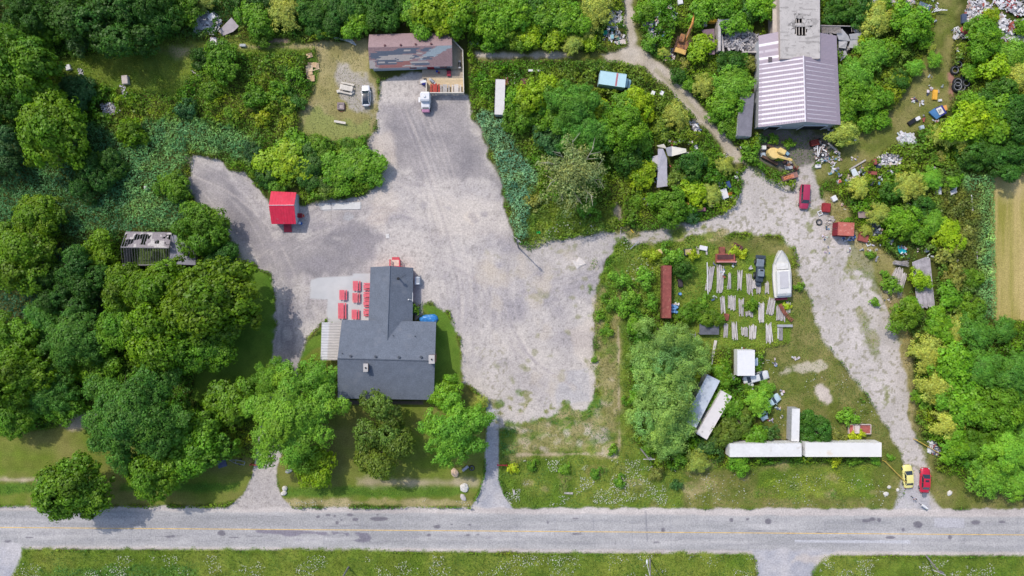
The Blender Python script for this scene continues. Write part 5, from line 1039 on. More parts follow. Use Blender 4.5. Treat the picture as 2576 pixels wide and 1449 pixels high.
# ------------------------------------------------------------------ lumber stacks and junk in the yard
def U(zx, zy, h=0): return W(1636.8 + zx * .18987, 597 + zy * .18987, h)
STK = [(745, 825, 385, 715, 'first'), (880, 970, 370, 735, 'second'), (1028, 1066, 460, 690, 'third, half hidden in weeds'), (1155, 1212, 440, 705, 'fourth'), (1275, 1350, 470, 765, 'fifth'), (1350, 1402, 560, 670, 'sixth, whitest and shortest'), (1404, 1466, 560, 745, 'seventh'), (1520, 1570, 590, 745, 'eighth, beside the boat'),
       (930, 992, 780, 1000, 'first'), (1030, 1126, 770, 965, 'second'), (1170, 1236, 805, 1045, 'third'), (1260, 1360, 985, 1050, 'fourth, short'), (1430, 1506, 865, 1120, 'fifth'), (1550, 1645, 800, 1030, 'sixth'), (1670, 1785, 910, 1110, 'seventh, under the rusty ladder'), (1800, 1855, 850, 1000, 'eighth, just behind the boat stern'),
       (970, 1030, 1150, 1325, 'first'), (1080, 1150, 1130, 1360, 'second'), (1205, 1290, 1190, 1310, 'third, squarish'), (1310, 1400, 1160, 1350, 'fourth'), (1530, 1612, 1140, 1400, 'fifth, longest of that row')]
lum = [mat('lumber_a', (206, 200, 196), rough=.9, var=.2, scale=1.5, fine=.2), mat('lumber_b', (190, 184, 184), rough=.9, var=.2, scale=1.5, fine=.2), mat('lumber_c', (220, 214, 212), rough=.9, var=.15, scale=1.5, fine=.15)]
r = random.Random(21)
for i, (x0, x1, y0, y1, t) in enumerate(STK):
    a, b = U(x0, y0, .5), U(x1, y1, .5); cx_, cyy = (a.x + b.x) / 2, (a.y + b.y) / 2; wd, L = b.x - a.x, a.y - b.y; row = 'top' if i < 8 else 'middle' if i < 16 else 'bottom'
    T_ = thing('lumber_stack', 'weathered grey lumber stack, %s, %s row' % (t, row), 'lumber stack', (cx_, cyy, 0), r.uniform(-.06, .06) - (.12 if i in (0, 13) else 0), 'lumber stacks laid out in rows')
    nb = max(3, int(wd / .17))
    for lay in range(2):
        m = MB()
        for k in range(nb):
            if lay == 1 and r.random() < .25: continue
            l_ = L * r.uniform(.78, 1.05); m.box((-wd / 2 + (k + .5) * wd / nb + r.uniform(-.02, .02), r.uniform(-.25, .25), .22 + lay * .16 + r.uniform(0, .05)), (.13, l_, .11), rz=r.gauss(0, .03 if lay == 0 else .06))
        m.build('boards', lum[2 if i in (5, 20, 19, 12) else (i + lay) % 2], T_)
    m = MB()
    for s_ in (-1, 1): m.box((0, s_ * L * .3, .08), (wd * 1.1, .12, .14))
    m.build('bearer', greywood, T_); carve(cx_, cyy, wd / 2 * .9, L / 2 * .9)
T_ = thing('ladder', 'rusty rung track curving down behind the boat stern', 'ladder', U(1795, 1000)); m = MB(); pts = [U(1712, 885, .8), U(1745, 955, .9), U(1790, 1020, .8), U(1880, 1110, .5)]
for i in range(3):
    a, b = pts[i], pts[i + 1]; n_ = Vector((-(b - a).y, (b - a).x, 0)).normalized() * .33; m.tube(a + n_, b + n_, .05, n=5); m.tube(a - n_, b - n_, .05, n=5)
    for k in range(5): q = a.lerp(b, (k + .5) / 5); m.box(q, (.66, .2, .05), rz=math.atan2(n_.y, n_.x))
m.build('rungs', rust, T_, world=True)
def plank(x0, y0, x1, y1, wd, z, lab, material=oldwood, name='board', cat='board', th=.06):
    a, b = W(x0, y0), W(x1, y1); c = (a + b) / 2; T_ = MB(); d = b - a; T_.box((0, 0, z), (d.length, wd, th)); o = T_.build(name, material); o.location = c; o.rotation_euler = (0, r.uniform(-.01, .01), math.atan2(d.y, d.x)); tag(o, lab, cat); return o
plank(1776.5, 660, 1779, 741, .16, .6, 'long thin white pole leaning beside the first lumber stack', white, 'pole', 'pole')
T_ = thing('signboard_frame', 'grey T-shaped beam and board lying below the lumber rows', 'frame', U(1720, 1260)); m = MB(); a = U(1778, 1172, .5); m.box((a.x, a.y, .5), (3.1, .5, .15)); m.build('beam', mat('pale_grey_beam', (170, 172, 178)), T_, world=True); m = MB(); a = U(1722, 1278, .3); m.box((a.x, a.y, .3), (.8, 2.6, .12)); m.build('board', greywood, T_, world=True); m = MB(); a = U(1688, 1270, .4); m.box((a.x, a.y, .35), (.14, 2.2, .2)); m.build('edge_strip', white, T_, world=True)
T_ = thing('slatted_shed', 'dark grey slatted lean-to roof poking out of the bushes', 'shed', U(772, 1210)); m = MB()
for k in range(16): a = U(655 + k * 16, 1212, 1.2); m.box((a.x, a.y, 1.2 + .03 * (k % 2)), (.26, 2.3, .05))
m.build('roof', mat('dark_slats', (108, 110, 122), rough=.9, var=.25), T_, world=True); m = MB(); a = U(772, 1270, 1); m.box((a.x, a.y, .55), (4.0, .1, 1.1)); m.build('wall', greywood, T_, world=True); a = U(772, 1212, 1); carve(a.x, a.y, 2.3, 1.3)
T_ = thing('ladder', 'short grey step ladder on the ground beside the willows', 'ladder', U(562, 1320)); m = MB()
for s_ in (-1, 1): a, b = U(562 + s_ * 32, 1262, .5), U(562 + s_ * 28, 1384, .4); m.tube(a, b, .05, n=5)
for k in range(5): a = U(562, 1290 + k * 20, .5); m.box(a, (1.1, .1, .05))
m.build('rungs', mat('pale_grey_beam'), T_, world=True)
plank(1799, 856, 1790, 902, .55, .4, 'long pale board lying in the grass above the slanted trailers', mat('bleached_wood'), th=.1)
plank(1792, 898, 1789, 917, .22, .35, 'broken end strip below the long pale board', white)
# rusted cab pieces
T_ = thing('truck_wreck', 'rust red truck body wreck with an open bed above the lumber', 'wreck', U(1000, 250)); carve(T_.location.x, T_.location.y, 2.2, 1.6); m = MB(); a = U(1000, 270, .9); m.loft([[(a.x + x, a.y - .95, z) for x, z in ((-2, .3), (-1.9, 1.0), (1.8, 1.1), (2.1, .4))], [(a.x + x, a.y + .8, z) for x, z in ((-2, .3), (-1.9, .9), (1.7, .95), (2.0, .4))]]); m.build('body', rustred, T_, world=True)
m = MB(); m.box((a.x - .2, a.y + .15, 1.08), (3.2, .9, .1)); m.build('bed_floor', mat('dark_rust', (92, 56, 58), var=.3), T_, world=True); m = MB(); m.box((a.x, a.y - .85, 1.12), (3.9, .2, .16)); m.build('bumper', mat('pink_rust', (214, 150, 144), var=.2), T_, world=True)
m = MB(); b = U(945, 180, .6); m.box((b.x, b.y, .5), (1.1, 1.6, .8)); m.build('cab', rust, T_, world=True)
T_ = thing('machine_wreck', 'small brown rusted machine frame with a square opening', 'wreck', U(1132, 138), -.5); carve(T_.location.x, T_.location.y, 1.3, 1.3); m = MB(); m.box((0, 0, .5), (1.9, 1.3, .9)); m.build('body', mat('brown_rust'), T_); m = MB()
for x, y, sx, sy in ((-.45, 0, .1, 1.0), (.35, 0, .1, 1.0), (0, .5, 1, .1), (0, -.5, 1, .1)): m.box((x, y, 1.0), (sx, sy, .2))
m.build('frame', rust, T_); m = MB(); m.box((-.05, 0, .97), (.7, .8, .04)); m.build('opening', black, T_)
T_ = thing('tractor', 'dark blue-black derelict tractor standing between the lumber and the boat', 'tractor', U(1425, 415), PI / 2 - .08); carve(T_.location.x, T_.location.y, 1.6, 3.6); dkb = mat('tractor_dark', (66, 78, 92), rough=.6, var=.25); lkb = mat('tractor_grey', (126, 138, 152), rough=.6, var=.2)
m = MB(); m.bbox((-1.2, 0, 1.0), (3.0, 1.4, .9), bev=.12); m.build('body', dkb, T_); m = MB(); m.bbox((-.9, 0, 1.75), (1.5, 1.2, .7), bev=.1); m.build('cab', lkb, T_); m = MB(); m.box((-.4, 0, 2.12), (.3, .6, .06)); m.build('seat', black, T_)
m = MB(); m.bbox((1.1, .05, .95), (1.6, 1.5, .6), bev=.1); m.build('engine_hood', lkb, T_); m = MB(); m.box((2.3, 0, .8), (.7, 1.9, .35)); m.box((2.2, .1, 1.05), (.3, .9, .2)); m.build('front_axle', dkb, T_)
for x, rr in ((-1.4, .62), (1.3, .5)):
    for s_ in (-1, 1): wheel(T_, x, s_ * 1.0, rr, .35)
m = MB(); m.bbox((-3.0, 0, .7), (.9, 1.0, .6), bev=.1); m.build('counterweight', dkb, T_)
def jbox(x, y, d, lab, material, rz=0.0, cat='box', name='junk_box', z=0.0, lid=None, h=None):
    T_ = thing(name, lab, cat, W(x, y, z + d[2]).xy.to_3d() + Vector((0, 0, z)), rz); m = MB(); m.bbox((0, 0, d[2] / 2), d, bev=min(.05, d[2] * .3)); m.build('body', material, T_)
    m = MB(); m.box((0, 0, d[2] + .01), (d[0] * .86, d[1] * .86, .02)); m.build('lid', lid or material, T_); p = T_.location; carve(p.x, p.y, d[0] / 2, d[1] / 2, rz); return T_
jbox(1732, 634, (1.5, 1.3, .7), 'black and grey box with a yellowed patch in the weeds', mat('box_charcoal', (74, 84, 100)), .1, lid=mat('box_yellow', (196, 176, 130), var=.3))
jbox(1770, 624, (1.6, .9, .6), 'white and black fender-shaped box above the lumber', white, -.2, lid=white); plank(1776, 629, 1777, 641, .35, .3, 'pale board below the white and black box')
plank(1753, 620, 1756, 645, .5, .3, 'weathered board standing in the weeds above the first lumber row')
jbox(1657, 634, (1.5, 1.0, .5), 'pale yellow machine part among yellow-green weeds', mat('cream_part', (226, 206, 150), var=.2), .3, 'machine part', 'machine_part')
jbox(1828, 798, (1.0, 1.4, .5), 'brown rusty frame between the lumber rows', rust, -.2, 'frame', 'scrap_rack')
jbox(1712, 712, (.9, 1.6, .7), 'black and rust engine block right of the rust-red container', mat('engine_black', (70, 60, 66), var=.4, scale=3), .1, 'engine', 'engine_block')
for i, (zx, zy, z) in enumerate(((290, 905, 0), (322, 910, 0), (292, 945, 0), (325, 945, 0), (350, 925, 0), (285, 985, 0), (320, 985, 0), (345, 990, 0), (395, 750, 0))):
    p = U(zx, zy, .9); T_ = thing('barrel', 'blue plastic barrel alone in the weeds beside the rust-red container' if i == 8 else 'blue plastic barrel in the cluster at the lower end of the rust-red container', 'barrel', (p.x, p.y, 0), 0, 'blue barrels by the rust red container'); m = MB(); m.tube((0, 0, 0), (0, 0, .88), .29, n=12); m.build('body', bluep, T_, smooth=True); m = MB(); m.tube((0, 0, .88), (0, 0, .92), .25, n=12); m.build('lid', mat('barrel_lid', (120, 170, 220)), T_)
    carve(p.x, p.y, .3, .3)

# ------------------------------------------------------------------ excavators
def excavator(x, y, hd, sw, lab, paintm, boomm, reach, bw_=2.4):
    T_ = thing('excavator', lab, 'excavator', W(x, y, 1.8).xy.to_3d(), hd); carve(T_.location.x, T_.location.y, 3.0, 2.2, hd); trk = mat('track_rust', (96, 74, 64), var=.3)
    for s_ in (-1, 1):
        m = MB(); m.loft([[(px_, s_ * (bw_ / 2) + q, pz) for px_, pz in ((-1.8, .2), (-1.5, 0), (1.5, 0), (1.8, .2), (1.8, .6), (1.5, .8), (-1.5, .8), (-1.8, .6))] for q in (-.25, .25)])
        for k in range(9): m.box((-1.6 + k * .4, s_ * bw_ / 2, .82), (.14, .5, .05))
        m.build('track', trk, T_)
    m = MB(); n_ = 12; ring = [(-1.6 * math.cos(t) if math.cos(t) > 0 else -math.cos(t) * 1.0, 1.1 * math.sin(t)) for t in [2 * PI * k / n_ for k in range(n_)]]
    m.loft([[(px_, py_, .95) for px_, py_ in ring], [(px_, py_, 2.0) for px_, py_ in ring], [(px_ * .9, py_ * .9, 2.15) for px_, py_ in ring]]); m.build('engine_house', paintm, T_, bevel=.04)
    m = MB(); m.bbox((.75, .75, 2.2), (1.5, 1.0, 1.6), bev=.1); cb = m.build('cab', paintm, T_); m = MB(); m.box((1.52, .75, 2.45), (.05, .8, .9)); m.box((.75, 1.26, 2.45), (1.1, .05, .8)); m.build('window', glass, cb)
    a = Vector((.6, -.2, 1.9)); b = Vector((.6 + reach * .5 * math.cos(sw), -.2 + reach * .5 * math.sin(sw), 3.6)); c = Vector((.6 + reach * math.cos(sw * 1.2 - .25 * (1 if sw else 0)), -.2 + reach * math.sin(sw * 1.2 - .25 * (1 if sw else 0)), 1.4))
    m = MB(); m.tube(a, b, .32, .26, 4); m.build('boom', boomm, T_); m = MB(); m.tube(b, c, .24, .18, 4); m.build('arm', boomm, T_); m = MB(); m.tube(a + Vector((.3, .25, .1)), a.lerp(b, .7) + Vector((0, .1, .3)), .08, n=6); m.build('ram', steel, T_)
    m = MB(); m.box(c + Vector((0, 0, -.35)), (.9, .9, .7), taper=.7); m.build('bucket', rust, T_); return T_
excavator(1719, 112, math.radians(72), 0, 'rusty orange excavator with its arm raised towards the top, left of the collapsed wing', mat('rusty_orange', (176, 124, 80), rough=.9, var=.3, scale=1.2, stain=((110, 76, 66), 1.5, .5)), mat('boom_orange', (206, 146, 82), rough=.9, var=.25, scale=2), 6.3)
m = MB(); a = W(1712, 128, 2.3); m.box((a.x, a.y, 2.1), (2.2, .9, .35), rz=-.3); ex = bpy.data.objects['excavator']; m.build('counterweight', yellowp, ex).matrix_parent_inverse = (Matrix.Translation(ex.location) @ Matrix.Rotation(ex.rotation_euler.z, 4, 'Z')).inverted()
excavator(1950, 387, math.radians(-28), 0, 'faded yellow excavator with folded arm in front of the barn', mat('faded_yellow', (238, 208, 136), rough=.7, var=.12, scale=1), mat('faded_yellow'), 4.6)
T_ = thing('loader_bucket', 'long yellow truck bed above the collapsed wing', 'truck bed', W(1810, 48)); m = MB(); a = W(1808, 48, 1.4); m.bbox((a.x, a.y, .8), (3.9, 1.0, 1.3), bev=.12); m.build('body', mat('bright_yellow', (240, 192, 62), rough=.7, var=.2, stain=((226, 200, 170), 1.2, .58)), T_, world=True); carve(a.x, a.y, 2, .6)
T_ = thing('trough', 'rusty trough filled with orange bricks beside the gravel track', 'trough', W(1985, 445, .5), .3); carve(T_.location.x, T_.location.y, 1.8, .7, .3); m = MB()
for s_ in (-1, 1): m.box((0, s_ * .5, .3), (3.0, .1, .6)); m.box((s_ * 1.5, 0, .3), (.1, 1.1, .6))
m.box((.9, -.0, .55), (1.3, .9, .05)); m.build('body', mat('trough_brown', (160, 120, 112), var=.2), T_); m = MB()
for k in range(14): m.box((-1.2 + (k % 7) * .3, -.2 + (k // 7) * .35, .5), (.24, .3, .2), rz=r.uniform(-.4, .4))
m.build('bricks', mat('orange_brick', (226, 142, 106), var=.2), T_)

# ------------------------------------------------------------------ heaps of debris (uncountable) and the bigger pieces lying on them
WHT = [(240, 240, 244), (230, 228, 232), (214, 212, 218), (200, 196, 204), (170, 168, 176), (90, 88, 96), (160, 120, 116)]
MIX = [(236, 236, 240), (216, 212, 214), (190, 186, 190), (150, 150, 160), (92, 110, 140), (160, 84, 76), (200, 176, 160), (70, 74, 84), (226, 206, 196), (120, 160, 190)]
def heap(poly, n, zmax, pal, lab, lo=(.2, .12), hi=(1.2, .6), seed=1, name='debris_heap', tilt=.6, car=True):
    m = MB(); rubble(m, poly, n, zmax, pal, random.Random(seed), lo, hi, tilt); o = m.build(name, vcm); tag(o, lab, 'debris', kind='stuff')
    if car: P = [W(*p) for p in poly]; x0, x1 = min(p.x for p in P), max(p.x for p in P); y0, y1 = min(p.y for p in P), max(p.y for p in P); carve((x0 + x1) / 2, (y0 + y1) / 2, (x1 - x0) / 2 * .72, (y1 - y0) / 2 * .72)
    return o
def sheetq(pts, lab, rgb, th=.05, name='panel', cat='panel', mt=None, **k):
    m = MB(); P = [W(*p) for p in pts]; c = sum(P, Vector()) / len(P); c.z = 0; m.slab([p - c for p in P], th); o = m.build(name, mt or mat('panel_%d_%d_%d' % rgb, rgb, rough=.7, var=.12, **k)); o.location = c; tag(o, lab, cat); carve(c.x, c.y, (max(p.x for p in P) - min(p.x for p in P)) / 2 * .8, (max(p.y for p in P) - min(p.y for p in P)) / 2 * .8); return o
heap([(487, 72), (505, 42), (530, 34), (552, 45), (552, 68), (536, 86), (511, 76), (499, 86)], 170, .8, WHT[:5] + WHT[:2], 'heap of white panels and scrap in the upper left clearing', (.4, .3), (1.7, .9), 2)
sheetq([(549, 78, .6), (582, 44, 1.2), (601, 66, .8), (587, 79, .6), (561, 90, .4)], 'big tilted grey-pink slab at the right of the white scrap heap', (196, 186, 190), .12, 'slab', 'slab')
sheetq([(521, 42, .9), (533, 31, 1.2), (546, 44, 1.0), (528, 54, .9)], 'bright white diamond-shaped panel on top of the white scrap heap', (246, 246, 250), .05)
jbox(536.5, 104, (1.35, 1.75, 1.0), 'white-topped pinkish crate below the white scrap heap', mat('pink_crate', (226, 196, 190)), 0, 'crate', 'crate', lid=mat('crate_white', (240, 232, 240)))
jbox(610, 113.5, (1.2, .55, .5), 'white bath tub standing in the grass', white, 0, 'bath tub', 'bathtub', lid=mat('tub_inner', (190, 196, 204)))
plank(557, 116, 571, 102, .1, .3, 'thin white stick in the grass below the tilted slab', white, 'stick', 'stick')
heap([(178, 66), (240, 70), (243, 88), (178, 84)], 70, .6, [(110, 116, 130), (150, 152, 160), (190, 190, 194)], 'grey collapsed sheeting under the upper left trees', (.4, .1), (1.8, .4), 3)
heap([(252, 262), (284, 258), (304, 278), (284, 292), (262, 290)], 150, .6, WHT[:5] + [(190, 170, 160)], 'pale crumbled rubble mound in the left brush', (.12, .1), (.5, .3), 4)
heap([(300, 215), (316, 212), (326, 244), (316, 248)], 40, .4, WHT[2:5], 'thin trail of pale scraps below the pale capsule', (.1, .1), (.5, .3), 5)
jbox(313, 200, (1.2, 1.7, .9), 'pale rounded capsule box in the left brush', mat('capsule_pale', (220, 206, 200)), .1, 'tank', 'capsule')
jbox(170, 169, (1.0, 1.1, .6), 'white round bag at the left end of the meadow', white, .3, 'bag', 'bag'); heap([(196, 172), (212, 178), (210, 192), (198, 184)], 30, .3, WHT[1:4], 'small white scraps beside the meadow bag', (.1, .1), (.5, .3), 6)
for i, (a, b, c, d2) in enumerate(((483, 178, 510, 196), (488, 184, 516, 200), (540, 188, 557, 198), (500, 198, 535, 214))): plank(a, b, c, d2, .22, .5 + .1 * i, 'grey timber beam in the brush, %s' % ('upper left one', 'lower left one', 'short right one', 'lowest one')[i], oldwood, 'timber', 'timber', .14)
jbox(366, 473, (.6, .9, .5), 'lone white scrap in the brush above the ruined shed', white, .4, 'scrap', 'scrap')
# west of the brown house
CRD = [(232, 200, 160), (220, 186, 146), (240, 214, 180), (206, 180, 150)]
for i, (x, y, sx, sy, rz_) in enumerate(((778, 139, 1.2, .9, .3), (785, 163, 1.8, 1.0, 0), (778, 172, 1.4, 1.2, .1), (797, 165, .8, 1.1, .1), (778, 184, 1.3, .7, .2), (782, 197, 1.5, 1.2, .05))):
    T_ = thing('pallet', 'tan board pallet at the lawn edge west of the house, %s from the top' % ('first', 'second', 'third', 'fourth', 'fifth', 'sixth')[i], 'pallet', W(x, y, .3), rz_, 'tan pallets in a column'); T_.location.z = 0; m = MB()
    for k in range(5): m.box((-sx / 2 + (k + .5) * sx / 5, 0, .22 + .04 * (i % 3)), (sx / 5 - .03, sy, .05), rz=r.gauss(0, .03))
    m.build('boards', mat('tan_board_%d' % (i % 4), CRD[i % 4], rough=.8, var=.12), T_); m = MB()
    for s_ in (-1, 0, 1): m.box((0, s_ * sy * .4, .1), (sx, .1, .16))
    m.build('bearer', wood, T_); carve(T_.location.x, T_.location.y, sx / 2, sy / 2)
plank(787, 180, 806, 174, .16, .5, 'tan plank sticking out of the pallets', wood)
for i in range(4): plank(841 + i * 9, 96 + i * 1.5, 888 + i * 3, 103 + i * 4, .3, .3 + i * .05, 'long white board beside the house west wall, %s' % ('topmost', 'second', 'third', 'lowest')[i], mat('silver_board', (206, 212, 218)), 'board', 'board')
picnic(871, 221, 2.2, 2.6, 'weathered pale picnic table askew on the dry grass west of the house', 'picnic tables at the house', mat('pale_table', (224, 216, 204)), rz=PI / 2 - .22)
for i, (x, y) in enumerate(((851.5, 229), (885, 232))): jbox(x, y, (.8, .6, .4), 'pale wooden stool at the %s end of the weathered picnic table' % ('left', 'right')[i], mat('pale_table'), .3, 'stool', 'stool')
T_ = thing('fire_pit', 'square grey fire pit with dark ring on the dry grass', 'fire pit', W(858.5, 268)); m = MB()
for s_ in (-1, 1): m.box((s_ * .55, 0, .25), (.3, 1.4, .5)); m.box((0, s_ * .55, .25), (.8, .3, .5))
m.build('surround', mat('pit_stone', (150, 134, 134), var=.2), T_); m = MB(); m.box((0, 0, .3), (1.0, 1.0, .06)); m.build('grate', mat('pit_grate', (190, 176, 170), var=.3, scale=5), T_); m = MB(); m.torus((.05, -.2, .06), .85, .06, 20, 5); m.build('ring', rust, T_)
plank(842, 306, 871, 311, .45, .45, 'pale plank bench on the dry grass below the fire pit', mat('pale_table'), 'bench', 'bench', .1)
T_ = thing('rusty_hopper', 'rust red hopper half hidden under the trees behind the house', 'hopper', W(1077, 66)); m = MB(); a = W(1078, 64, 2); m.box((a.x, a.y, 1.6), (3.0, 2.0, .9), taper=1.3, rz=.3); m.build('body', rust, T_, world=True); m = MB(); m.box((a.x, a.y, 2.06), (2.6, 1.6, .04), rz=.3); m.build('load', mat('hopper_green', (120, 120, 60)), T_, world=True); carve(a.x, a.y, 1.6, 1.2)
jbox(1103, 76, (.9, .8, .5), 'pale blue board behind the house beside the rust red hopper', mat('pale_blue', (190, 206, 222)), .6, 'scrap', 'scrap')
jbox(1193, 108, (1.8, .6, .3), 'white board in the brush right of the house', mat('silver_board'), .05, 'board', 'board_box')
plank(1329, 180, 1365, 181, .4, .7, 'white curved pipe lying in the brush above the thicket', white, 'pipe', 'pipe', .25)
for i, (x, y) in enumerate(((1643, 234), (1665, 234))): jbox(x, y, (.75, .9, .8), 'white drum-like box beside the dirt track, the %s of two' % ('left', 'right')[i], white, -.4, 'drum', 'drum', lid=mat('drum_lid', (246, 246, 250)))
# both sides of the fork
heap([(1535, 30), (1562, 28), (1566, 66), (1545, 72), (1524, 66)], 130, .7, MIX[:4] + WHT[:3], 'heap of white and grey scrap on the left of the northern track', (.2, .15), (.8, .5), 7)
heap([(1530, 72), (1556, 76), (1576, 100), (1560, 112), (1512, 100)], 80, .5, MIX[:3] + [(206, 190, 160), (90, 140, 120), (80, 84, 90)], 'mixed litter between the green tub and the fork', (.15, .12), (.7, .5), 8)
jbox(1522, 81, (.9, .8, .6), 'round emerald green tub in the litter by the fork', mat('emerald', (30, 160, 130)), .2, 'tub', 'tub'); jbox(1540, 92, (.7, .9, .7), 'white television set in the litter by the fork', white, .1, 'television', 'television', lid=mat('screen_teal', (150, 200, 210)))
sheetq([(1548, 103, .3), (1572, 98, .3), (1576, 110, .25), (1552, 112, .3)], 'pale pink mattress lying at the fork', (226, 210, 202), .2, 'mattress', 'mattress')
heap([(1618, 52), (1650, 42), (1654, 62), (1640, 72), (1620, 64)], 90, .7, WHT[:4], 'white scrap heap on the right of the northern track', (.3, .2), (1.1, .6), 9); heap([(1630, 72), (1644, 72), (1645, 98), (1632, 98)], 50, .5, MIX[:3], 'smaller white scraps below the right hand heap', (.2, .1), (.8, .5), 10)
jbox(1656, 46, (1.0, .9, .6), 'maroon box on the right hand scrap heap', darkred, .3); jbox(1712, 4, (1.0, 1.0, .8), 'white bag at the top edge above the rusty excavator', white, .2, 'bag', 'bag')
jbox(1774, 61, (.8, .8, .5), 'pale round tub left of the yellow truck bed', dirtywhite, 0, 'tub', 'tub')
heap([(1660, 128), (1695, 122), (1700, 150), (1672, 155)], 60, .5, MIX, 'dark mixed scrap under the bush left of the rusty excavator', (.2, .1), (.9, .4), 12)
heap([(1724, 298), (1745, 300), (1768, 336), (1755, 340)], 50, .4, MIX[:5], 'scattered scrap beside the diagonal track', (.2, .1), (.9, .4), 13)
T_ = thing('white_frame', 'tangled white metal frame below the grey container', 'frame', W(1842, 336)); m = MB()
for k in range(9): a = W(1842 + r.uniform(-9, 9), 336 + r.uniform(-8, 12), .5); b = a + Vector((r.uniform(-1, 1), r.uniform(-1, 1), r.uniform(-.2, .3))); m.tube(a, b, .05, n=5)
m.build('bars', white, T_, world=True)
# in front of the barn
heap([(2046, 352), (2075, 360), (2085, 396), (2062, 416), (2050, 395)], 130, .7, [(236, 234, 236), (150, 130, 120), (92, 92, 100), (170, 140, 130), (206, 200, 200), (70, 70, 76)], 'mixed scrap heap right of the barn doorway track', (.2, .08), (1.3, .35), 14)
plank(2080, 361, 2110, 388, .35, .5, 'long pale beam right of the barn scrap heap', mat('pale_beam'), 'timber', 'timber', .15); plank(2052, 368, 2054, 396, .2, .7, 'upright white board in the barn scrap heap', white); plank(2059, 372, 2055, 392, .2, .8, 'second white board leaning in the barn scrap heap', white)
T_ = thing('tyre', 'white-walled tyre on the barn scrap heap', 'tyre', W(2064.5, 392)); m = MB(); m.torus((0, 0, .9), .36, .13, 18, 8); m.build('tread', rubber, T_, smooth=True); m = MB(); m.tube((0, 0, .88), (0, 0, .95), .3, n=14); m.build('rim', white, T_)
jbox(2058.5, 418, (1.2, .7, .4), 'white box below the barn scrap heap', white, .1); jbox(1985, 422, (1.5, .6, .35), 'white basin below the yellow excavator', white, .1, 'basin', 'basin', lid=mat('tub_inner')); jbox(1923, 371, (.8, .8, .8), 'white drum left of the yellow excavator', white, 0, 'drum', 'drum')
jbox(1920, 389, (1.0, .8, .4), 'blue-white tray left of the yellow excavator', mat('pale_blue'), .1, 'tray', 'tray'); sheetq([(1969, 381, .6), (1974, 376, .7), (1987, 386, .6), (1982, 392, .5)], 'light blue panel beside the yellow excavator arm', (150, 190, 214), .05)
heap([(1968, 400), (1992, 404), (1998, 420), (1975, 424)], 40, .5, [(80, 66, 84), (150, 110, 90), (70, 70, 76), (196, 186, 180)], 'dark scrap under the yellow excavator arm', (.2, .1), (.8, .5), 15)
T_ = thing('generator', 'dark red and black machine in the barn shade', 'machine', W(2046, 361), .2); m = MB(); m.bbox((0, 0, .5), (1.6, 1.2, .9), bev=.08); m.build('body', mat('maroon_machine', (120, 46, 40), var=.3), T_)
for s_ in (-1, 1): wheel(T_, 1.1, s_ * .7, .35, .2)
heap([(2070, 395), (2120, 388), (2110, 410), (2080, 416)], 18, .3, MIX[:3], 'few scraps along the mown track', (.1, .1), (.5, .3), 16)
# right hand scrap yard
heap([(2205, 396), (2230, 386), (2268, 396), (2262, 414), (2216, 420)], 110, .6, MIX[:4] + [(220, 206, 196), (60, 66, 80)], 'white and dark scrap heap right of the mown track', (.2, .12), (1.2, .5), 17)
heap([(2125, 440), (2150, 432), (2168, 440), (2140, 466), (2128, 462)], 60, .4, [(226, 206, 184), (206, 190, 170), (230, 226, 222)], 'tan scraps around the white ribbed door', (.15, .1), (.6, .4), 18)
sheetq([(2139, 428, .5), (2151, 423, .6), (2161, 440, .5), (2147, 445, .4)], 'white ribbed door panel beside the mown track', (226, 236, 244), .08, 'door_panel', 'door'); plank(2157, 436, 2170, 428, .5, .4, 'white board beside the ribbed door panel', white)
plank(2134, 428, 2176, 403, .3, .3, 'long pale plank at the edge of the mown track', oldwood); jbox(2193, 435, (2.2, .7, .6), 'long rust red steel box right of the ribbed door', rustred, -.08, 'steel box'); jbox(2202, 407, (.7, 1.2, .8), 'small upright rust red cabinet above the long rust box', rustred, .2, 'cabinet', 'cabinet')
sheetq([(2200, 414, .3), (2212, 412, .3), (2220, 420, .2), (2206, 426, .2)], 'dark navy sheet beside the rust red cabinet', (46, 60, 84), .04)
for i in range(6): plank(2147 + i * 2, 476 - i * 5, 2192 + i, 466 - i * 2.5, .2, .5 + .12 * i, 'grey timber in the stack below the long rust box, %s from below' % ('first', 'second', 'third', 'fourth', 'fifth', 'sixth')[i], oldwood if i % 2 else greywood, 'timber', 'timber', .14)
sheetq([(2158, 532, 1.4), (2203, 530, 1.5), (2203, 549, 1.2), (2160, 548, 1.2)], 'grey-brown rotten roof sheet under the pale tree', (170, 150, 146), .08, 'roof_sheet', 'roof sheet')
jbox(2080.5, 522, (1.5, 1.8, .9), 'dark red square tank beside the gravel yard', mat('tank_red', (160, 50, 56), rough=.7, var=.2), -.1, 'tank', 'tank_box'); jbox(2174, 596, (1.9, 1.9, .7), 'slanted rust red panel box right of the rust red square box', rustred, -.25)
jbox(2100, 499, (1.0, 1.1, .6), 'crumpled white bag beside the gravel yard', white, .5, 'bag', 'bag'); jbox(2112, 456, (.8, .7, .5), 'white and red box left of the ribbed door', white, .4, lid=mat('lid_red', (200, 110, 90)))
for (x, y, lab) in ((2061.5, 536, 'small white square frame beside the dark red tank'), (2183, 613, 'white square window frame below the slanted rust panel'), (2404, 75, 'white diamond-shaped frame left of the top right heap')):
    T_ = thing('window_frame', lab, 'frame', W(x, y), .4); m = MB()
    for s_ in (-1, 1): m.box((s_ * .38, 0, .25), (.16, .92, .1)); m.box((0, s_ * .38, .25), (.6, .16, .1))
    m.build('bars', white, T_)
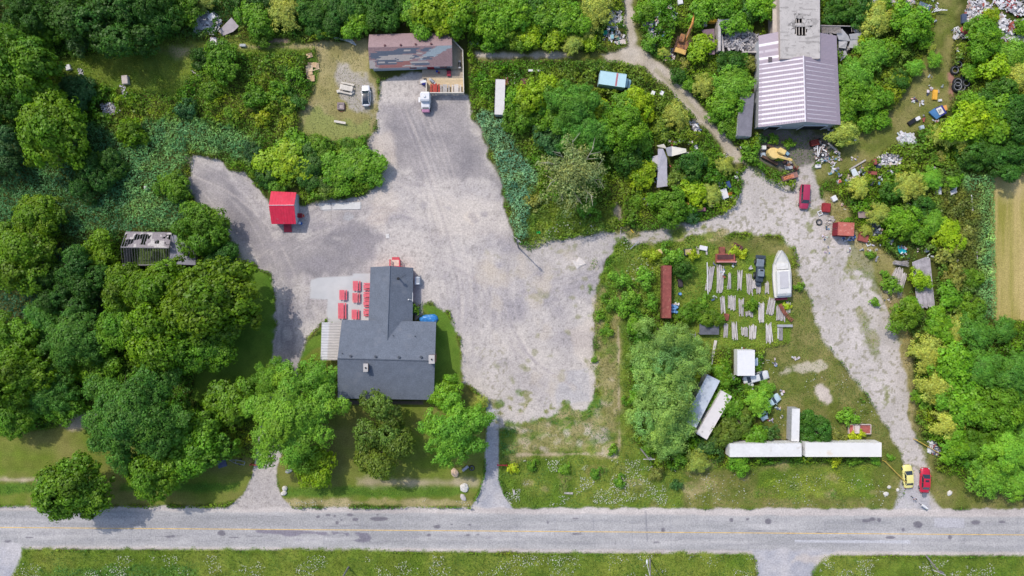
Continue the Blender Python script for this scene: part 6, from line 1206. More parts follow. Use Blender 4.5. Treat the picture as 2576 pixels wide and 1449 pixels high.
def tyre(x, y, rr, lab, rz=0, grp=None, tilt=0, mt=rubber, z=.12):
    T_ = thing('tyre', lab, 'tyre', W(x, y), rz, grp); m = MB(); m.torus((0, 0, z), rr, rr * .32, 20, 8); m.build('tread', mt, T_, smooth=True); m = MB(); m.torus((0, 0, z + rr * .22), rr * .88, rr * .1, 20, 5); m.build('sidewall', mat('tyre_grey', (150, 152, 156), var=.2), T_, smooth=True); carve(T_.location.x, T_.location.y, rr * 1.2, rr * 1.2); return T_
tyre(2060, 559, .5, 'black tyre lying at the right edge of the gravel yard')
heap([(2075, 540), (2096, 545), (2100, 560), (2078, 566)], 30, .3, [(206, 200, 196), (180, 170, 164)], 'pale scraps between the tyre and the rust red box', (.1, .1), (.7, .4), 19)
heap([(2115, 592), (2150, 590), (2152, 606), (2120, 608)], 40, .5, [(220, 224, 230), (90, 130, 190), (190, 190, 196), (60, 60, 70)], 'blue and white litter at the foot of the rust red box', (.15, .1), (.7, .4), 20)
heap([(2178, 566), (2210, 560), (2214, 590), (2196, 594)], 40, .6, [(150, 160, 170), (196, 200, 206), (90, 96, 110)], 'grey scrap behind the slanted rust panel', (.2, .1), (1.2, .4), 22)
T_ = thing('pond_liner', 'turquoise kidney-shaped pond shell', 'pond shell', W(2265, 629), -.6); pl = [(1.0 * math.cos(t) * (1 + .25 * math.cos(2 * t)) * .85, .6 * math.sin(t) + .18 * math.cos(2 * t)) for t in [2 * PI * k / 20 for k in range(20)]]; carve(T_.location.x, T_.location.y, 1, .9)
m = MB(); m.loft([[(x, y, .5) for x, y in pl], [(x * .92, y * .92, .55) for x, y in pl], [(x * .8, y * .8, .2) for x, y in pl]]); m.build('shell', mat('turquoise', (20, 172, 186), rough=.4, var=.1), T_)
T_ = thing('pole_heap', 'fanned heap of silvery grey poles beside the gravel yard', 'pole heap', W(2255, 700)); carve(T_.location.x, T_.location.y, 2.6, 3.6)
for g in range(3):
    m = MB(); A0_, B0_ = ((2262, 676), (2246, 730)) if g == 0 else ((2250, 660), (2284, 664)) if g == 1 else ((2276, 690), (2262, 742))
    for k in range(60 if g == 0 else 26):
        t = r.uniform(-1, 1); a = W(A0_[0] + t * (10 if g == 0 else 5), A0_[1] + abs(t) * 3 + r.uniform(-5, 5), .6 + .5 * r.random()); b = W(B0_[0] + t * (22 if g == 0 else 6) * (1 if g != 1 else .6), B0_[1] + r.uniform(-9, 9), .3 + .5 * r.random()); m.tube(a, b, .05, .035, 4)
    m.build('poles', mat('silver_pole', (208, 200, 198), rough=.9, var=.2, fine=.2), T_, world=True)
T_ = thing('board_platform', 'long platform of weathered silvery boards among the bushes', 'platform', W(2322, 710)); carve(T_.location.x, T_.location.y, 2.0, 5.4, -.12); m = MB()
for k in range(15):
    u = k / 14.0; a = W(2296 + u * 42, 646 + abs(u - .8) * 16, .8); b = W(2308 + u * 42, 776 - 6 * r.random(), .8); d = b - a; c = (a + b) / 2; m.box((c.x, c.y, .8 + .03 * r.random()), (.2, d.length, .06), rz=math.atan2(d.y, d.x) + PI / 2)
m.build('boards', mat('platform_board', (184, 178, 184), rough=.9, var=.3, scale=1, fine=.2), T_, world=True)
jbox(2363, 476, (.9, 2.1, .9), 'white fridge lying on its back in the right brush', white, .05, 'fridge', 'fridge', lid=mat('fridge_grey', (196, 204, 214))); jbox(2402, 466, (1.2, 1.7, .7), 'upper of two crumpled white sacks in the right brush', mat('sack_white', (232, 232, 238), var=.2), -.3, 'sack', 'sack'); jbox(2398, 483, (1.6, .9, .6), 'lower of two crumpled white sacks in the right brush', mat('sack_white'), .4, 'sack', 'sack')
sheetq([(2340, 430, .8), (2352, 418, .9), (2358, 424, .8), (2344, 434, .7)], 'small white sheet above the fridge', (230, 222, 220)); jbox(2382, 396, (.9, .7, .6), 'blue box under the dark right trees', bluep, .3)
plank(2435, 492, 2437, 512, .16, 1.0, 'upper white post lying in the olive brush', white, 'post', 'post', .12); plank(2437, 514, 2439, 534, .2, 1.0, 'lower white post lying in the olive brush', oldwood, 'post', 'post', .12); plank(2449, 634, 2450, 653, .16, 1.0, 'pale post in the brush near the tan field', oldwood, 'post', 'post', .12)
T_ = thing('cross_rack', 'grey steel cross frame under the right trees', 'frame', W(2312, 580)); m = MB(); m.tube(W(2296, 583, 1.2), W(2340, 585, 1.2), .14, n=4); m.tube(W(2311, 552, 1.6), W(2313, 594, 1.0), .12, n=4); m.tube(W(2316, 552, 1.5), W(2316, 590, 1.0), .08, n=4); m.build('bars', greymetal, T_, world=True); carve(T_.location.x, T_.location.y, 2, 2)
heap([(2296, 592), (2306, 592), (2308, 600), (2298, 602)], 10, .5, WHT[:3], 'little white scraps below the steel cross frame', (.2, .1), (.6, .4), 23); jbox(2333, 630, (.7, .7, .5), 'small white bag above the board platform', white, .2, 'bag', 'bag')
# top right heaps
heap([(2440, 0), (2470, 0), (2500, 25), (2540, 60), (2576, 50), (2620, 70), (2600, 110), (2545, 112), (2500, 80), (2470, 60), (2432, 62), (2425, 40)], 900, .9, MIX[:4] + [(232, 230, 234)] * 4 + MIX[5:8], 'wide heap of mixed white and rusty scrap in the top right corner', (.15, .12), (1.1, .6), 24, car=False)
heap([(2490, -10), (2600, -10), (2620, 40), (2560, 40), (2510, 20)], 300, .8, MIX[:4] + [(232, 230, 234)] * 3 + [(170, 70, 70)], 'scrap heap cut by the top right edge', (.15, .12), (1.1, .6), 25, car=False)
heap([(2395, 82), (2412, 72), (2446, 72), (2452, 84), (2420, 100), (2398, 100)], 90, .5, MIX[:3] + [(226, 214, 206)], 'pale scrap spilling onto the grass track', (.15, .12), (.8, .4), 26)
carve(W(2520, 50).x, W(2520, 50).y, 9, 4.6)
jbox(2428, 77, (1.7, 1.1, .7), 'faded red cabinet at the left of the top right heap', mat('faded_red', (190, 96, 92)), -.5, 'cabinet', 'cabinet'); jbox(2427, 46, (.9, 1.9, .6), 'navy blue box at the left of the top right heap', mat('slate_blue', (80, 92, 120)), 0); jbox(2500, 55, (2.0, 1.5, .4), 'slate grey sheet box in the middle of the top right heap', mat('slate_grey', (150, 154, 178)), -.4); jbox(2548, 66, (1.6, 1.8, .6), 'large rust red sheet box in the top right heap', rustred, .4); sheetq([(2398, 96, .5), (2408, 84, .7), (2414, 86, .6), (2404, 100, .4)], 'white door lying left of the top right heap', (238, 238, 240), .08, 'door_panel', 'door')
heap([(2150, -8), (2262, -8), (2262, 14), (2160, 16)], 150, .6, MIX[:5], 'strip of grey scrap along the top edge right of the barn', (.2, .1), (1.4, .3), 27); heap([(2270, -8), (2300, -8), (2300, 14), (2275, 16)], 70, .7, [(240, 236, 236), (226, 200, 196), (190, 200, 214)], 'white and pink scrap at the top edge', (.2, .1), (1.2, .4), 28)
jbox(2326, 17, (2.4, 1.5, .6), 'slate blue crate near the top edge beside the grass track', mat('slate_dark', (100, 120, 140)), -.4, 'crate', 'crate')
for i in range(5): plank(2340 + i * 5, 34 - i, 2352 + i * 6, 22 + i * 2, .15, .5 + .1 * i, 'white bar beside the slate blue crate, %s from the left' % ('first', 'second', 'third', 'fourth', 'fifth')[i], white, 'bar', 'bar')
for i, (x, y, rr) in enumerate(((2406, 209, .8), (2405, 219, .85), (2427, 210, .7), (2425, 197, .7), (2417, 222, .6), (2399, 178, .7), (2409, 164, .6), (2436, 190, .6))):
    tyre(x, y, rr, ('large worn tyre, upper of the front pair beside the bare red soil', 'large worn tyre with pale sidewall beside the bare red soil, lower of the front pair', 'pale worn tyre behind the front pair, right', 'worn tyre above right of the front pair', 'small tyre below right of the front pair', 'dark tyre above the bare red soil', 'half buried whitish tyre under the bush', 'rearmost worn tyre in the tall grass')[i], 0, 'worn tyres dumped by the grass track', z=.35)
jbox(2353.5, 238, (.9, 2.0, .4), 'orange-yellow foam block on the grass track', mat('orange_foam', (242, 182, 70)), -.1, 'foam block', 'foam_block'); jbox(2366, 252, (.7, .5, .3), 'small white scrap above the blue sign board', white, .1, 'scrap', 'scrap')
T_ = thing('arcade_panel', 'blue and white sign board lying beside the grass track with orange end', 'sign', W(2361, 281)); carve(T_.location.x, T_.location.y, 1.9, 1.4)
m = MB(); m.slab([W(2337, 282, .7), W(2352, 272, .8), W(2368, 292, .8), W(2356, 300, .6)], .3); m.build('side', mat('sign_blue', (82, 134, 190), rough=.6, var=.1), T_, world=True); m = MB(); m.slab([W(2352, 272, .84), W(2370, 264, .9), W(2382, 284, .9), W(2368, 292, .84)], .3); fc = m.build('face', mat('sign_navy', (60, 66, 150), rough=.6), T_, world=True)
m = MB(); m.slab([W(2354, 274, .93), W(2367, 268, .95), W(2376, 283, .95), W(2364, 290, .93)], .03); m.build('label', mat('sign_white', (232, 230, 228), var=.05), fc); m = MB()
c0 = W(2365, 279, .98); 
for dx_, dy_, sx, sy in ((0, .28, .5, .07), (0, -.28, .5, .07), (-.25, 0, .07, .6), (.05, 0, .3, .06), (.2, .14, .06, .3)): m.box((c0.x + dx_ * .9, c0.y + dy_ * .9, .975), (sx, sy, .02), rz=.45)
m.build('emblem', black, fc); m = MB(); m.slab([W(2372, 266, .8), W(2381, 264, .9), W(2384, 276, .9), W(2378, 278, .8)], .2); m.build('end', mat('sign_orange', (236, 168, 96)), T_, world=True)
jbox(2297, 305, (1.9, .8, .6), 'black bench-like box at the lower edge of the grass track', black, .6); jbox(2310, 298, (1.0, .7, .7), 'white box at the end of the black bench-like box', white, .5); jbox(2321, 320, (.8, .8, .6), 'pale blue box under the bush below the black bench-like box', mat('pale_blue'), .3)
heap([(2258, 340), (2275, 332), (2304, 345), (2302, 360), (2262, 362)], 70, .5, WHT[:3] + [(206, 214, 214)], 'white panels dumped beside the grass track', (.4, .2), (1.3, .6), 30); heap([(2140, 345), (2152, 340), (2156, 352), (2144, 356)], 15, .4, MIX[:3], 'scraps at the foot of the pale tree by the barn', (.2, .1), (.6, .3), 31)
m = MB(); rl = random.Random(99)
for (x0, y0, x1, y1, n_) in ((2070, 390, 2300, 640, 26), (2100, 0, 2380, 60, 16), (1420, 10, 1560, 110, 16), (1610, 20, 1700, 150, 14), (2390, 60, 2576, 190, 20), (1640, 340, 1860, 530, 16), (1640, 620, 2000, 880, 14), (1800, 900, 2200, 1120, 12), (2200, 600, 2400, 760, 14), (2040, 330, 2120, 430, 10), (2290, 180, 2400, 360, 8)):
    for k in range(n_):
        cx_, c_y = rl.uniform(x0, x1), rl.uniform(y0, y1)
        for j in range(rl.randint(2, 9)):
            p = W(cx_ + rl.gauss(0, 4), c_y + rl.gauss(0, 4)); i_, j_ = int((p.x - XS[0]) / GS), int((p.y - YS[0]) / GS); z = .15 + .8 * float(V[min(NY - 1, max(0, j_)), min(NX - 1, max(0, i_))])
            c = rl.choice(MIX[:4] + WHT[:4] + MIX); m.box((p.x, p.y, z), (rl.uniform(.12, .7), rl.uniform(.1, .4), rl.uniform(.03, .2)), rz=rl.uniform(0, 3), rx=rl.gauss(0, .3), ry=rl.gauss(0, .3), col=tuple(v * rl.uniform(.8, 1.05) for v in A(*c)))
o = m.build('scattered_litter', vcm); tag(o, 'small scraps and litter strewn through the brush of the scrap yard', 'litter', kind='stuff')
# centre right pieces
jbox(1823, 487, (1.3, 2.0, .8), 'white chest freezer under the tree at the gravel edge', mat('freezer_white', (222, 230, 240)), .3, 'freezer', 'freezer', lid=white); jbox(1837, 488, (.9, .6, .4), 'orange part beside the chest freezer', mat('orange_part', (232, 150, 60)), .2, 'machine part', 'machine_part'); jbox(1833, 464, (.8, 1.4, .6), 'blue metal frame above the chest freezer', mat('frame_blue', (60, 86, 140)), .3, 'frame', 'scrap_rack')
plank(1709, 515, 1752, 510, .55, .9, 'long orange-yellow pipe running through the brush', mat('pipe_orange', (226, 170, 92), var=.2), 'pipe', 'pipe', .4); plank(1788, 510, 1804, 514, .4, .8, 'orange pipe end poking from the small pale tree', mat('pipe_orange'), 'pipe', 'pipe', .35); jbox(1764, 527, (1.9, .8, .5), 'pinkish grey crate under the brush near the gravel lane', mat('dusty_rose'), .1, 'crate', 'crate')
jbox(1751, 370, (.8, 1.0, .6), 'black and white drum by the diagonal track', black, .2, 'drum', 'drum', lid=white); heap([(1745, 378), (1756, 380), (1756, 394), (1748, 394)], 14, .3, WHT[:3], 'white scraps below the black and white drum', (.1, .1), (.7, .3), 32)
jbox(1633, 511, (.8, .8, .5), 'white scrap box in the brush below the bent tin roof', white, .1); jbox(1619, 500, (.6, .5, .5), 'small white scrap above the white scrap box', white, .3, 'scrap', 'scrap')
jbox(1354.5, 585, (.8, .5, .3), 'bright green plastic tray at the reeds edge', mat('vivid_green', (20, 190, 90)), .1, 'tray', 'tray'); plank(1586, 577, 1593, 586, .14, .3, 'yellow stick at the lane junction', mat('stick_yellow', (240, 200, 60)), 'stick', 'stick'); plank(1584, 627, 1606, 606, .14, .6, 'grey fallen pole below the lane junction', greymetal, 'pole', 'pole', .12); plank(1562, 572, 1559, 600, .2, .25, 'pale plank across the weeds at the lane junction', oldwood)
T_ = thing('tarpaulin', 'crumpled cream tarpaulin on the gravel lot', 'tarpaulin', W(1456, 662)); m = MB(); pl = [(1438, 654), (1450, 656), (1456, 646), (1465, 652), (1474, 664), (1462, 670), (1452, 677), (1446, 668)]
rg = [[W(1456 + (x - 1456) * q, 662 + (y - 662) * q, .05 + .12 * hn(x * q, y) + (.05 if q < 1 else 0)) for x, y in pl] for q in (1, .7, .35)]; m.loft(rg); m.build('cover', mat('cream_tarp', (226, 218, 212), var=.1), T_, world=True)
# ------------------------------------------------------------------ stones, gates, posts along the road side
def rock(x, y, rx, ry, h, lab, mt=stone, name='boulder'):
    rr = random.Random(int(x * 3 + y)); T_ = MB(); n_ = 12; rings = []
    for k, (q, z) in enumerate(((.9, 0), (1.0, .3), (.9, .65), (.6, .92), (.2, 1.0))): rings.append([(rx * q * math.cos(2 * PI * i / n_) * (.85 + .3 * hn(i, k, x)), ry * q * math.sin(2 * PI * i / n_) * (.85 + .3 * hn(i, k + 5, y)), h * z * (.9 + .2 * hn(i, k, 3))) for i in range(n_)])
    T_.loft(rings); o = T_.build(name, mt, smooth=False); o.location = W(x, y); o.rotation_euler = (0, 0, rr.random()); tag(o, lab, 'rock', 'boulders beside the lane entrances'); carve(o.location.x, o.location.y, rx, ry)
ws = mat('white_stone', (224, 220, 214), rough=.9, var=.2, scale=3, bump=.5)
rock(1144, 1188, .75, .9, .8, 'large pinkish boulder on the restaurant lawn', mat('pink_stone', (224, 196, 170), rough=.9, var=.15, scale=3, bump=.5)); rock(1168, 1226, .85, .95, .6, 'pale grey boulder nearest the right lane entrance', ws); rock(1165, 1251, .5, .8, .4, 'flat oval stone below the pale grey boulder', mat('oval_stone', (206, 198, 196), var=.1)); rock(717, 1228, .55, .5, .5, 'white stone beside the left lane entrance, upper one', ws); rock(715, 1240, .65, .5, .5, 'white stone beside the left lane entrance, lower one', ws)
rock(727, 1184, .75, .45, .4, 'grey slab stone under the big light green tree', mat('slab_stone', (186, 188, 184))); rock(2228, 1242, .55, .45, .35, 'pale stone left of the yellow car, lowest of three', ws); rock(2236, 1225, .4, .35, .3, 'pale stone left of the yellow car, topmost of three', ws); rock(2258, 1232, .35, .35, .25, 'pale stone left of the yellow car, nearest to it', ws); rock(2388, 1240, .6, .45, .4, 'pale stone right of the red car', ws)
jbox(1293, 1239, (.4, .9, .5), 'pale concrete post stub at the right lane entrance', concrete, .1, 'post', 'post_stub'); plank(1419, 1239, 1441, 1240, .4, .3, 'pale plank in the roadside weeds', oldwood)
def gate(a, b, h, lab, mt, cols=3):
    p, q = W(*a), W(*b); T_ = thing('gate', lab, 'gate', p); m = MB()
    for k in range(cols): z = .4 + k * (h - .4) / (cols - 1); m.tube(p + Vector((0, 0, z)), q + Vector((0, 0, z)), .05, n=6)
    m.build('bar', mt, T_, world=True)
    for s_ in (0, 1): c = p.lerp(q, s_); m = MB(); m.tube(c, c + Vector((0, 0, h + .15)), .09, n=8); m.build('post', mt, T_, world=True)
gate((2220, 1158), (2270, 1208), 1.2, 'yellow bar gate swung open left of the yellow car', mat('gate_yellow', (222, 190, 92))); gate((2298, 1104), (2378, 1150), 1.2, 'yellow bar gate swung open above the red car', mat('gate_yellow')); gate((634, 1166), (664, 1169), 1.0, 'red bar gate across the left lane', mat('gate_red', (216, 50, 80)), 2); gate((1252, 1168), (1275, 1168), 1.0, 'red bar gate beside the right lane', mat('gate_red'), 2)
T_ = thing('boat_trailer', 'small grey trailer frame in the shade by the left lane', 'trailer', W(603, 1161), -.2); m = MB()
for s_ in (-1, 1): m.tube((-.6, s_ * .35, .5), (1.2, s_ * .35, .5), .05, n=5); m.tube((-.6, s_ * .35, .5), (-1.9, 0, .5), .05, n=5)
m.tube((-.6, -.35, .5), (-.6, .35, .5), .05, n=5); m.tube((1.2, -.35, .5), (1.2, .35, .5), .05, n=5); m.build('frame', greymetal, T_)
for s_ in (-1, 1): wheel(T_, .2, s_ * .62, .25, .14)
jbox(558, 1167, (1.8, 1.4, .15), 'dark grey mat in the shade under the trees left of the left lane', mat('dark_mat', (96, 100, 130)), .3, 'mat', 'ground_mat')
plank(1164, 1182, 1178, 1171, .5, .6, 'grey white post leaning beside the tyre on the lawn', greymetal, 'post', 'post', .4); tyre(1187, 1177, .45, 'dark tyre beside the grey white post on the lawn')
heap([(2334, 1108), (2350, 1112), (2364, 1134), (2356, 1146), (2336, 1140)], 110, .5, WHT[:4] + MIX[4:6], 'litter pile behind the upper yellow gate', (.15, .1), (.6, .4), 33); jbox(2343, 1113, (.8, .7, .5), 'white bag on the litter pile by the upper yellow gate', white, .2, 'bag', 'bag'); jbox(2339, 1133, (.7, 1.0, .4), 'lower white bag on the litter pile by the upper yellow gate', white, 0, 'bag', 'bag')
heap([(2385, 1148), (2440, 1146), (2440, 1152), (2388, 1152)], 26, .3, [(170, 190, 226), (60, 70, 120), (220, 224, 232)], 'blue and white litter under the right bank tree', (.1, .1), (.6, .3), 34)
T_ = thing('mailbox', 'white rural mailbox tilted on its post at the right driveway', 'mailbox', W(2312, 1266)); m = MB(); m.tube((0, 0, 0), (.15, -.1, 1.1), .06, n=6); m.build('post', greywood, T_); m = MB(); m.loft([[(x, y, 1.1 + z) for y, z in ((-.24, 0), (-.24, .22), (-.12, .38), (.12, .38), (.24, .22), (.24, 0))] for x in (-.1, 1.1)]); bx_ = m.build('box', white, T_); bx_.rotation_euler = (0, 0, -.6); m = MB(); m.box((.9, .27, 1.4), (.22, .03, .12)); fl = m.build('flag', rust, T_); fl.rotation_euler = (0, 0, -.6)
# ------------------------------------------------------------------ poles
def pole(x, y, h, lab, lamp=False, topD=None, arm=0.0, mt=greywood):
    base = W(x, y); top = W(*topD, h) if topD else base + Vector((0, 0, h)); T_ = thing('street_lamp' if lamp else 'utility_pole', lab, 'street lamp' if lamp else 'utility pole', base); m = MB(); m.tube(base, top, .17, .12, 10); m.build('pole', mt, T_, world=True)
    ca, sa = math.cos(arm), math.sin(arm); m = MB(); c = base.lerp(top, .96); m.box(c, (2.2, .12, .14), rz=arm); m.build('crossarm', oldwood, T_, world=True)
    for s_ in (-1, 0, 1): m = MB(); p = c + Vector((ca * s_ * .95, sa * s_ * .95, .07)); m.tube(p, p + Vector((0, 0, .22)), .07, .04, 8); m.build('insulator', white, T_, world=True)
    m = MB(); p = base.lerp(top, .86) + Vector((ca * .4, sa * .4, 0)); m.tube(p, p + Vector((0, 0, .8)), .24, n=12); m.build('transformer', steel, T_, world=True)
    if lamp:
        e = W(1627.5, 1418, h - .7); a = base.lerp(top, .93); m = MB(); m.tube(a, e, .05, n=6); m.build('lamp_arm', white, T_, world=True); m = MB(); m.loft([[(e.x + .16 * math.cos(t) * q, e.y + yy, e.z + .1 * math.sin(t) * q) for t in [2 * PI * k / 10 for k in range(10)]] for yy, q in ((-.1, .4), (.1, 1), (.5, 1.2), (.8, .5))]); m.build('lamp_head', mat('lamp_white', (232, 234, 238), rough=.4, var=0), T_, world=True)
pole(1635, 1405, 9.5, 'wooden street lamp pole with white lamp on the far verge', True, (1636, 1456), -.6); pole(2330, 1398, 9, 'wooden pole on the far verge at the right edge of the picture bottom', False, (2366, 1443), -.4); pole(877, 1426, 9, 'dark wooden pole on the far verge in the left half', False)
pole(1304.5, 623, 9.0, 'leaning wooden pole at the tip of the reeds beside the gravel lot', False, (1299, 600), -.7); pole(1611, 1128, 9, 'wooden pole among weeds left of the slanted trailers', False)
# ------------------------------------------------------------------ the drone pilot standing behind the yellow car
def person(x, y, rz, lab):
    T_ = MB(); me = bpy.data.meshes.new('body'); J = [(0, 0, .95), (0, 0, 1.15), (0, .01, 1.38), (0, .02, 1.5), (0, .05, 1.62), (0, .05, 1.74), (-.19, 0, 1.42), (-.25, .06, 1.15), (-.13, .30, 1.12), (-.06, .37, 1.15), (.19, 0, 1.42), (.25, .06, 1.15), (.13, .30, 1.12), (.06, .37, 1.15),
        (-.10, 0, .88), (-.12, .02, .5), (-.12, -.02, .08), (-.13, .14, .04), (.10, 0, .88), (.12, .02, .5), (.12, -.02, .08), (.13, .14, .04)]
    R2 = [.15, .14, .15, .06, .075, .10, .075, .05, .035, .03, .075, .05, .035, .03, .10, .07, .045, .045, .10, .07, .045, .045]
    Eg = [(0, 1), (1, 2), (2, 3), (3, 4), (4, 5), (2, 6), (6, 7), (7, 8), (8, 9), (2, 10), (10, 11), (11, 12), (12, 13), (0, 14), (14, 15), (15, 16), (16, 17), (0, 18), (18, 19), (19, 20), (20, 21)]
    for s_, b_ in ((-1, 9), (1, 13)):
        for k in range(5):
            i0 = len(J); bx_ = J[b_]; J.append((bx_[0] - s_ * .03 + k * s_ * .015, bx_[1] + .05 + (.01 if k in (1, 2) else 0), bx_[2] + .02 - .012 * k)); J.append((J[-1][0] - s_ * .012, J[-1][1] + .03, J[-1][2] + .015)); R2 += [.010, .008]; Eg += [(b_, i0), (i0, i0 + 1)]
    me.from_pydata([Vector(j) for j in J], Eg, []); o = bpy.data.objects.new('person', me); COL.objects.link(o); o.location = W(x, y); o.rotation_euler = (0, 0, rz)
    sk = o.modifiers.new('skin', 'SKIN'); o.modifiers.new('sub', 'SUBSURF').render_levels = 1
    for i, rr in enumerate(R2): me.skin_vertices[0].data[i].radius = (rr, rr)
    me.skin_vertices[0].data[0].use_root = True
    dg = bpy.context.evaluated_depsgraph_get(); ev = bpy.data.meshes.new_from_object(o.evaluated_get(dg)); o.modifiers.clear(); o.data = ev
    ev.materials.clear(); [ev.materials.append(q) for q in (mat('skin', (206, 160, 134), rough=.6, var=.05), mat('grey_shirt', (196, 190, 206), rough=.9, var=.08), mat('dark_trousers', (66, 70, 84), rough=.9, var=.1), black)]
    for p in ev.polygons: z = p.center.z; yy = p.center.y; p.material_index = 0 if (z > 1.5 or (yy > .2 and z > .9)) else 1 if z > .93 else 2 if z > .1 else 3; p.use_smooth = True
    tag(o, lab, 'person'); h = MB(); rings = [[(.105 * q * math.cos(t), .03 + .12 * q * math.sin(t), z) for t in [2 * PI * k / 12 for k in range(12)]] for q, z in ((1.0, 1.72), (1.08, 1.78), (.9, 1.84), (.4, 1.875))]; h.loft(rings); h.build('hair', mat('dark_hair', (40, 32, 34)), o, smooth=True)
    f = MB(); f.box((0, .155, 1.71), (.03, .04, .04), taper=.5); f.box((0, .148, 1.665), (.055, .012, .012)); 
    for s_ in (-1, 1): f.box((s_ * .035, .142, 1.74), (.025, .015, .012))
    f.build('face', mat('skin'), o); return o
pr = person(2292.5, 1248.5, 2.6, 'person with dark hair in a light grey shirt holding a black controller')
T_ = MB(); T_.bbox((0, 0, 0), (.2, .12, .05), bev=.015); ct = T_.build('remote_controller', black); pp = pr.location + Matrix.Rotation(2.6, 3, 'Z') @ Vector((0, .43, 1.16)); ct.location = pp; ct.rotation_euler = (0, 0, 2.6); tag(ct, 'small black remote controller held by the person', 'controller')
# ------------------------------------------------------------------ trees and shrubs
LEAF = leaf_mat('leaves', True); LEAFV = leaf_mat('plant_leaves', False)
BARK = mat('bark', (120, 110, 98), rough=.95, var=.3, scale=3); PALEBARK = mat('pale_bark', (186, 182, 160), rough=.9, var=.2, scale=3)

def cards(C, Nn, size, rs, asp=0.62, jit=0.55):
    """leaf sprays: small quads at C facing Nn"""
    n = len(C); Nn = Nn + rs.normal(0, jit, (n, 3)); Nn /= np.linalg.norm(Nn, axis=1)[:, None] + 1e-9
    R_ = rs.normal(0, 1, (n, 3)); U = np.cross(Nn, R_); U /= np.linalg.norm(U, axis=1)[:, None] + 1e-9; Vv = np.cross(Nn, U)
    s = (size * (0.5 + 1.1 * rs.rand(n) ** 1.5))[:, None]; U = U * s * .5; Vv = Vv * s * .5 * asp
    vs = np.empty((n, 4, 3)); vs[:, 0] = C - U; vs[:, 1] = C - Vv * (1 + .5 * rs.rand(n, 1)); vs[:, 2] = C + U; vs[:, 3] = C + Vv
    return vs.reshape(-1, 3), np.arange(n * 4).reshape(-1, 4)

def crown_mesh(name, R, style, seed):
    """crown of radius R centred on the origin, made of lobes > clumps > leaf sprays"""
    rs = np.random.RandomState(seed); zr = dict(cauli=.62, star=.55, willow=.75, fine=.6, sparse=.5, bush=.6)[style]
    lob = []
    if style in ('cauli', 'willow', 'fine', 'bush'):
        nl = {'cauli': 26, 'willow': 24, 'fine': 14, 'bush': 9}[style]
        ph = rs.rand() * 6; 
        for i in range(nl):
            if rs.rand() < .10: continue
            t = (i + .5) / nl; z = 1 - 1.45 * t; a = i * 2.399963 + rs.rand() * .9; q = math.sqrt(max(0, 1 - min(1, z) ** 2))
            rad = (.56 + .3 * rs.rand()) * (1 + .17 * math.sin(3 * a + ph) + .1 * math.sin(5 * a + 2 * ph)); r = (.15 + .22 * rs.rand()) * (1.15 if style in ('fine', 'bush') else 1)
            stretch = 1 + .22 * math.sin(2 * a + seed) * rs.rand() + .12 * rs.normal()
            lob.append((np.array([q * math.cos(a) * rad * stretch, q * math.sin(a) * rad * stretch, z * zr * rad]) * R, r * R))
        lob.append((np.array([0, 0, .05 * R]), .55 * R * zr))
    else:
        nb = 13 if style == 'star' else 11
        for i in range(nb):
            a = 2 * PI * i / nb + rs.normal(0, .2); L = .78 + .3 * rs.rand(); lift = .35 + .4 * rs.rand()
            k = 6
            for j in range(k):
                t = (j + 1) / k; aa = a + rs.normal(0, .12)
                lob.append((np.array([math.cos(aa) * L * t, math.sin(aa) * L * t, zr * (lift * (1 - t ** 2) + .25 * rs.normal() * .4)]) * R, (.22 - .1 * t + .03 * rs.rand()) * R))
    Cs = []; Ns = []; Tn = []; Hn = []
    cl = {'cauli': .62, 'star': .5, 'willow': .8, 'fine': .4, 'sparse': .4, 'bush': .35}[style]     # clump radius, metres
    dens = {'cauli': 1.0, 'star': 1.1, 'willow': 1.1, 'fine': 1.5, 'sparse': .26, 'bush': 1.6}[style]
    for c, r in lob:
        nc = max(4, int(4 * PI * r * r * .75 / (cl * cl * 2.0)))
        d = rs.normal(0, 1, (nc, 3)); d /= np.linalg.norm(d, axis=1)[:, None]; d[:, 2] = np.where(d[:, 2] < -.35, -d[:, 2], d[:, 2])
        cc = c + d * r * (0.85 + .25 * rs.rand(nc, 1))
        tone = (.82 + .36 * rs.rand(nc)) * (.84 + .34 * rs.rand()); lh = rs.normal(0, .09)
        for k in range(nc):
            m = int(26 * dens * (cl / .5) ** 1.6); e = rs.normal(0, 1, (m, 3)); e /= np.linalg.norm(e, axis=1)[:, None]
            e += d[k] * .5; e[:, 2] += .15
            rr = cl * (.55 + .5 * rs.rand(m, 1))
            Cs.append(cc[k] + e * rr * np.array([1, 1, .8])); Ns.append(e + d[k] * .5 + np.array([0, 0, .35])); Tn.append(np.full(m, tone[k]) * (.8 + .4 * rs.rand(m))); Hn.append(np.full(m, lh))
    C = np.vstack(Cs); N = np.vstack(Ns); T = np.concatenate(Tn); HH = np.concatenate(Hn); keep = C[:, 2] > -zr * R * .75; C, N, T, HH = C[keep], N[keep], T[keep], HH[keep]
    sz = {'cauli': .36, 'star': .32, 'willow': .30, 'fine': .24, 'sparse': .28, 'bush': .24}[style]
    v, q = cards(C, N, np.full(len(C), sz), rs, asp={'star': .45, 'willow': .35}.get(style, .7))
    hue = rs.rand(len(C)) + HH * 4; cols = np.stack([T * (1 + .16 * (hue - .5)), T, T * (1 - .25 * (hue - .5))], 1)
    return fast_mesh(name, v, q, np.repeat(cols, 4, axis=0), LEAF)

